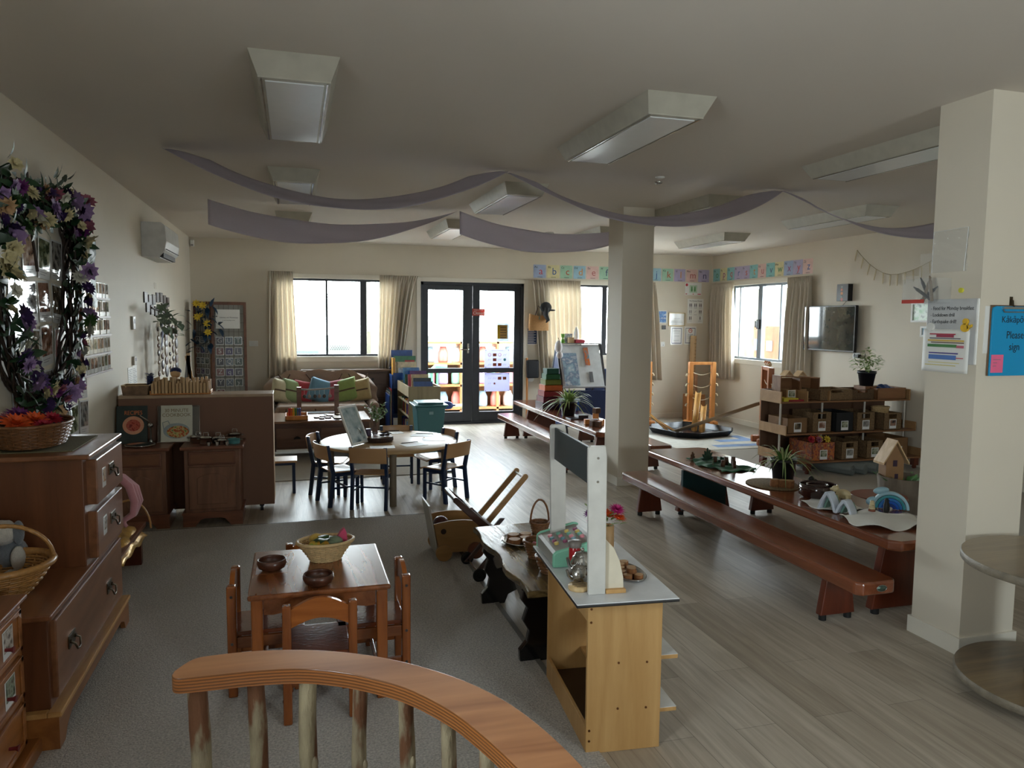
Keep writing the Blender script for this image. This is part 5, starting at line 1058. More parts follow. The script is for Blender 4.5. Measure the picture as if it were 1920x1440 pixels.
# potted spider plants
def spider(loc, label, pr, ph, n, L, seed, m1, cat='plant'):
    t = T('spider_plant', label, cat, loc, group='potted spider plants')
    g = G(); g.lathe([(0, 0), (pr*.75, 0), (pr*.78, .006), (pr*.97, ph*.85), (pr*1.05, ph*.86), (pr*1.05, ph), (pr*.98, ph), (pr*.92, ph*.85), (0, ph*.84)], 32); out(g, 'pot', mat('black_pot', (26, 28, 34), .4), t)
    g = G(); g.lathe([(0, ph*.86), (pr*.92, ph*.85)], 24); out(g, 'soil', mat('dark_soil', (50, 38, 28), .9), t)
    rq = random.Random(seed); g = G(); h = G()
    for k in range(n):
        a = 6.283*k/n+rq.random()*.5; el = rq.uniform(.3, 1.25); ln = L*rq.uniform(.6, 1.1); w_ = .0065*L/.25+.001
        P0 = Vector((.02*math.cos(a), .02*math.sin(a), ph*.85)); v = Vector((math.cos(a)*math.cos(el), math.sin(a)*math.cos(el), math.sin(el))); pts = []
        for i in range(11): q = i/10; pts.append(P0+v*ln*q+Vector((0, 0, -1))*ln*.85*q*q*(1.15-el*.5)*1.1)
        side = v.cross(Vector((0, 0, 1))).normalized()
        for gg, ww, off in ((g, w_, 0), (h, w_*.42, .0012)):
            vs_ = []
            for i, p in enumerate(pts):
                z = ww*(1-(i/10)**2)*(.6+.4*min(1, i/3)); vs_ += [p-side*z+Vector((0, 0, off)), p+side*z+Vector((0, 0, off))]
            gg.add(vs_, [(2*i, 2*i+1, 2*i+3, 2*i+2) for i in range(10)], True)
    out(g, 'leaves', m1, t); o = out(h, 'leaf_stripes', mat('cream_green_stripe', (196, 206, 150), .5, var=.05), t)
    return t
lfm = mat('spider_leaf_green', (84, 124, 58), .45, var=.15, ns=20)
spider((3.27, 4.42, .472), 'spider plant in a dark pot on the right table', .085, .17, 44, .30, 3, lfm)
spider((3.12, 8.28, .461), 'spider plant in a dark pot on the farther table', .10, .17, 70, .42, 5, mat('pale_spider_leaf', (130, 160, 90), .45, var=.15))
g = G(); g.lathe([(0, .0), (.165, .0), (.17, .004), (.165, .009), (0, .01)], 40, (3.19, 4.42, .461), wob=.03, ex=1, ey=1.15); one(g, 'woven_mat', mat('seagrass_mat', (130, 110, 80), .9, var=.4, ns=90, bump=.8, bs=150), 'round seagrass mat under the spider plant on the right table', 'mat')
for i, (x, y, r) in enumerate(((3.14, 4.33, .03), (3.175, 4.30, .026), (3.215, 4.27, .032))):
    rough_slice((x, y, .4715), r, .05, '%s little log piece at the foot of the dark plant pot' % ['left', 'middle', 'right'][i], 'log pieces by the plant pot', 'log_piece')
t = T('segmented_bowl', 'dark brown glazed bowl with inner sections on the right table', 'bowl', (3.245, 4.02, .461))
gz = mat('brown_glaze', (48, 24, 20), .1, coat=.6)
g = G(); g.lathe([(0, 0), (.085, 0), (.115, .02), (.122, .055), (.118, .085), (.112, .09), (.11, .083), (.113, .055), (.105, .025), (.08, .012), (0, .012)], 44, wob=.02); out(g, 'outer_bowl', gz, t)
g = G(); g.tube([(.065*math.cos(a), .01+.062*math.sin(a), .082) for a in [2*math.pi*k/30 for k in range(30)]], .007, 8, True); g.lathe([(.062, .015), (.066, .08), (.058, .08), (.056, .015)], 30, (0, .01, 0)); out(g, 'inner_bowl', gz, t)
for a in (.3, 2.4, 4.5):
    g = G(); g.box(.062, .112, -.004, .004, .013, .08, Matrix.Rotation(a, 4, 'Z')); out(g, 'divider', gz, t)
t = T('black_bird_figure', 'small black bird figure behind the brown bowl', 'figure', (3.40, 4.26, .461))
g = G(); g.ell((0, 0, .035), (.034, .024, .03), 18, 12); g.ell((-.02, 0, .066), (.02, .018, .018), 14, 10); g.tube([(-.035, 0, .066), (-.052, 0, .062)], [.006, .001], 8); g.tube([(.025, 0, .04), (.06, 0, .03)], [.014, .008], 8); out(g, 'body', mat('matte_black', (20, 20, 22), .6), t)
# felt forest
gf_ = mat('green_felt', (34, 108, 70), .95, var=.2, ns=30, sheen=.3)
g = G(); rq = random.Random(9)
g.grid(lambda u, v: (3.06+.30*u+.03*math.sin(v*9), 4.86+.56*v, .462+.006+.006*math.sin(u*14+v*7)+.005*math.sin(v*31)), 20, 40); one(g, 'green_felt_cloth', gf_, 'rumpled green felt cloth on the right table', 'cloth', solid=.003)
def crown(loc, s, label, rz, col, n=7, thick=.012):
    pts = []
    for k in range(n*2+1):
        a = math.pi*k/(n*2); r = s*(1.0 if k % 2 else .62)*(1.15 if k == n else 1); pts.append((r*math.cos(a), r*math.sin(a)))
    g = G(); g.prism([(p[0], p[1]) for p in pts], -thick/2, thick/2, 'y', M=Matrix.Translation(loc) @ Matrix.Rotation(R(rz), 4, 'Z')); return one(g, 'wooden_tree', col, label, 'toy tree', 'wooden trees on the green felt', fix=True)
gtree = mat('dark_green_stain', (36, 70, 54), .6, var=.15); btree = mat('brown_stain', (92, 62, 44), .6, var=.15)
crown((3.20, 5.30, .473), .085, 'tall spiky dark green wooden tree at the far end of the felt', 25, gtree)
crown((3.10, 5.36, .473), .05, 'low brown spiky wooden piece left of the tall green tree', 40, btree, 5)
crown((3.24, 4.98, .473), .07, 'brown spiky wooden piece at the near end of the felt', 65, btree, 5, .02)
crown((3.27, 5.18, .473), .05, 'dark green rounded wooden piece in the middle of the felt', -10, gtree, 4, .02)
crown((3.13, 5.10, .473), .04, 'grey green wooden piece at the table-edge side of the felt', 60, mat('grey_green_stain', (96, 112, 90), .6), 6)
for i, (x, y, h) in enumerate(((3.17, 5.02, .05), (3.235, 5.08, .06), (3.21, 5.2, .045), (3.31, 5.1, .055))):
    g = G(); g.lathe([(0, 0), (.016, 0), (.016, h), (0, h)], 14, (x, y, .473), wob=.06); one(g, 'wooden_stump', btree, 'small upright brown stump on the green felt, %s from the near end' % ordn[i], 'toy stump', 'stumps on the green felt')
# snow scene
def sheet(name, label, x0, x1, y0, y1, amp, hump, m):
    def fn(u, v):
        a, b_ = 2*u-1, 2*v-1; r = math.sqrt(a*a*.9+b_*b_*.9); k = 1/(max(1, r/ (1+.08*math.sin(6*math.atan2(b_, a)))))
        a, b_ = a*k, b_*k; z = hump*max(0, 1-r*1.1)**.7+amp*(.5+.5*math.sin(5*math.atan2(b_, a)+1))*min(1, r)**3
        return ((x0+x1)/2+(x1-x0)/2*a, (y0+y1)/2+(y1-y0)/2*b_, .4625+z)
    g = G(); g.grid(fn, 36, 36); return one(g, name, m, label, 'cloth', solid=.003)
wf = mat('white_felt', (216, 214, 206), .95, var=.03, sheen=.2)
sheet('white_felt_snow', 'white felt snow sheet at the near end of the right table', 2.99, 3.42, 3.24, 3.60, .03, .05, wf)
sheet('white_felt_patch', 'smaller white felt patch under the arches', 3.03, 3.33, 3.64, 3.98, .014, .012, wf)
def arch(cx, y, r, th, m, M_, z0=0, d=.03, pk=1.25):
    g = G(); o_ = [(-r, 0)]+[(r*math.cos(a), r*pk*math.sin(a)) for a in [math.pi-math.pi*k/16 for k in range(17)]]+[(r, 0)]
    i_ = [(r-th, 0)]+[((r-th)*math.cos(a), (r-th)*pk*math.sin(a)) for a in [math.pi*k/16 for k in range(17)]]+[(-(r-th), 0)]
    g.prism(o_+i_, -d/2, d/2, 'y', M=M_); return g
M1 = Matrix.Translation((3.09, 3.68, .4635)) @ Matrix.Rotation(R(-75), 4, 'Z')
t = T('peaked_arch_blocks', 'peaked white and teal wooden arch blocks at the near end of the right table', 'blocks', M=M1)
tl = mat('soft_teal_paint', (120, 158, 146), .4); pw = mat('pale_lilac_paint', (196, 204, 216), .4)
def tent(x0, x1, h, th, d, y):
    mid = (x0+x1)/2; g = G(); hh = h
    o_ = [(x0, 0), (x0+(mid-x0)*.35, h*.55), (mid-.012, hh), (mid+.012, hh), (x1-(x1-mid)*.35, h*.55), (x1, 0)]
    i_ = [(x1-th, 0), (x1-(x1-mid)*.35-th, h*.5), (mid, hh-th*1.2), (x0+(mid-x0)*.35+th, h*.5), (x0+th, 0)]
    g.prism(o_+i_, y-d/2, y+d/2, 'y'); return g
out(tent(-.10, .03, .115, .016, .06, .0), 'tall_arch', pw, t, bev=.004, fix=True); out(tent(-.08, .012, .09, .013, .055, .03), 'inner_arch', tl, t, bev=.004, fix=True)
out(tent(.02, .14, .09, .016, .06, .0), 'low_arch', pw, t, bev=.004, fix=True); out(tent(.036, .122, .07, .013, .055, .03), 'inner_arch', tl, t, bev=.004, fix=True)
# wave stacker
t = T('wave_stacker', 'blue nested wave block with a curling crest beside the white felt', 'blocks', M=Matrix.Translation((3.48, 3.66, .4635)) @ Matrix.Rotation(R(-38), 4, 'Z'))
for i, (r, c) in enumerate(((.105, (150, 186, 200)), (.085, (60, 140, 150)), (.066, (40, 110, 180)), (.048, (20, 80, 170)), (.03, (20, 50, 120)))):
    g = arch(0, 0, r, .017, None, Matrix.Translation((.0, 0, 0)), d=.035, pk=1); out(g, 'arch', mat('wave_blue_%d' % i, c, .3), t, bev=.003, fix=True)
g = G(); g.ell((-.07, 0, .085), (.035, .0175, .024), 20, 12, M=Matrix.Rotation(R(-30), 4, 'Y')); g.ell((-.03, 0, .115), (.045, .0175, .022), 20, 12, M=Matrix.Rotation(R(-12), 4, 'Y')); out(g, 'crest', MATS['wave_blue_0'], t)
t = T('polar_bear_figure', 'cream polar bear figure climbing behind the peaked arches', 'figure', (3.28, 3.83, .476), R(-60))
cw = mat('cream_figure', (206, 190, 150), .5, var=.12, ns=40)
g = G(); g.ell((0, 0, .05), (.045, .026, .03), 20, 14); g.ell((-.05, 0, .075), (.024, .018, .02), 14, 10); g.ell((-.073, 0, .07), (.012, .01, .009), 10, 8); g.ell((-.042, -.012, .093), .006, 8, 6); g.ell((-.042, .012, .093), .006, 8, 6); out(g, 'body', cw, t)
for (x, y) in ((-.03, -.016), (-.03, .016), (.03, -.016), (.03, .016)):
    g = G(); g.tube([(x, y, .05), (x, y, .02), (x-.006, y, .004)], [.013, .01, .011], 10); out(g, 'leg', cw, t)
t = T('penguin_figure', 'small black penguin figure on the white felt', 'figure', (3.255, 3.45, .505))
g = G(); g.lathe([(0, 0), (.015, 0), (.018, .02), (.016, .05), (.011, .064), (.012, .074), (.008, .084), (0, .087)], 18); g.tube([(0, -.01, .076), (0, -.022, .074)], [.004, .001], 8); out(g, 'body', MATS['matte_black'], t)
t = T('ring_stack_figure', 'small pale ringed stacking figure left of the penguin', 'figure', (3.20, 3.50, .505))
for k in range(5):
    g = G(); g.lathe([(0, .0125*k), (.019-.002*k, .0125*k), (.02-.002*k, .0125*k+.006), (.018-.002*k, .0125*k+.0115), (0, .0125*k+.012)], 18); out(g, 'ring', MATS['cream_figure'] if k else mat('brown_ring', (140, 80, 60), .5), t)
# log planter and round stools behind the right table
for i, (x, y, r) in enumerate(((4.22, 4.55, .20), (4.02, 3.72, .16))):
    t = T('round_log_stool', ['low round red brown log stool behind the arches on the right table', 'low round red brown log stool seen beside the right column'][i], 'stool', (x, y, 0), group='round log stools')
    g = G(); g.lathe([(r*.9, .009), (r*.92, .02), (r*.93, .26), (r, .27), (r, .295), (r*.97, .30)], 32, wob=.03); out(g, 'trunk', redz, t); g = G(); g.lathe([(0, .3005), (r*.97, .3002)], 32, wob=.03); out(g, 'cut_face', mat('red_brown_face', (120, 58, 40), .35, var=.2, ns=8), t)
t = T('log_planter', 'grey log planter with green toys and succulents by the right column', 'planter', (4.63, 4.75, 0))
g = G(); g.lathe([(.15, .009), (.17, .02), (.175, .2), (.185, .38), (.165, .38), (.16, .3), (0, .3)], 36, wob=.03); out(g, 'log_pot', mat('grey_log_bark', (112, 100, 86), .85, var=.4, ns=9, bump=.8, bs=40, stretch=(1, 1, .2)), t)
g = G(); rq = random.Random(2)
for k in range(60):
    a = rq.random()*6.28; r = .13*rq.random()**.5; g.leaf((r*math.cos(a), r*math.sin(a), .3), (math.cos(a)*.6, math.sin(a)*.6, 1), (0, 0, 1), .09+.05*rq.random(), .03, 3)
out(g, 'succulents', mat('succulent_green', (90, 150, 80), .5, var=.2), t)
t = T('wooden_bird_house', 'small plywood house with a pale pitched roof above the log planter', 'toy house', (4.60, 4.85, .301), R(-10))
brd = mat('birdhouse_ply', (150, 112, 76), .5, var=.1)
g = G(); g.prism([(-.075, 0), (.075, 0), (.075, .2), (0, .33), (-.075, .2)], -.05, .05, 'y'); out(g, 'walls', brd, t, fix=True)
for s_ in (-1, 1):
    g = G(); g.prism([(0, .345), (s_*.11, .165), (s_*.11, .183), (0, .363)], -.07, .07, 'y'); out(g, 'roof_board', palew, t, fix=True)
g = G(); g.box(-.018, .018, -.0515, -.05, .15, .2); out(g, 'window', mat('dark_violet_paint', (60, 40, 60), .5), t); g = G(); g.box(.0, .03, -.0515, -.05, .05, .09); out(g, 'doorway', MATS['dark_violet_paint'], t)
# items on farther table
cols = [(62, 24, 52), (110, 22, 46), (150, 34, 38), (206, 100, 40), (110, 120, 40), (22, 96, 54), (14, 82, 66)]
ncol = ['dark plum', 'maroon', 'red', 'orange', 'olive green', 'green', 'dark teal green']; z = .4605
for i, c in enumerate(cols):
    w_ = .155-.0125*i; h = .078-.002*i
    t = T('stacking_box', '%s square box in the rainbow stacking tower, %s' % (ncol[i], ['at the bottom', 'second up', 'third up', 'fourth up', 'fifth up', 'sixth up', 'at the top'][i]), 'stacking box', (3.16, 9.05, z), group='rainbow stacking boxes')
    m_ = mat('box_%d' % i, c, .4)
    g = G()
    for (a, b_, cc, d) in ((-w_, w_, -w_, -w_+.008), (-w_, w_, w_-.008, w_), (-w_, -w_+.008, -w_+.008, w_-.008), (w_-.008, w_, -w_+.008, w_-.008)): g.box(a, b_, cc, d, 0, h)
    g.box(-w_, w_, -w_, w_, h-.008, h); out(g, 'box_walls', m_, t, bev=.002); z += h+.0005
t = T('dark_tray', 'dark tray with a clear sheet in front of the farther spider plant', 'tray', (3.10, 7.98, .461))
g = G(); g.box(-.1, .12, -.1, .08, 0, .012); g.box(.0, .12, -.08, .06, .012, .045); out(g, 'tray_body', mat('dark_purple_tray', (46, 34, 44), .3), t, bev=.004)
k = 0
for (x, y, z, a) in ((3.04, 7.5, 0, 0), (3.11, 7.45, 0, 1), (3.2, 7.48, 0, 0), (3.09, 7.3, 0, 1), (3.15, 7.52, .06, 0), (3.15, 7.5, .12, 1), (3.16, 7.4, .0, 0), (3.06, 7.38, .0, 1)):
    s_ = .028+.004*(k % 3); g = G(); g.box(-s_, s_, -s_*.8, s_*.8, 0, .058, Matrix.Translation((x, y, .461+z)) @ Matrix.Rotation(k*.7, 4, 'Z')); one(g, 'wood_block', btree if a else toyw, '%s brown log block in the pile on the farther table' % ordn[k], 'block', 'brown blocks on the farther table', bev=.004); k += 1
# spool table
t = T('cable_spool_table', 'round wooden cable spool table on casters beside the right column', 'table', (3.11, 2.285, 0))
spm = wood('weathered_spool_wood', (84, 66, 46), (132, 110, 78), 'x', 4, .3, .35, .2, 7); sped = mat('grey_spool_edge', (130, 120, 104), .5, var=.25, ns=20, bump=.3)
for z0, z1, nm in ((.05, .087, 'lower_disc'), (.565, .60, 'tabletop')):
    R0 = .393
    g = G(); g.lathe([(0, z0), (R0-.004, z0), (R0, z0+.004), (R0, z1-.004), (R0-.004, z1)], 80); o = out(g, nm, sped, t); g = G(); g.lathe([(0, z1+.0006), (R0-.004, z1+.0004)], 80); out(g, 'disc_face', spm, o)
g = G(); g.lathe([(.13, .087), (.13, .565)], 14); out(g, 'core', wood('spool_core_wood', (110, 84, 58), (146, 116, 84), 'z', 6, .5), t)
for a in (2.2, 3.9, 5.6, .6):
    x, y = .30*math.cos(a), .30*math.sin(a); g = G(); g.cyl((x-.012, y, .022), (x+.012, y, .022), .022); g.box(x-.018, x+.018, y-.02, y+.02, .036, .05); out(g, 'caster', steel, t)
# ================= left wall =================
t = T('heat_pump', 'white wall mounted heat pump high on the left wall', 'air conditioner', M=WM('L', 8.03, 2.13))
g = G(); g.prism([(0, 0), (.14, 0), (.2, .07), (.215, .15), (.205, .29), (.17, .32), (0, .32)], -.41, .41, 'x', M=Matrix(((1, 0, 0, 0), (0, 0, 1, 0), (0, 1, 0, 0), (0, 0, 0, 1)))); out(g, 'housing', mat('heat_pump_white', (206, 206, 204), .4), t, fix=True, bev=.006)
g = G(); g.box(-.36, .36, .004, .05, .15, .18, ); out(g, 'outlet', mat('dark_vent', (50, 50, 52), .6), t)
g = G(); g.box(-.39, .39, .075, .079, .1, .2125); out(g, 'panel_seam', mat('dark_vent', (50, 50, 52), .6), t)
g = G(); g.box(-.36, .36, -.003, .006, .02, .15); out(g, 'flap', mat('heat_pump_flap', (190, 190, 188), .4), t)
t = T('alarm_sensor', 'small white motion sensor at the top left corner of the back wall', 'sensor', M=WM('B', -1.29, 2.52))
g = G(); g.box(-.025, .025, 0, .09, 0, .04); out(g, 'housing', white, t, bev=.01); g = G(); g.box(-.015, .015, .01, .03, .04, .042); out(g, 'lens', mat('grey_lens', (150, 150, 150), .3), t)
for z, h, lb in ((1.47, .115, 'upper grey wall controller with a small window'), (1.165, .075, 'lower white wall switch below the controller')):
    t = T('wall_controller', lb+' on the left wall', 'switch', M=WM('L', 7.1, z)); g = G(); g.box(-.05, .05, 0, h, 0, .02); out(g, 'housing', mat('grey_switch', (170, 166, 154), .4), t, bev=.004)
    g = G(); g.box(-.01, .03, h*.45, h*.8, .02, .0215); out(g, 'display', mat('dark_display', (70, 68, 66), .3), t)
t = T('folded_leaflet', 'white two page leaflet taped to the left wall above the woven basket', 'leaflet', M=WM('L', 7.05, .99))
g = G(); g.box(-.19, -.004, 0, .165, 0, .003); g.box(.0, .18, 0, .17, 0, .003); out(g, 'page', paper, t)
g = G()
for i in range(9): g.box(-.17, -.03-.03*(i % 2), .02+.015*i, .024+.015*i, .003, .0034); g.box(.02, .16-.03*(i % 3), .02+.015*i, .024+.015*i, .003, .0034)
out(g, 'text_lines', greyink, t)
t = T('small_wall_print', 'tiny pale printed sticker above the row of dark plaques', 'sticker', M=WM('L', 8.3, 1.86)); g = G(); g.box(-.07, .05, 0, .06, 0, .002); out(g, 'sticker', mat('beige_sticker', (190, 176, 150), .5), t)
k = 0
pm_ = [photo('plaque_%d' % i, i, [(54, 36, 34), (96, 70, 66), (40, 30, 34)], 30, .3) for i in range(3)]
for row, (z, n_) in enumerate(((1.76, 7), (1.655, 6))):
    for i in range(n_):
        u = 7.72+.215*i+(.1 if row else 0); t = T('wall_plaque', 'dark plaque on the left wall, %s from the left in the %s row' % (ordn[i], ['upper', 'lower'][row]), 'plaque', M=WM('L', u, z+.02*math.sin(i*5+row)), group='dark plaques on the left wall')
        g = G(); g.box(-.08, .08, -.05, .05, 0, .012); out(g, 'board', mat('dark_plaque_edge', (60, 44, 40), .5), t); g = G(); g.box(-.07, .07, -.042, .042, .012, .013); out(g, 'picture', pm_[(i+row) % 3], t); k += 1
# photos inside the wreath
pcs = [photo('nature_photo_%d' % i, i*2+1, c, 13, .06) for i, c in enumerate(([(50, 46, 36), (120, 104, 84), (200, 196, 186)], [(60, 40, 30), (140, 100, 80), (220, 200, 190)], [(36, 44, 30), (90, 100, 70), (190, 190, 170)], [(80, 76, 74), (160, 156, 150), (60, 50, 46)], [(90, 60, 50), (170, 130, 110), (40, 40, 44)]))]
ly = ['top', 'second', 'third', 'fourth', 'lowest']; lc = ['left edge', 'second', 'third', 'fourth', 'fifth', 'sixth']
for r in range(5):
    for c in range(6):
        if (r == 4 and c < 2) or (r == 0 and c in (0, 5)): continue
        u = 4.28+.232*c; z = 2.02-.245*r+.01*math.sin(c*3+r); tx = R(1.5*math.sin(c*7+r*3)); 
        t = T('laminated_photo', 'glossy laminated photo behind the flower heart, %s row, %s in it from the left' % (ly[r], lc[c]), 'photo', M=WM('L', u, z-.23) @ Matrix.Rotation(R(4)*math.sin(r*5+c*2), 4, 'Z') @ Matrix.Rotation(tx, 4, 'X') @ Matrix.Translation((0, 0, .006)), group='laminated photos behind the flower heart')
        g = G(); g.box(-.105, .105, 0, .225, 0, .0012); out(g, 'sheet', lam, t)
        g = G(); g.box(-.09, .09, .055, .215, .0013, .0017); out(g, 'picture', pcs[(r*2+c) % 5] if not (r == 2 and c == 3) else photo('pink_weave', 3, [(200, 190, 176), (196, 140, 140), (214, 206, 190)], 8, .1), t)
        g = G(); g.box(-.07, .05, .033, .037, .0013, .0016); g.box(-.07, .02, .02, .024, .0013, .0016); out(g, 'caption_lines', greyink, t)
# photo rack
t = T('photo_pocket_rack', 'brown edged rack with rows of glossy photo cards on the left wall', 'photo rack', M=WM('L', 5.84, 1.18))
brn2 = mat('brown_rack_wood', (112, 72, 50), .5)
g = G(); g.box(-.43, -.40, 0, .65, 0, .03); out(g, 'side_bar', brn2, t)
for r in range(5):
    g = G(); g.box(-.40, .40, .13*r, .13*r+.014, .006, .02); out(g, 'rail', brn2, t)
    for c in range(8):
        g = G(); g.box(-.385+.098*c, -.30+.098*c, .13*r+.012, .13*r+.122, .008, .010, Matrix.Rotation(R(1.2)*math.sin(c*3+r), 4, 'Z')); p_ = out(g, 'photo_card', lam, t)
        g = G(); g.box(-.378+.098*c, -.307+.098*c, .13*r+.045, .13*r+.116, .0105, .0108); out(g, 'picture', pcs[(r+c*2) % 5], p_)
# the heart wreath
t = T('flower_heart_wreath', 'large heart shaped vine wreath covered with artificial flowers on the left wall', 'wreath', M=WM('L', 4.56, 1.10) @ Matrix.Rotation(R(6), 4, 'Z'))
vine = mat('dark_vine', (52, 38, 30), .6, var=.3, ns=30)
HPTS = cat([(0, .0), (.25, .10), (.46, .30), (.60, .58), (.66, .88), (.62, 1.08), (.46, 1.20), (.2, 1.2), (.0, 1.06), (-.2, 1.2), (-.46, 1.20), (-.62, 1.08), (-.66, .88), (-.60, .58), (-.46, .30), (-.25, .10), (0, .0)], 8)
def heart(a):
    q = (a/(2*math.pi)) % 1*(len(HPTS)-1); k = int(q); f = q-k; p = HPTS[k]*(1-f)+HPTS[min(k+1, len(HPTS)-1)]*f; return (p.x, p.y*.93)
def hp(a, dr=0, dz=.04):
    x, z = heart(a); x2, z2 = heart(a+.01); n_ = Vector((z2-z, -(x2-x))).normalized() if (abs(x2-x)+abs(z2-z)) > 1e-6 else Vector((0, 1)); return Vector((x+n_.x*dr, z+n_.y*dr, dz))
for q in range(15):
    rq = random.Random(q); ph = rq.random()*6.28; am = .03+.02*rq.random(); g = G()
    g.tube([hp(2*math.pi*k/90+.001, am*math.sin(k*.35*(1+q*.1)+ph), .045+.035*math.cos(k*.3+ph*2)) for k in range(90)], .0065, 6, True); out(g, 'vine_strand', vine, t)
g = G(); g.tube([(-.05, 1.22, .05), (-.07, 1.05, .06), (-.04, .9, .05), (.02, .8, .04), (.0, .72, .05)], .008, 6); g.tube([(.02, .02, .05), (.0, -.1, .05), (.01, -.16, .05)], .01, 6); out(g, 'hanging_vine', vine, t)
g = G(); rq = random.Random(11)
for k in range(620):
    a = rq.random()*6.283; p = hp(a, rq.gauss(0, .05), .03+.09*rq.random()); g.leaf(p, (rq.uniform(-1, 1), rq.uniform(-1, 1), rq.uniform(.1, 1)), (0, 0, 1), rq.uniform(.05, .12), rq.uniform(.025, .05), 3)
for k in range(9): g.leaf((.72+.1*rq.random(), .5+.35*rq.random(), .1), (1, rq.uniform(-.6, .6), .4), (0, 0, 1), .16, .085, 4)
out(g, 'foliage', mat('wreath_leaf_green', (36, 66, 40), .45, var=.35, ns=12), t)
fl = ['white', 'violet', 'lilac', 'cream', 'white', 'dark violet', 'peach', 'violet', 'white', 'purple', 'cream', 'lilac', 'rose', 'green', 'cream', 'violet']
pf = {}
for k in range(96):
    a = 2*math.pi*(k+.3*rq.random())/96; c = fl[(k*5+int(rq.random()*3)) % len(fl)]; s_ = rq.choice([0, 1, 2]); key = (c, s_)
    if key not in pf:
        g = G(); r = [.038, .052, .062][s_]
        if s_ == 2: bloom(g, (0, 0, 0), r, 9, (0, 0, 1), .5, 4, .75)
        else: bloom(g, (0, 0, 0), r, [6, 12][s_], (0, 0, 1), .35, [2, 3][s_], [1., .5][s_])
        g.ell((0, 0, .004), r*.18, 8, 6); o = out(g, 'flower', fm(c), t); pf[key] = o
    else: o = dup(pf[key], par=t)
    top = heart(a)[1] > 1.0
    p = hp(a, rq.gauss(0, .075 if top else .04), .105+.05*rq.random()); o.location = p; o.rotation_euler = (rq.uniform(-.9, .9), rq.uniform(-.3, 1.2), rq.random()*6)
# hanging mobile
t = T('stone_and_leaf_mobile', 'hanging mobile of leaves, shells and wood discs near the left wall', 'mobile', (-1.19, 7.95, 1.0))
g = G(); g.tube([(0, -.75, .66), (.01, -.3, .63), (0, .2, .58), (0, .75, .5)], .009, 7); out(g, 'branch', vine, t)
g = G(); g.tube([(-.14, .1, .66), (-.05, .1, .66), (0, .1, .62)], .006, 6); out(g, 'wall_bracket', brassy, t)
g = G(); rq = random.Random(5)
for k in range(60): y = rq.uniform(-.5, .75); g.leaf((rq.uniform(-.03, .05), y, .56-.1*y+rq.uniform(-.12, .1)), (rq.uniform(-.5, .8), rq.uniform(-1, 1), rq.uniform(-.8, .8)), (0, 0, 1), .085, .06, 3)
out(g, 'mobile_leaves', mat('grey_green_leaves', (110, 130, 108), .5, var=.35, ns=14), t)
g = G(); g.leaf((.02, -.35, .52), (0, -.2, -1), (1, 0, 0), .3, .09, 5, .05); out(g, 'blue_feather', mat('navy_felt', (24, 36, 84), .9), t)
dm = [mat('brown_disc', (96, 66, 50), .6), mat('shell', (130, 106, 80), .5), mat('dark_disc', (60, 44, 38), .5)]
for s_ in range(6):
    y = -.45+.22*s_; g = G(); g.cyl((0, y, .05+.03*(s_ % 2)), (0, y, .6-.1*y), .0015, n=5); cd = out(g, 'cord', mat('cream_cord', (190, 180, 160), .7), t)
    for q in range(6):
        z = .06+.085*q+.02*math.sin(s_*3+q); r = .02+.012*((q*3+s_) % 3); g = G(); g.ell((0, y, z), (.01, r*2.2, r*(1 if (q+s_) % 2 else 1.4)), 14, 8); out(g, 'charm', dm[(q+s_) % 3], cd)
# ================= literacy screen =================
scr = wood('screen_wood', (96, 62, 48), (120, 80, 60), 'z', 5, .5)
def screen(x0, y0, x1, y1, label, poster, cards, title=None):
    L = math.hypot(x1-x0, y1-y0); a = math.atan2(y1-y0, x1-x0)
    t = T('letter_screen_panel', label, 'screen', M=Matrix.Translation((x0, y0, 0)) @ Matrix.Rotation(a, 4, 'Z') @ Matrix.Rotation(R(90), 4, 'X'), group='folding letter screen')
    for x in (0, L-.035):
        g = G(); g.box(x, x+.035, .01, 1.78, -.02, .0); out(g, 'frame_post', scr, t, bev=.002)
    g = G(); g.box(.035, L-.035, 1.74, 1.78, -.02, 0); g.box(.035, L-.035, .05, .09, -.02, 0); g.box(.035, L-.035, .5, .53, -.02, 0)
    out(g, 'frame_rail', scr, t)
    g = G(); W = L-.07
    for k in range(1, 6): g.box(.035+W*k/6-.002, .035+W*k/6+.002, .09, 1.74, -.013, -.009)
    for k in range(1, 14): g.box(.035, L-.035, .09+.118*k-.002, .09+.118*k+.002, -.0131, -.0089)
    out(g, 'lattice', mat('lattice_wood', (92, 84, 78), .6), t)
    g = G(); g.box(.035, L-.035, .09, 1.74, -.017, -.015); out(g, 'screen_paper', mat('grey_screen_paper', (150, 150, 144), .7), t)
    if poster:
        g = G(); g.box(.055, L-.08, 1.43, 1.68, .0, .002); p_ = out(g, 'certificate', paper, t); text('Literacy and Numeracy', .024, ink, p_, L/2, 1.575, .002); text('in our learning corner', .017, ink, p_, L/2, 1.54, .002)
    cc = [(60, 60, 66), (90, 90, 96), (70, 60, 100), (110, 70, 66), (66, 80, 70), (84, 96, 110)]
    z = 1.32; s_ = (W-.03)/3-.012
    for i, ch in enumerate(cards):
        r, c = divmod(i, 3); x = .05+(s_+.014)*c; zz = z-(.138)*r
        g = G(); g.box(x, x+s_, zz-s_*1.02, zz, .001, .0035, ); cd = out(g, 'letter_card', lam, t)
        g = G(); g.box(x+.006, x+s_-.006, zz-s_*1.02+.006, zz-.006, .0036, .004); out(g, 'card_face', mat('card_grey_%d' % ((i*5) % 6), cc[(i*5) % 6], .3, var=.3, ns=40), cd)
        text(ch, s_*.85, mat('card_letter', (190, 190, 190), .4), cd, x+s_/2, zz-s_/2, .004)
    return t
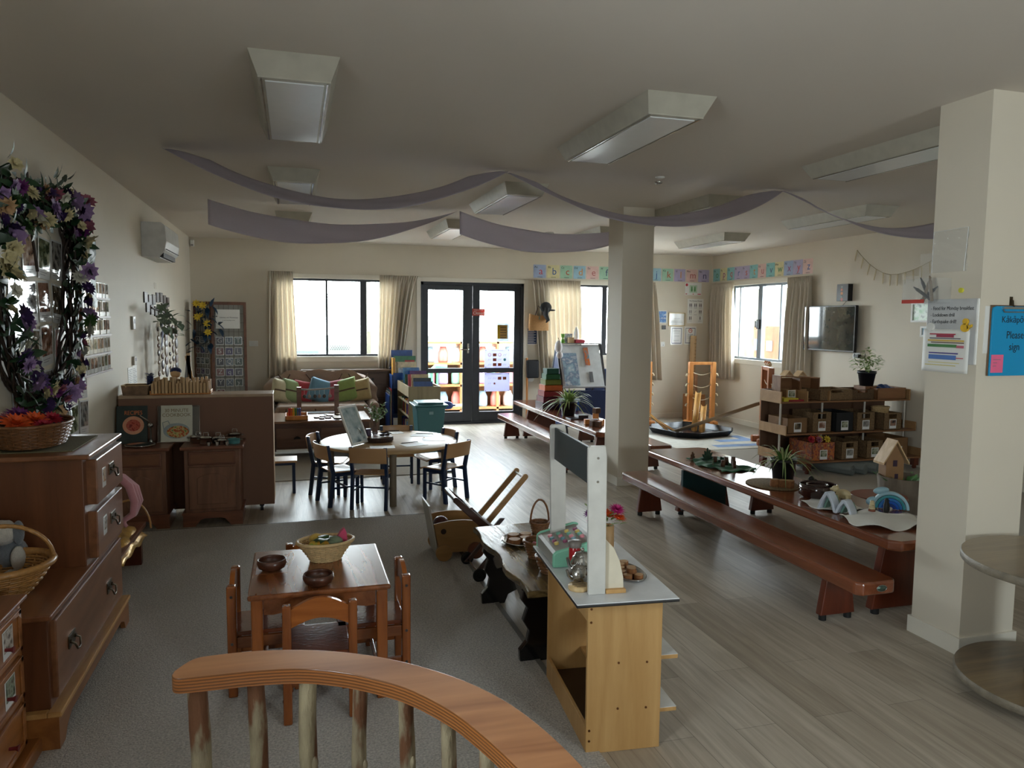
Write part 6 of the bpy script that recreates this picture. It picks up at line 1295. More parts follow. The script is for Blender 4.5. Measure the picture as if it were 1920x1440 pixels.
screen(-1.28, 10.78, -1.03, 10.50, 'left panel of the wooden letter screen in the back left corner, titled LITERACY', False, 'AGMSYBHNTZCIOUDJPVa')
lp = bpy.data.objects['letter_screen_panel']; text('LITERACY', .075, mat('yellow_letters', (220, 204, 130), .5), lp, .21, 1.76, .004, sx=.8)
screen(-1.03, 10.50, -.6, 10.56, 'right panel of the wooden letter screen with a white certificate at its top', True, 'GUTSnLPQRZqrYXyE')
t = T('fabric_flower_garland', 'dark blue and yellow artificial flowers draped over the letter screen top', 'garland', (-1.12, 10.46, 1.45))
g = G(); rq = random.Random(8)
for k in range(46): g.leaf((rq.gauss(0, .09), rq.uniform(-.06, .02), rq.uniform(-.35, .3)), (rq.uniform(-1, 1), rq.uniform(-.8, .1), rq.uniform(-1, 1)), (0, 0, 1), .13, .06, 3)
out(g, 'dark_leaves', mat('dark_blue_leaves', (20, 50, 74), .5, var=.3), t)
for k in range(6):
    g = G(); bloom(g, (rq.gauss(0, .09), -.08, rq.uniform(-.15, .33)), .055, 8, (0, -1, .3), .4, 2, .5); out(g, 'flower', fm('yellow'), t)
t = T('wall_switch', 'white double wall switch right of the letter screen', 'switch', M=WM('B', -.535, 1.18)); g = G(); g.box(-.06, .06, 0, .075, 0, .01); out(g, 'plate', white, t, bev=.002); g = G(); g.box(-.03, -.01, .025, .05, .01, .014); out(g, 'rocker', white, t); g = G(); g.box(.01, .03, .025, .05, .01, .014); out(g, 'rocker', white, t)
# ================= alphabet frieze =================
lcol = {'b': (166, 182, 214), 'y': (222, 214, 168), 'g': (166, 206, 182), 's': (160, 198, 216), 'p': (226, 192, 186), 'v': (184, 174, 206), 't': (140, 198, 200)}
seq = 'bygspg'+'svy'+'sgvpv'+'tytvvtptyvvp'
nm = {'b': 'light blue', 'y': 'pale yellow', 'g': 'mint green', 's': 'sky blue', 'p': 'pale pink', 'v': 'lilac', 't': 'turquoise'}
seq = 'bygspgsvy'+'sgvpv'+'tytvvtptybvp'
lets = 'ABCDEFGHIJKLMNOPQRSTUVWXYZ'; lc2 = [(200, 60, 60), (50, 90, 160), (190, 80, 50), (220, 150, 60), (180, 90, 90), (60, 70, 110), (60, 130, 80), (150, 60, 120)]
for i, ch in enumerate(lets):
    c = seq[i]
    M_ = WM('B', 3.635+.2175*i, 2.225) if i < 14 else WM('R', 10.86-.205*(i-14), 2.235)
    t = T('alphabet_card', '%s alphabet card for the letter %s in the frieze above the windows' % (nm[c], ch), 'card', M=M_ @ Matrix.Translation((0, 0, .0005)), group='alphabet frieze cards')
    g = G(); g.box(-.1, .1, 0, .2, 0, .002); out(g, 'card', mat('frieze_'+c, lcol[c], .3), t)
    text(ch+ch.lower(), .045, ink, t, -.06, .165, .002); text(ch.lower() if i not in (15, 19) else ch.lower(), .15, mat('letter_ink_%d' % (i % 8), lc2[i % 8], .5), t, .02, .1, .002, name='picture_letter')
    g = G(); g.box(-.035, .045, .012, .017, .002, .0024); out(g, 'caption_line', ink, t)
# ================= posters and notices =================
def sheetp(name, label, wall, u, z, w_, h, mt=None, frame=None, cat_='poster', d=.0005, fw_=.012):
    t = T(name, label, cat_, M=WM(wall, u, z) @ Matrix.Translation((0, 0, d)))
    if frame:
        g = G(); g.box(-w_/2, w_/2, 0, fw_, 0, .015); g.box(-w_/2, w_/2, h-fw_, h, 0, .015); g.box(-w_/2, -w_/2+fw_, fw_, h-fw_, 0, .015); g.box(w_/2-fw_, w_/2, fw_, h-fw_, 0, .015); out(g, 'frame', frame, t, bev=.002)
    g = G(); g.box(-w_/2, w_/2, 0, h, 0, .002); out(g, 'sheet', mt or paper, t); return t
def bars(par, mt, L, name='text_lines', z=.002):
    g = G()
    for (a, b_, c, d) in L: g.box(a, b_, c, d, z, z+.0005)
    return out(g, name, mt, par)
bluep = photo('blue_print', 6, [(230, 236, 240), (90, 150, 210), (50, 100, 180), (200, 220, 235)], 16, .4)
t = sheetp('blue_picture', 'blue and white print left of the gold framed certificate on the back wall', 'B', 5.71, 1.545, .21, .21); bars(t, bluep, [(-.093, .093, .015, .195)], 'picture')
t = sheetp('framed_certificate', 'certificate in a thin gold frame on the back wall', 'B', 5.995, 1.505, .3, .215, lam, mat('gold_frame', (176, 156, 110), .35, metal=.4)); bars(t, greyink, [(-.11, .11, .06, .064), (-.1, .1, .08, .083), (-.05, .06, .12, .124)])
t = sheetp('blue_border_certificate', 'creased certificate with a slate border under the gold frame', 'B', 6.0, 1.2, .22, .29, lam)
nb2 = mat('slate_border', (96, 104, 128), .5); bb_ = [(-.088, .088, .02, .03), (-.088, .088, .26, .27), (-.088, -.08, .03, .26), (.08, .088, .03, .26)]; bars(t, nb2, bb_, 'border'); bars(t, greyink, [(-.06, .06, .22, .226), (-.05, .05, .19, .193), (-.04, .05, .14, .144), (-.05, .05, .07, .073)])
t = sheetp('red_logo_certificate', 'certificate with a round red logo partly behind the tall ruler', 'B', 6.25, 1.205, .22, .295, paper); bars(t, nb2, bb_, 'border')
g = G(); g.tube([(.03*math.cos(a), .225+.03*math.sin(a), .002) for a in [2*math.pi*k/24 for k in range(24)]], .005, 6, True); g.box(-.015, .02, .22, .228, .002, .003); g.box(-.015, .005, .233, .24, .002, .003); out(g, 'logo', mat('logo_red', (196, 70, 60), .5), t); bars(t, greyink, [(-.05, .05, .16, .165), (-.06, .06, .14, .143), (-.06, .06, .12, .123), (-.06, .06, .1, .103)])
t = sheetp('pictogram_poster', 'white poster with rows of black people pictograms near the far right corner', 'B', 6.33, 1.55, .29, .4, paper)
text('The Kawae Empty', .032, mat('grey_title', (90, 90, 94), .5), t, 0, .365, .002)
def pictos(par, x, z, k):
    g = G()
    for s_ in ((-.014, .014) if k != 8 else (0,)):
        if k == 4: g.tube([(x-.02, z-.01, .0022), (x+.02, z+.015, .0022)], .002, 5); continue
        g.cyl((x+s_, z+.026, .002), (x+s_, z+.026, .0026), .006, n=10); g.box(x+s_-.007, x+s_+.007, z-.008, z+.018, .002, .0026); g.box(x+s_-.006, x+s_-.001, z-.032, z-.008, .002, .0026); g.box(x+s_+.001, x+s_+.006, z-.032, z-.008, .002, .0026)
    out(g, 'pictogram', ink if k not in (3, 4) else greyink, par)
for k in range(9):
    if k == 7: continue
    pictos(t, -.09+.09*(k % 3), .295-.105*(k//3), k)
bars(t, greyink, [(-.12+.09*i, -.06+.09*i, .245-.105*j, .249-.105*j) for i in range(3) for j in range(3) if not (j == 2 and i == 1)])
t = sheetp('heart_drawing', 'white sheet with a green drawing and red hearts under the alphabet frieze', 'B', 6.28, 2.01, .3, .2, paper)
bars(t, mat('pale_green_box', (190, 214, 190), .5), [(-.07, .07, .04, .16)], 'drawing_box')
g = G()
for x in (-.028, .028): g.prism([(x+.018*math.cos(a)*(1 if math.sin(a) < 0 else .7), .1+.045*math.sin(a)) for a in [2*math.pi*k/16 for k in range(16)]], .0026, .003)
out(g, 'green_shapes', mat('drawing_green', (90, 150, 90), .5), t)
g = G(); g.ell((-.12, .165, .0025), (.022, .024, .001), 12, 6); bx_ = [(-.14, -.11), (.08, .14), (-.01, .01)]
for a, b_ in bx_: g.box(a, b_, .012, .024, .002, .0027)
out(g, 'red_hearts', mat('heart_red', (206, 50, 70), .5), t)
t = T('black_wall_switch', 'small black square switch under the blue picture', 'switch', M=WM('B', 5.765, 1.45)); g = G(); g.box(-.035, .035, 0, .065, 0, .012); out(g, 'plate', black, t, bev=.003)
def socket(label, wall, u, z):
    t = T('power_socket', label, 'socket', M=WM(wall, u, z)); g = G(); g.box(-.06, .06, 0, .075, 0, .009); out(g, 'plate', white, t, bev=.002)
    for s_ in (-.03, .03):
        g = G(); g.box(s_-.006, s_+.006, .02, .03, .009, .0095); out(g, 'socket_slots', greyink, t); g = G(); g.box(s_-.004, s_+.004, .05, .064, .009, .012); out(g, 'rocker', white, t)
    return t
socket('white double power socket on the back wall under the black switch', 'B', 5.73, 1.17)
socket('white power socket below the television', 'R', 7.62, 1.15)
t = T('black_power_plug', 'black plug and looped cable in the socket below the television', 'plug', M=WM('R', 7.56, 1.16)); g = G(); g.box(-.03, .03, .0, .045, .013, .06); g.tube([(0, .03, .05), (-.03, .05, .06), (-.05, .03, .05), (-.03, -.03, .04), (.04, -.05, .03), (.1, -.02, .02), (.1, .06, .015)], .004, 6); out(g, 'plug_body', black, t)
# door signs (on the inner face of the glass leaf)
def dsign(name, label, x, z, w_, h, mt, cat_='sign'):
    t = T(name, label, cat_, M=Matrix.Translation((x, 11.0+(.0275 if name == 'closed_sign' else .0475), z)) @ Euler((R(90), 0, 0)).to_matrix().to_4x4())
    g = G(); g.box(-w_/2, w_/2, 0, h, 0, .002); out(g, 'sheet', mt, t); return t
t = dsign('closed_sign', 'red Closed sign on the glass door at eye height', 2.685, 1.635, .195, .105, transl('closed_red', (206, 96, 84), .3)); text('Closed', .062, paper, t, 0, .04, .002); text('SORRY WE ARE', .02, paper, t, 0, .085, .002)
t = dsign('yellow_notice', 'notice with a yellow and gold panel in the right glass door pane', 3.075, 1.25, .19, .28, transl('grey_notice', (200, 208, 216), .4)); bars(t, transl('notice_yellow', (236, 196, 60), .5), [(-.09, -.05, .04, .25)], 'yellow_strip'); bars(t, transl('notice_gold', (226, 180, 96), .5), [(-.05, .07, .04, .25)], 'gold_panel'); bars(t, mat('notice_brown', (120, 84, 40), .5), [(-.045, .05, .05+.038*i, .066+.038*i) for i in range(5)], z=.0026)
ppl = transl('lilac_paper', (205, 205, 228), .45); orr = mat('picto_orange', (150, 70, 36), .5); grr = mat('picto_teal', (80, 150, 140), .5); gry = mat('picto_grey', (120, 120, 150), .5)
def chart(label, z, cells):
    t = dsign('picture_chart', label, 2.985, z, .4, .285, ppl)
    bars(t, gry, [(-.09, .09, .262, .266)])
    for (x, y, k) in cells:
        g = G()
        if k == 'o': g.box(x-.028, x+.028, y-.022, y+.022, .002, .0026)
        elif k == 'c': g.cyl((x, y, .002), (x, y, .0026), .022)
        elif k == 'g': g.tube([(x-.025, y-.015, .0022), (x-.01, y+.012, .0022), (x+.01, y-.01, .0022), (x+.025, y+.014, .0022)], .002, 5)
        elif k == 'r': g.tube([(x+.022*math.cos(a), y+.022*math.sin(a), .002) for a in [2*math.pi*q/18 for q in range(18)]], .003, 5, True)
        else: g.prism([(x+(.026 if q % 2 == 0 else .011)*math.sin(math.pi*q/5), y+(.026 if q % 2 == 0 else .011)*math.cos(math.pi*q/5)) for q in range(10)], .002, .0026)
        out(g, 'chart_picture', {'o': orr, 'c': grr, 'g': gry, 'r': mat('picto_red', (190, 80, 70), .5), 's': orr}[k], t)
    for (x, y) in ((-.18, .268), (.18, .268), (-.18, .015), (.18, .015)):
        g = G(); g.cyl((x, y, .002), (x, y, .006), .006, n=8); out(g, 'pin', ink, t)
chart('upper lilac picture chart taped in the right glass door', .845, [(-.12, .2, 'r'), (-.04, .2, 'o'), (.04, .2, 'r'), (.12, .2, 'g'), (-.12, .125, 'g'), (-.04, .125, 'o'), (.04, .125, 'g'), (.12, .125, 'c'), (-.12, .05, 'g'), (-.04, .05, 'o'), (.04, .05, 'o'), (.12, .05, 'g')])
chart('lower lilac picture chart taped in the right glass door', .485, [(-.12, .2, 'g'), (-.04, .2, 'g'), (.04, .2, 'o'), (.12, .2, 'o'), (-.12, .12, 'g'), (-.04, .12, 's')])
t = sheetp('blue_notice', 'dark blue notice with white text right of the door', 'B', 3.515, 1.2, .19, .265, paper); bars(t, mat('notice_blue', (44, 70, 120), .4), [(-.085, .085, .015, .25)], 'blue_panel'); bars(t, paper, [(-.07, .07-.03*(i % 2), .03+.02*i, .037+.02*i) for i in range(10)], z=.0026)
t = T('towel_dispenser', 'black paper towel dispenser on the wall right of the door', 'dispenser', M=WM('B', 3.52, .69)); g = G(); g.box(-.095, .095, 0, .28, 0, .1); out(g, 'housing', black, t, bev=.02, seg=3); g = G(); g.prism([(-.05, 0), (.04, 0), (.03, -.04), (.0, -.06), (-.06, -.05)], .03, .034); out(g, 'paper_towel', paper, t)
t = T('shopping_bag', 'tan woven shopping bag hanging beside the curtain', 'bag', (3.585, 10.86, 1.42))
def bagf(u, v): a = 2*math.pi*u; sx_ = .16-.01*v; return (sx_*math.cos(a)*(1+.04*math.sin(3*a)), .05*math.sin(a), .0+.24*v+.015*math.cos(2*a)*v)
g = G(); g.grid(bagf, 32, 8); g.prism([(.16*math.cos(2*math.pi*k/24), .05*math.sin(2*math.pi*k/24)) for k in range(24)], 0, .004); out(g, 'bag_body', mat('tan_woven', (186, 140, 90), .8, var=.1, ns=60, bump=.2), t)
g = G(); g.tube([(-.07, -.04, .23), (-.03, -.02, .33), (.0, .05, .38), (.03, -.02, .33), (.06, -.04, .23)], .006, 8); out(g, 'bag_strap', mat('dark_strap', (60, 44, 36), .6), t)
g = G(); g.box(-.02, .0, -.066, -.06, .17, .22); out(g, 'tag', mat('green_tag', (110, 120, 100), .4), t)
t = T('black_sun_hat', 'black cap with neck flap hanging in front of the tan bag', 'hat', (3.67, 10.78, 1.54))
g = G(); g.ell((0, 0, .23), (.09, .05, .085), 20, 14); g.tube([(.0, -.01, .22), (-.01, -.02, .12), (.03, -.02, .04), (.0, -.01, .0)], [.08, .07, .05, .01], 12, flat=.5); g.ell((.09, -.01, .19), (.06, .045, .014), 16, 8); out(g, 'hat_body', mat('black_cotton', (28, 30, 34), .85, sheen=.3), t)
# easel
t = T('painting_easel', 'navy and white painting easel stand by the back window', 'easel', (3.75, 9.95, 0), w=True)
def slab(g, P0, P1, w_, th):  # board from bottom P0 to top P1 (y,z), x range
    (y0, z0), (y1, z1) = P0, P1; n_ = Vector((0, z1-z0, -(y1-y0))).normalized()*th
    v = [(w_[0], y0, z0), (w_[1], y0, z0), (w_[1], y1, z1), (w_[0], y1, z1)]; v += [(p[0], p[1]+n_.y, p[2]+n_.z) for p in v]
    g.add(v, [(0, 1, 2, 3), (7, 6, 5, 4), (0, 4, 5, 1), (1, 5, 6, 2), (2, 6, 7, 3), (3, 7, 4, 0)])
g = G(); slab(g, (9.72, .66), (9.98, 1.24), (3.60, 4.20), .02); out(g, 'front_board', mat('glossy_white_board', (226, 230, 232), .1, coat=.6), t, fix=True)
g = G(); g.box(3.58, 4.22, 9.68, 9.76, .645, .662); out(g, 'paint_ledge', mat('silver_ledge', (190, 190, 196), .3, metal=.5), t)
g = G(); g.box(3.58, 4.22, 9.93, 10.05, 1.245, 1.26); out(g, 'top_tray', mat('grey_tray', (150, 150, 150), .4), t)
g = G(); slab(g, (9.5, .02), (9.97, 1.245), (3.56, 3.585), .03); slab(g, (9.5, .02), (9.97, 1.245), (4.215, 4.24), .03); slab(g, (10.4, .02), (10.0, 1.245), (3.56, 3.585), .03); slab(g, (10.4, .02), (10.0, 1.245), (4.215, 4.24), .03); out(g, 'easel_legs', mat('dark_leg', (50, 50, 56), .4), t, fix=True)
g = G(); g.prism([(9.55, .05), (10.36, .05), (10.01, 1.24), (9.99, 1.24)], 3.566, 3.572, 'x'); g.box(3.59, 4.21, 9.60, 9.63, .12, .62); out(g, 'navy_panel', mat('navy_easel_fabric', (24, 44, 92), .6), t, fix=True)
g = G(); slab(g, (9.715, .68), (9.905, 1.12), (3.61, 3.83), -.006); out(g, 'painting', photo('pale_painting', 9, [(226, 232, 236), (170, 200, 214), (130, 150, 180), (230, 236, 238)], 9, .08), t, fix=True)
g = G(); slab(g, (9.83, .95), (9.955, 1.20), (3.95, 4.02), -.006); out(g, 'drawn_figure', photo('figure_paint', 2, [(60, 150, 170), (214, 120, 60), (60, 110, 150)], 12, .2), t, fix=True)
g = G(); slab(g, (9.74, .72), (9.80, .86), (3.99, 4.04), -.008); out(g, 'eraser', mat('grey_eraser', (120, 122, 126), .5), t, fix=True)
t = T('baseball_cap', 'white cap hanging on the left corner of the easel', 'cap', (3.55, 9.86, 1.06)); g = G(); g.ell((0, 0, .15), (.05, .07, .09), 20, 14); g.ell((.0, -.05, .04), (.045, .05, .05), 16, 10); out(g, 'cap_body', mat('white_cotton', (216, 212, 214), .9, bump=.1, bs=40), t)
g = G(); g.tube([(0, 0, .2), (.0, .02, .28), (.05, .05, .2)], .003, 6); out(g, 'cap_strap', black, t)
zt = 1.261
t = T('sand_timer', 'green sand timer on top of the easel', 'timer', (3.66, 9.99, zt)); g = G(); g.lathe([(.03, 0), (.03, .008), (.026, .01), (.024, .04), (.008, .065), (.024, .09), (.026, .12), (.03, .122), (.03, .13), (0, .13)], 18); out(g, 'timer_body', mat('lime_plastic', (120, 180, 70), .3), t)
g = G(); g.box(3.74, 3.82, 9.96, 10.03, zt, zt+.08); one(g, 'wooden_cube', palew, 'plain wooden cube in the middle of the easel top', 'block', bev=.003)
g = G(); g.box(3.84, 3.98, 9.95, 10.03, zt, zt+.05); g.cyl((3.98, 9.99, zt+.025), (4.0, 9.99, zt+.025), .012); one(g, 'pink_case', mat('pink_plastic', (206, 80, 96), .35), 'pink and red case on the right of the easel top', 'case', bev=.006)
t = T('clear_bottle', 'clear upturned bottle standing behind the pink case on the easel', 'bottle', (3.89, 10.065, zt-.001)); g = G(); g.lathe([(0, 0), (.034, 0), (.036, .01), (.036, .14), (.028, .18), (.01, .215), (.012, .23), (0, .232)], 20); out(g, 'bottle_body', mat('clear_plastic', (220, 226, 228), .08, alpha=.5), t)
g = G(); g.box(3.70, 3.82, 10.04, 10.05, zt-.001, zt+.13); one(g, 'striped_card', photo('striped_card', 4, [(230, 230, 230), (120, 130, 160)], 40, .4), 'small striped card standing behind the wooden cube', 'card')
g = G(); g.prism([(4.13, .02), (4.40, .02), (4.42, .3), (4.11, .3)], 10.2, 10.5, 'y'); one(g, 'blue_tub', mat('bright_blue_plastic', (40, 110, 210), .35), 'bright blue plastic tub behind the farther table', 'tub')
t = T('blue_plastic_box', 'clear sided blue box behind the spider plant on the farther table', 'box', (3.30, 8.75, .461)); g = G(); g.box(-.09, .1, -.1, .1, 0, .13); out(g, 'box_body', MATS['bright_blue_plastic'], t, bev=.006); g = G(); g.box(-.1, .11, -.11, .11, .13, .145); out(g, 'lid', mat('clear_lid', (200, 220, 236), .2), t)
t = T('dark_blue_chair', 'dark blue upholstered adult chair right of the easel', 'chair', (4.44, 10.2, 0)); g = G(); g.box(-.25, .25, .2, .26, .5, .86); g.box(-.25, .25, -.25, .2, .4, .47); out(g, 'seat', mat('navy_weave', (40, 54, 90), .9, bump=.3, bs=200), t, bev=.03)
for x in (-.22, .22):
    for y in (-.2, .2):
        g = G(); g.cyl((x, y, .008), (x, y, .4), .014); out(g, 'leg', black, t)
g = G(); g.cyl((3.435, 10.93, .0), (3.44, 10.97, 1.0), .015); one(g, 'wooden_pole', toyw, 'thin wooden pole leaning against the door frame', 'pole')
# ================= right wall =================
t = T('television', 'flat black television mounted on the right wall', 'television', M=WM('R', 8.045, 1.225))
g = G(); g.box(-.475, .475, 0, .575, .05, .09); out(g, 'television_housing', black, t, bev=.004); g = G(); g.box(-.46, .46, .02, .56, .0902, .0912); out(g, 'screen', mat('tv_screen', (34, 40, 38), .05, spec=.45), t); g = G(); g.box(-.15, .15, .12, .45, .0, .05); out(g, 'wall_mount', black, t)
t = T('planet_canvas', 'small black box picture with coloured planets above the television', 'picture', M=WM('R', 7.84, 1.855)); g = G(); g.box(-.1, .1, 0, .21, 0, .07); out(g, 'box', black, t, bev=.003)
for x, y, r, c in ((-.01, .175, .014, (150, 150, 140)), (-.01, .14, .018, (200, 120, 90)), (-.01, .095, .02, (206, 140, 90)), (-.01, .05, .014, (130, 140, 120)), (-.005, .02, .022, (190, 110, 100))):
    g = G(); g.cyl((x, y, .07), (x, y, .0712), r, n=18); out(g, 'planet', mat('planet_%d_%d' % (c[0], c[1]), c, .5), t)
g = G(); g.tube([(RW-.01, 7.83, 1.855), (RW-.01, 7.9, 1.8)], .003, 5); one(g, 'thin_cable', black, 'thin black cable running from the planet picture to the television', 'cable')
t = T('bunting', 'string of thin pale pennants sagging across the right wall', 'bunting', M=WM('R', 7.1, 2.14)); P_ = [(-.58+.116*k, .33*(abs(k-5.2)/5.2)**1.9-.0, .02) for k in range(12)]
P_ = [(.58*-1+.11*k, (.33 if k < 5.5 else .16)*(abs(k-5.5)/5.5)**1.8, .02) for k in range(12)]
g = G(); g.tube(P_, .003, 6); out(g, 'string', mat('twine', (170, 156, 124), .8), t)
for k, p in enumerate(P_[:11]):
    g = G(); a = .02; a = .009; q_ = -.03*(k < 4)+.01*(k > 7); g.prism([(p[0]-a, p[1]), (p[0]+a, p[1]), (p[0]+a*.7+q_, p[1]-.11), (p[0]+q_, p[1]-.13), (p[0]-a*.7+q_, p[1]-.11)], .012, .018); out(g, 'pennant', mat('pale_pennant', (206, 190, 156), .8), t)
for i, (u, z, w_, h, m_) in enumerate(((6.66, 1.60, .28, .22, photo('green_photo', 5, [(120, 180, 120), (210, 230, 210), (60, 90, 60)], 12, .2)), (6.58, 1.44, .16, .12, photo('sky_photo', 7, [(150, 200, 220), (220, 230, 236)], 12, .2)), (6.52, 1.2, .2, .2, paper))):
    t = sheetp('framed_photo', ['white framed green photo just left of the right column', 'small pale blue framed photo under the green one', 'white framed sheet lowest beside the right column'][i], 'R', u, z, w_, h, m_, white if i < 2 else None, fw_=.022)
# ================= right column notices =================
def onP(name, label, yc, z, cat_='notice', d=.001): return T(name, label, cat_, M=WM('P', yc, z, d))
clr = mat('clear_film', (215, 220, 222), .12, var=.02, alpha=.11, coat=.6)
t = onP('plastic_pouch', 'crinkled clear plastic pouch at the top of the right column notices', 2.92, 1.84)
def pf_(u, v): return (-.1+.2*u, .2*v, .004+.008*abs(math.sin(u*9+v*4))+.006*math.sin(v*13+u*5)**2)
g = G(); g.grid(pf_, 20, 20); out(g, 'pouch_film', clr, t, solid=.0015)
g = G(); g.tube([(-.1, 0, .012), (-.1, .2, .012), (.1, .205, .014), (.09, .0, .016)], .0016, 5); out(g, 'pouch_edge', mat('bright_film_edge', (230, 232, 232), .15), t)
t = onP('pen_pocket', 'clear wall pocket holding marker pens on the side of the right column', 2.965, 1.69, 'holder')
g = G(); g.box(-.14, .06, 0, .004, .004, .1); g.box(-.14, .06, 0, .12, .1, .103); g.box(-.14, -.137, 0, .14, .004, .1); g.box(.057, .06, 0, .12, .004, .1); g.box(-.14, .06, 0, .25, .0, .003); out(g, 'pocket', clr, t)
g = G(); g.box(-.14, -.0, 0.0, .018, .1035, .1045); out(g, 'red_label', mat('label_red', (196, 60, 46), .4), t)
for i, (x, rz, c) in enumerate(((-.10, -55, 0), (-.03, 30, 0), (-.06, -20, 1), (0, 60, 0), (.02, 10, 1))):
    g = G(); M_ = WM('P', 2.965-x, 1.70+.01*(i % 2), .03+.012*i) @ Matrix.Rotation(R(rz), 4, 'Z'); z0 = .0; g.cyl((0, z0, 0), (0, z0+.10, 0), .008, n=12, M=M_); g.cyl((0, z0+.1, 0), (0, z0+.125, 0), .0065, .003, n=12, M=M_)
    one(g, 'marker_pen', black if c == 0 else mat('tan_marker', (120, 104, 84), .4), '%s marker pen in the clear wall pocket, %s' % (['black', 'black', 'tan', 'black', 'tan'][i], ['tilted out to the left', 'leaning right at the back', 'near the middle', 'lying low', 'rightmost'][i]), 'pen', 'marker pens in the wall pocket')
t = onP('small_whiteboard', 'small whiteboard with handwritten black reminders on the right column', 2.89, 1.40, 'whiteboard')
g = G(); g.prism([(-.148, .0), (.138, .0), (.148, .01), (.148, .30), (.138, .31), (-.148, .31)], 0, .008); out(g, 'board', mat('whiteboard_surface', (196, 198, 200), .25), t, bev=.002, fix=True)
g = G(); g.box(.138, .149, .0, .31, .002, .012); out(g, 'board_edge', white, t, bev=.004)
for i, (s_, w2) in enumerate((('- Food for Monday breakfast', 1), ('- Lockdown drill', 1), ('- Earthquake drill!', 1))):
    text(s_, .025, ink, t, -.125, .265-.032*i, .008, align='LEFT', sx=.85)
t = onP('timetable_sheet', 'timetable sheet with coloured bars pinned under the whiteboard notes', 2.905, 1.355, 'chart', .0105)
def shf(u, v): return (-.145+.27*u, .21*v, .001+.006*(1-v)**2*math.sin(u*3))
g = G(); g.grid(shf, 12, 10); out(g, 'sheet', paper, t, solid=.001)
for (a, b_, y, h, c) in ((-.1, .05, .182, .006, (176, 50, 70)), (-.06, .04, .17, .012, (160, 50, 80)), (-.1, .08, .163, .004, (60, 50, 60)), (-.11, .1, .15, .008, (214, 180, 80)), (-.09, .1, .142, .005, (110, 80, 60)), (-.11, .06, .122, .014, (70, 130, 70)), (.06, .1, .12, .012, (196, 100, 120)), (-.1, .07, .09, .006, (70, 60, 140)), (-.1, .06, .062, .022, (80, 120, 190)), (.06, .1, .07, .004, (190, 80, 90)), (-.1, .08, .045, .004, (220, 210, 150)), (-.12, .06, .032, .004, (214, 200, 120))):
    g = G(); g.box(a, b_, y, y+h, .006, .0075); out(g, 'colour_bar', mat('bar_%d_%d_%d' % c, c, .5), t)
t = onP('yellow_duck_magnet', 'yellow duck shaped magnet on the small whiteboard', 2.80, 1.555, 'magnet', .012)
g = G(); g.prism([(.022*math.cos(a)-.004, .018+.02*math.sin(a)) for a in [2*math.pi*k/24 for k in range(24)]], 0, .01); g.prism([(.015*math.cos(a)-.002, .047+.015*math.sin(a)) for a in [2*math.pi*k/24 for k in range(24)]], 0, .01); g.prism([(.01, .01), (.032, .022), (.034, .034), (.022, .03), (.01, .03)], 0, .01); out(g, 'duck', mat('duck_yellow', (226, 180, 40), .4), t, fix=True, bev=.001)
t = onP('round_white_magnet', 'round white magnet at the left edge of the whiteboard', 3.0, 1.575, 'magnet', .012); g = G(); g.cyl((0, 0, 0), (0, 0, .012), .02, n=24); out(g, 'magnet', white, t, bev=.002)
t = onP('yellow_pin', 'yellow round pin above the whiteboard', 2.845, 1.75, 'pin', .002); g = G(); g.cyl((0, 0, 0), (0, 0, .012), .012, n=20); out(g, 'pin_head', mat('pin_yellow', (220, 216, 70), .4), t)
t = T('blue_clipboard', 'bright blue clipboard sheet reading Please sign on the front of the right column', 'clipboard', M=WM('F', 3.235, 1.35, .001))
cyb = mat('cyan_board', (0, 150, 205), .4, var=.01)
g = G(); g.prism([(-.12, 0), (.12, 0), (.12, .325), (-.10, .325), (-.117, .318), (-.12, .30)], .008, .016); out(g, 'board', cyb, t, fix=True, bev=.001)
g = G(); g.box(-.125, .12, .0, .33, .003, .008); out(g, 'back_board', mat('brown_hardboard', (110, 84, 60), .6), t)
g = G(); g.box(-.07, .07, .312, .322, .016, .028); g.tube([(-.068, .31, .022), (-.06, .298, .022), (.06, .298, .022), (.068, .31, .022)], .003, 6); out(g, 'clip', steel, t)
text('Kākāpō', .042, ink, t, .0, .262, .016, sx=.95); text('Please', .05, ink, t, .02, .19, .016, sx=.85); text('sign', .05, ink, t, .02, .135, .016, sx=.85)
t2 = T('pink_sticky_note', 'pink sticky note on the blue clipboard', 'note', M=WM('F', 3.155, 1.365, .018)); g = G(); g.box(-.036, .036, 0, .084, 0, .0012); out(g, 'note', mat('sticky_pink', (240, 110, 150), .6), t2); bars(t2, greyink, [(-.025, .02, .06, .062), (-.025, .0, .045, .047), (-.025, -.005, .03, .032)], z=.0012)
t2 = T('white_paper_sheets', 'white sheets hanging behind the blue clipboard', 'paper', M=WM('F', 3.125, 1.455, .0005)); g = G(); g.box(-.04, .06, 0, .22, 0, .002); out(g, 'sheet', paper, t2)
t2 = T('wall_hook', 'small brass hook above the blue clipboard', 'hook', M=WM('F', 3.235, 1.68, .0)); g = G(); g.tube([(0, .03, 0), (0, .02, .012), (0, .0, .014), (0, -.005, .02)], .004, 8); g.box(-.008, .008, .0, .04, 0, .004); out(g, 'hook', brassy, t2)
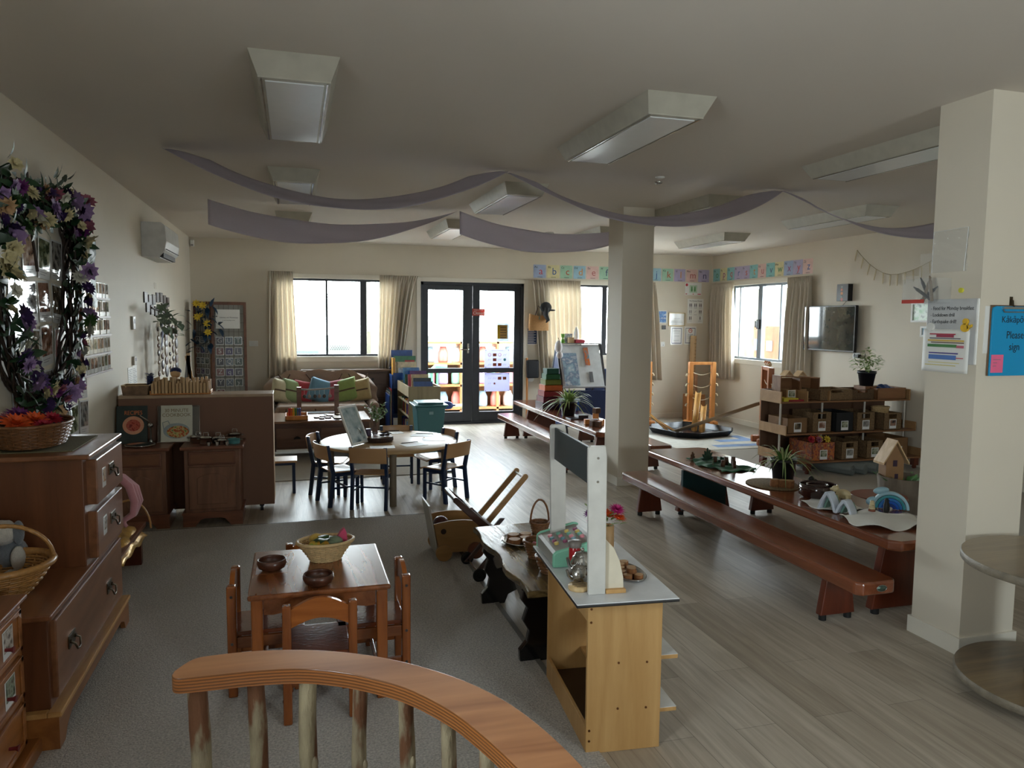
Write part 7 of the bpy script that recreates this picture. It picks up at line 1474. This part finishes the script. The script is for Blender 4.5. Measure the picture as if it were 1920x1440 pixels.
# ================= right shelf unit =================
shw = wood('shelf_board_wood', (124, 84, 54), (150, 106, 70), 'x', 5, .5, .0, .04); cdb = wood('cardboard_ply', (164, 126, 84), (182, 144, 100), 'x', 3, .6, .0, .02)
t = T('toy_shelf', 'long open wooden toy shelf with three tiers against the right wall', 'shelf', (5.74, 6.8, 0), w=True)
for (y0, z) in ((6.70, .735), (6.6, .41), (6.48, .13)):
    g = G(); g.box(4.9, 6.56, y0, 7.07, z, z+.016); out(g, 'shelf_board', shw, t, bev=.002)
for (y0, z0, z1) in ((6.70, .735, .86), (6.6, .41, .51), (6.48, .13, .23)):
    for x in (4.895, 6.555):
        g = G(); g.box(x, x+.012, y0, 7.07, z0, z1); out(g, 'end_board', cdb, t, bev=.002)
g = G(); g.box(4.907, 6.555, 7.06, 7.07, .13, .86); out(g, 'back_panel', mat('shelf_back', (104, 74, 54), .6), t)
for x in (4.93, 5.45, 6.0, 6.54):
    g = G(); g.cyl((x, 6.75, .02), (x, 6.75, .735), .011); out(g, 'upright_rod', mat('pale_rod', (206, 200, 190), .35), t)
for x in (4.93, 5.12, 6.5):
    for y in (6.53, 7.02):
        g = G(); g.box(x-.03, x+.03, y-.03, y+.03, .045, .13); g.cyl((x-.012, y, .028), (x+.012, y, .028), .02); out(g, 'foot', redz, t)
g = G(); g.box(5.22, 5.23, 6.70, 7.05, .751, .86); g.box(5.23, 5.5, 6.95, 6.96, .751, .86); g.box(5.5, 5.51, 6.70, 7.05, .751, .86); out(g, 'divider_board', cdb, t)
sg_m = mat('seagrass', (126, 100, 70), .85, var=.35, ns=70, bump=1.0, bs=110)
def sbox(x, y, z, w_, d, h, label, m=sg_m, lab=0, cut=True, group='storage boxes on the toy shelf', name='storage_box'):
    t = T(name, label, 'storage box', (x, y, z), group=group); a = .008
    g = G(); g.box(-w_/2, -w_/2+a, 0, d, 0, h); g.box(w_/2-a, w_/2, 0, d, 0, h); g.box(-w_/2, w_/2, d-a, d, 0, h); g.box(-w_/2, w_/2, 0, d, 0, .008)
    if cut: g.box(-w_/2, -w_*.22, 0, a, 0, h); g.box(w_*.22, w_/2, 0, a, 0, h); g.box(-w_*.22, w_*.22, 0, a, 0, h*.68); g.box(-w_*.22, w_*.22, 0, a, h*.92, h)
    else: g.box(-w_/2, w_/2, 0, a, 0, h)
    out(g, 'box_walls', m, t, bev=.003)
    if lab is not None:
        g = G(); g.box(-.045, .045, -.004, -.002, h*.08, h*.08+.1); p_ = out(g, 'photo_label', lam, t); g = G(); g.box(-.037, .037, -.005, -.004, h*.08+.03, h*.08+.093); out(g, 'picture', pcs[lab % 5], p_)
    return t
bkm = mat('black_fabric_box', (36, 36, 38), .9); cbx = mat('cardboard_box', (126, 92, 58), .7, var=.1)
X = lambda px: 4.908+(px-1475)/146
sbox(X(1497), 6.63, .4265, .24, .34, .16, 'plain cardboard box at the left of the middle shelf', cbx, 0, False)
sbox(X(1541), 6.63, .4265, .235, .34, .215, 'seagrass box with a cut handle, second on the middle shelf', sg_m, 1)
sbox(X(1583), 6.63, .4265, .22, .34, .205, 'black fabric box in the middle of the middle shelf', bkm, 2, False)
sbox(X(1623), 6.63, .4265, .235, .34, .20, 'seagrass box right of the black box on the middle shelf', sg_m, 3)
sbox(X(1675), 6.63, .4265, .235, .34, .185, 'seagrass box near the right end of the middle shelf', sg_m, 4)
t = sbox(X(1535)-.02, 6.51, .1465, .28, .38, .19, 'red patterned fabric box full of flowers on the bottom shelf', photo('floral_box', 8, [(150, 60, 50), (196, 120, 60), (120, 60, 70), (190, 150, 80)], 22, .8), 2, False)
sbox(X(1580), 6.51, .1465, .21, .34, .19, 'seagrass box right of the floral box on the bottom shelf', sg_m, 3); sbox(X(1627), 6.51, .1465, .215, .34, .19, 'seagrass box in the middle of the bottom shelf', sg_m, 2); sbox(X(1672), 6.51, .1465, .25, .34, .21, 'brown cardboard box at the right of the bottom shelf', cbx, 1, False)
for i, (dx, c) in enumerate(((-.1, 'red'), (-.05, 'orange'), (.0, 'rose'), (.05, 'yellow'), (.1, 'yellow'), (.02, 'orange'))):
    g = G(); bloom(g, (0, 0, 0), .045, 8, (0, -1, .5), .4, 3, .6); o = one(g, 'fabric_flower', fm(c), '%s artificial flower in the floral box on the bottom shelf, %s from the left' % (c, ordn[[0, 1, 2, 4, 5, 3][i]]), 'flower', 'flowers in the floral box'); o.location = (X(1535)-.02+dx, 6.58+.05*(i % 2), .32)
basket('oval_seagrass_basket', 'coiled rope lying in the seagrass box at the right of the middle shelf', (X(1680), 6.86, .45), [(.06, 0), (.08, .06), (.09, .2)], wickp, 1.1, .8, 0, 16, .006, None, .01)
sbox(5.61, 6.73, .7515, .42, .32, .12, 'large shallow seagrass basket on top of the toy shelf', sg_m, None, True, name='seagrass_basket'); sbox(5.97, 6.75, .7515, .3, .3, .11, 'second seagrass basket on top of the toy shelf', mat('dark_seagrass', (100, 76, 52), .85, var=.35, ns=70, bump=1, bs=110), None, True, name='seagrass_basket')
sbox(6.33, 6.72, .7515, .38, .32, .125, 'long wooden crate at the right end of the toy shelf top', shw, None, False, name='wooden_crate')
g = G(); g.grid(lambda u, v: (6.22+.2*u, 6.78+.14*v, .865+.04*math.sin(u*3.1)*math.sin(v*3.1)+.008*math.sin(u*20)), 14, 10); one(g, 'blue_cloth', nv, 'blue cloth heaped in the long wooden crate', 'cloth', solid=.004)
g = G(); g.box(4.96, 5.14, 6.74, 6.9, .7515, .785); one(g, 'yellow_box', mat('yellow_card', (214, 196, 60), .5), 'yellow flat box at the left of the toy shelf top', 'box')
g = G(); g.box(5.02, 5.2, 6.73, 6.8, .7515, .77); one(g, 'red_tray', mat('red_plastic', (150, 30, 44), .4), 'flat red tray beside the yellow box on the toy shelf', 'tray')
sbox(5.14, 6.86, .7515, .13, .13, .11, 'small wooden box with a green picture on the toy shelf top', cdb, 2, False, name='small_wooden_box')
t = T('open_doll_house', 'open brown doll house frame with small pale roofs at the back of the toy shelf', 'doll house', (5.27, 6.97, .7515))
g = G(); g.box(-.25, .25, -.08, .07, 0, .01); g.box(-.25, -.24, -.08, .07, .01, .25); g.box(.24, .25, -.08, .07, 0.01, .225); g.prism([(-.25, .25), (.25, .225), (.25, .237), (-.25, .262)], -.08, .07, 'y'); g.box(-.005, .005, -.08, .07, .01, .235); g.box(-.24, .24, .06, .07, .01, .225); out(g, 'house_frame', shw, t, bev=.002)
for x in (-.12, .05):
    for s_ in (-1, 1):
        g = G(); g.prism([(x, .05), (x+s_*.05, 0), (x+s_*.06, 0), (x, .062)], -.05, .05, 'y', M=Matrix.Translation((0, 0, .2505-x*.03))); out(g, 'roof_board', palew, t, fix=True)
t = T('potted_leafy_plant', 'bushy light green plant in a black pot at the back of the toy shelf', 'plant', (6.17, 6.93, .8765))
t.location.z = .7515
g = G(); g.box(-.09, .09, -.09, .09, 0, .135); out(g, 'stand_block', shw, t)
g = G(); g.lathe([(0, .136), (.07, .136), (.092, .27), (.1, .27), (.1, .30), (.09, .30), (.085, .27), (0, .27)], 28); out(g, 'pot', mat('black_pot', (26, 28, 34), .4), t)
g = G(); rq = random.Random(6)
for k in range(170):
    a = rq.random()*6.28; e = rq.random()**.6*.16; z = .3+.17*rq.random()+(.1 if e < .05 else 0); g.leaf((e*math.cos(a), e*math.sin(a), z), (math.cos(a), math.sin(a), rq.uniform(-.3, .9)), (0, 0, 1), .05, .026, 3)
for k in range(12): a = k*.52; g.tube([(0, 0, .27), (.05*math.cos(a), .05*math.sin(a), .4), (.13*math.cos(a), .13*math.sin(a), .42)], .002, 5)
out(g, 'foliage', mat('variegated_leaf', (140, 166, 100), .5, var=.3, ns=40), t)
mt_ = mat('grey_yoga_mat', (110, 116, 114), .6, var=.05)
for i, x in enumerate((5.42, 5.58, 5.74, 5.9)):
    t = T('rolled_mat', 'rolled grey mat under the toy shelf, %s from the left' % ordn[i], 'mat', (x, 6.6, .066), group='rolled mats under the toy shelf')
    sp_ = [((.008+.0072*k/6.283*1.0)*math.cos(k), (.008+.0072*k/6.283)*math.sin(k)) for k in [q*.35 for q in range(130)]]
    sp_ = [p for p in sp_ if math.hypot(*p) < .055]; g = G(); n_ = len(sp_)
    vs_ = [(p[0], -.28, p[1]) for p in sp_]+[(p[0], .32, p[1]) for p in sp_]; g.add(vs_, [(k, k+1, n_+k+1, n_+k) for k in range(n_-1)], True); o = out(g, 'mat_roll', mt_, t, solid=.0055); t.rotation_euler = (0, 0, R(24)); 
# ================= nook: tray, frames, pipes =================
g = G(); g.box(4.55, 5.95, 8.05, 9.9, .0085, .013); one(g, 'striped_rug', mat('rug_cream', (206, 202, 190), .9), 'cream rug with blue bars under the black play tray', 'rug')
rugo = bpy.data.objects['striped_rug']
for (x0, x1, y0, y1) in ((5.35, 5.9, 8.55, 8.72), (5.1, 5.9, 8.2, 8.36), (5.75, 5.9, 8.72, 9.0)):
    g = G(); g.box(x0, x1, y0, y1, .013, .0135); out(g, 'blue_bar', mat('rug_blue', (130, 156, 196), .9), rugo, off=OFF['striped_rug'])
t = T('black_play_tray', 'large black octagonal play tray on the floor of the nook', 'tray', (5.36, 9.35, .0136), R(12))
g = G(); o8 = lambda s_, c: [(-s_+c, -s_), (s_-c, -s_), (s_, -s_+c), (s_, s_-c), (s_-c, s_), (-s_+c, s_), (-s_, s_-c), (-s_, -s_+c)]
A_, B8 = o8(.46, .2), o8(.52, .22); I8 = o8(.5, .21); I0 = o8(.45, .195)
vs_ = [(x, y, 0) for x, y in A_]+[(x, y, .085) for x, y in B8]+[(x, y, .085) for x, y in I8]+[(x, y, .01) for x, y in I0]
fs_ = [tuple(range(8))[::-1], tuple(range(24, 32))]
for q in range(3): fs_ += [(q*8+i, q*8+(i+1) % 8, (q+1)*8+(i+1) % 8, (q+1)*8+i) for i in range(8)]
g.add(vs_, fs_); out(g, 'tray_body', mat('black_tray_plastic', (24, 27, 34), .25), t, bev=.004)
rope = mat('pale_rope', (214, 200, 170), .8)
def nframe(x, y, rz, h, label, ropes=4, w_=.36, col=None):
    t = T('rope_frame', label, 'frame', (x, y, .0085), rz, group='wooden rope frames in the nook'); m_ = col or toyw
    for s_ in (-1, 1):
        g = G(); g.box(s_*w_/2-.03, s_*w_/2+.03, -.035, .035, 0.03, h); out(g, 'post', m_, t, bev=.004)
        g = G(); g.box(s_*w_/2-.045, s_*w_/2+.045, -.14, .14, 0, .09); out(g, 'foot', m_, t, bev=.02)
        for q in range(4): g = G(); g.tube([(s_*(w_/2+.03), 0, .35+.15*q), (s_*(w_/2+.06), -.01, .34+.15*q), (s_*(w_/2+.07), -.01, .31+.15*q)], [.006, .012, .014], 8); out(g, 'rope_knot', rope, t)
    g = G(); g.box(-w_/2+.03, w_/2-.03, -.03, .03, h-.04, h); g.box(-w_/2+.03, w_/2-.03, -.02, .02, .03, .09); out(g, 'crossbar', m_, t, bev=.004)
    for q in range(ropes):
        z = .25+.19*q; g = G(); g.tube([(-w_/2+.03+(w_-.06)*k/8, -.0, z-.045*math.sin(math.pi*k/8)) for k in range(9)], .005, 6); out(g, 'rope', rope, t)
    return t
nframe(5.87, 9.95, R(-6), .97, 'tall pale wooden frame with rope rungs behind the black tray')
nframe(5.86, 8.32, R(68), 1.0, 'brown wooden frame standing edge on left of the toy shelf', col=wood('brown_frame_wood', (150, 84, 42), (176, 106, 58), 'z', 5, .4))
nframe(4.93, 10.15, R(5), .97, 'wooden frame mostly hidden behind the centre column')
def pipe(P0, P1, r, label, m_, arc=math.pi):
    a, b_ = Vector(P0), Vector(P1); d = (b_-a).normalized(); s_ = d.cross(Vector((0, 0, 1))).normalized(); u = s_.cross(d); g = G(); n_ = 12; vs = []
    for p in (a, b_):
        for k in range(n_+1): q = math.pi+arc*k/n_; vs.append(p+s_*r*math.cos(q)+u*r*math.sin(q))
    g.add(vs, [(k, k+1, n_+2+k, n_+1+k) for k in range(n_)], True); return one(g, 'half_pipe', m_, label, 'half pipe', 'half pipes around the play tray', solid=.006)
pipe((5.02, 9.28, .06), (5.72, 8.30, .56), .042, 'long grey brown half pipe from the tray up to the brown frame', mat('bamboo_grey', (150, 124, 92), .5))
bam = mat('bamboo_yellow', (206, 160, 92), .4, var=.1)
pipe((5.42, 9.35, .06), (5.78, 9.88, .55), .04, 'longer yellow bamboo half pipe leaning on the tall frame', bam); pipe((5.50, 9.28, .06), (5.83, 9.80, .36), .04, 'shorter yellow bamboo half pipe leaning on the tall frame', bam)
pipe((5.05, 9.45, .06), (4.80, 9.98, .42), .022, 'thin bamboo strip from the tray toward the hidden frame, upper', bam); pipe((5.12, 9.38, .06), (4.84, 9.98, .3), .022, 'thin bamboo strip from the tray toward the hidden frame, lower', bam)
for i in range(9):
    g = G(); rq = random.Random(i); g.ell((0, 0, .02), (.028, .024, .018), 12, 8, f=lambda d: 1+.1*math.sin(5*d.x)); o = one(g, 'white_pebble', mat('white_pebble', (206, 200, 192), .4) if i else dkb, '%s pebble at the left side of the black tray, %s' % ('white' if i else 'black', ordn[i]), 'stone', 'pebbles in the black tray'); o.location = (4.98+.045*(i % 4), 9.12+.05*(i//4)+.01*i, .026)
t = T('tall_wooden_ruler', 'tall pale wooden height ruler leaning in the far right corner', 'ruler', (6.26, 10.94, .0085))
g = G(); g.prism([(-.06, 0), (.055, 0), (.075, 1.34), (-.025, 1.34)], .0, .02, 'y'); out(g, 'board', palew, t, fix=True)
for k in range(22): g = G(); L0_ = .045 if k % 5 == 0 else .025; x1_ = .055+.02*(k+1)*.06/1.34; g.box(x1_-L0_, x1_, -.001, 0, .05+.058*k, .054+.058*k); out(g, 'tick_mark', ink, t)
t = T('brown_wooden_box', 'brown wooden box with an upright paddle behind the rope frame', 'box', (6.15, 10.6, .0085)); g = G(); g.box(-.17, .12, -.1, .1, 0, .42); out(g, 'box_body', mat('amber_box_wood', (150, 98, 50), .5), t, bev=.004); g = G(); g.prism([(-.03, .42), (.02, .42), (.02, .7), (.035, .75), (-.045, .75), (-.03, .7)], -.015, .015, 'y'); out(g, 'paddle', shw, t, fix=True)
t = T('turned_wooden_toy', 'small carved wooden toy with round knobs on top of the brown frame', 'toy', (5.86, 8.32, 1.009), R(68)); g = G(); 
g.tube([(-.12, 0, .03), (.12, 0, .03)], .016, 8); out(g, 'bar', redw, t)
for k in range(6): g = G(); g.ell((-.11+.045*k, 0, .035+.02*(k % 2)), .024, 12, 10); out(g, 'knob', MATS['brown_frame_wood'] if k % 2 else palew, t)
# ================= outside =================
def ob(name, label, cat_, x0, x1, y0, y1, z0, z1, m_, group=None, bev=0): g = G(); g.box(x0, x1, y0, y1, z0, z1); return one(g, name, m_, label, cat_, group, bev=bev)
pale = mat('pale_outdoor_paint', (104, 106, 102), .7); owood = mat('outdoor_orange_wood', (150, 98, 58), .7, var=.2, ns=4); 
ob('boundary_wall', 'pale boundary wall outside the window above the sofa', 'wall', -4, 3, 14.0, 14.12, -.1, 1.27, pale)
t = T('lattice_panel', 'small white lattice panel on the outside boundary wall', 'lattice', (.8, 13.97, 1.0)); g = G()
for k in range(9):
    for q in range(3): g.box(-.17+.04*k+.02*(q % 2), -.15+.04*k+.02*(q % 2), 0, .01, .03*q, .03*q+.02)
out(g, 'slat', mat('dark_slat', (40, 44, 44), .6), t)
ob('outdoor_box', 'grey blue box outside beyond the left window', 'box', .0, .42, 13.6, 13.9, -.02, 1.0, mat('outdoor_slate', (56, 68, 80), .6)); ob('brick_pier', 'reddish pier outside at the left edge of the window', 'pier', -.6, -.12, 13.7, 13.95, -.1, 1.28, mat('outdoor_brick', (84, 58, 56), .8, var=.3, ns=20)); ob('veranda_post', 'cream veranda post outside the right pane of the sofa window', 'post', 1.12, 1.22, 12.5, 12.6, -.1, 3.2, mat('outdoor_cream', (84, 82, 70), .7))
t = T('outdoor_rack', 'orange wooden rack of tubs and bottles outside the glass door', 'rack', (3.0, 13.0, -.02), w=True)
for x in (2.1, 2.75, 3.4, 4.1):
    g = G(); g.box(x, x+.04, 12.6, 13.0, -.02, 1.2); out(g, 'upright', owood, t)
for z in (.02, .42, .8, 1.16):
    g = G(); g.box(2.1, 4.14, 12.6, 13.0, z, z+.035); out(g, 'rack_shelf', owood, t)
g = G(); g.box(2.1, 4.14, 13.0, 13.02, -.02, .8); out(g, 'rack_back', owood, t)
oc = [('white', (200, 200, 200)), ('pink', (180, 110, 120)), ('pale blue', (130, 156, 176)), ('lilac', (150, 134, 170)), ('coral', (190, 110, 100)), ('mint', (130, 176, 156))]
for r, z in enumerate((.057, .457, .837)):
    for i in range(8):
        c = oc[(i*2+r) % 6]; t = T('outdoor_tub', '%s tub on the %s shelf of the outdoor rack, %s from the left' % (c[0], ['lowest', 'middle', 'top'][r], ordn[i]), 'tub', (2.24+.235*i, 12.75, z), group='tubs on the outdoor rack')
        g = G(); g.lathe([(0, 0), (.08, 0), (.09, .03), (.09, .17), (.06, .24), (.055, .27), (0, .27)], 16); out(g, 'tub_body', mat('tub_'+c[0].replace(' ', '_'), c[1], .4), t)
t = T('green_slide_toy', 'pale green curved toy outside the left glass door pane', 'toy', (2.2, 12.45, -.02)); g = G(); g.tube([(.28, 0, .78), (.1, 0, .8), (0, 0, .7), (0, 0, .55), (.05, 0, .45)], .05, 12); g.cyl((.12, 0, 0), (.12, 0, .78), .02); out(g, 'slide', mat('outdoor_mint', (70, 130, 100), .5), t)
t = T('outdoor_table', 'low pale outdoor table beyond the left glass door pane', 'table', (2.5, 12.1, -.02)); g = G(); g.box(-.3, .3, -.2, .2, .14, .18); out(g, 'tabletop', mat('outdoor_tan', (150, 120, 76), .7), t)
for x in (-.27, .27): g = G(); g.box(x-.02, x+.02, -.18, .18, 0, .14); out(g, 'leg', MATS['outdoor_tan'], t)
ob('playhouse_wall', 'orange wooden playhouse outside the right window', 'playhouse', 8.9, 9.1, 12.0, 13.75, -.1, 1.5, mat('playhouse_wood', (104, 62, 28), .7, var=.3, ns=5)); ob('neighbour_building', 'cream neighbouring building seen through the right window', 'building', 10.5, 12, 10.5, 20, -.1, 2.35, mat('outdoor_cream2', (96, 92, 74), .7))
t = T('blue_outdoor_poster', 'blue and white picture on the outdoor playhouse', 'poster', (8.89, 12.95, 1.02)); g = G(); g.box(-.008, 0, -.14, .14, 0, .22); out(g, 'sheet', photo('outdoor_blue', 3, [(120, 140, 160), (40, 80, 120)], 14, .6), t)
for k, (y, z) in enumerate(((13.3, 1.08), (12.6, 1.02))):
    ob('outdoor_sign', ['white sign left of the blue picture on the playhouse', 'white sign right of the blue picture on the playhouse'][k], 'sign', 8.88, 8.895, y-.09, y+.09, z, z+.2, pale)
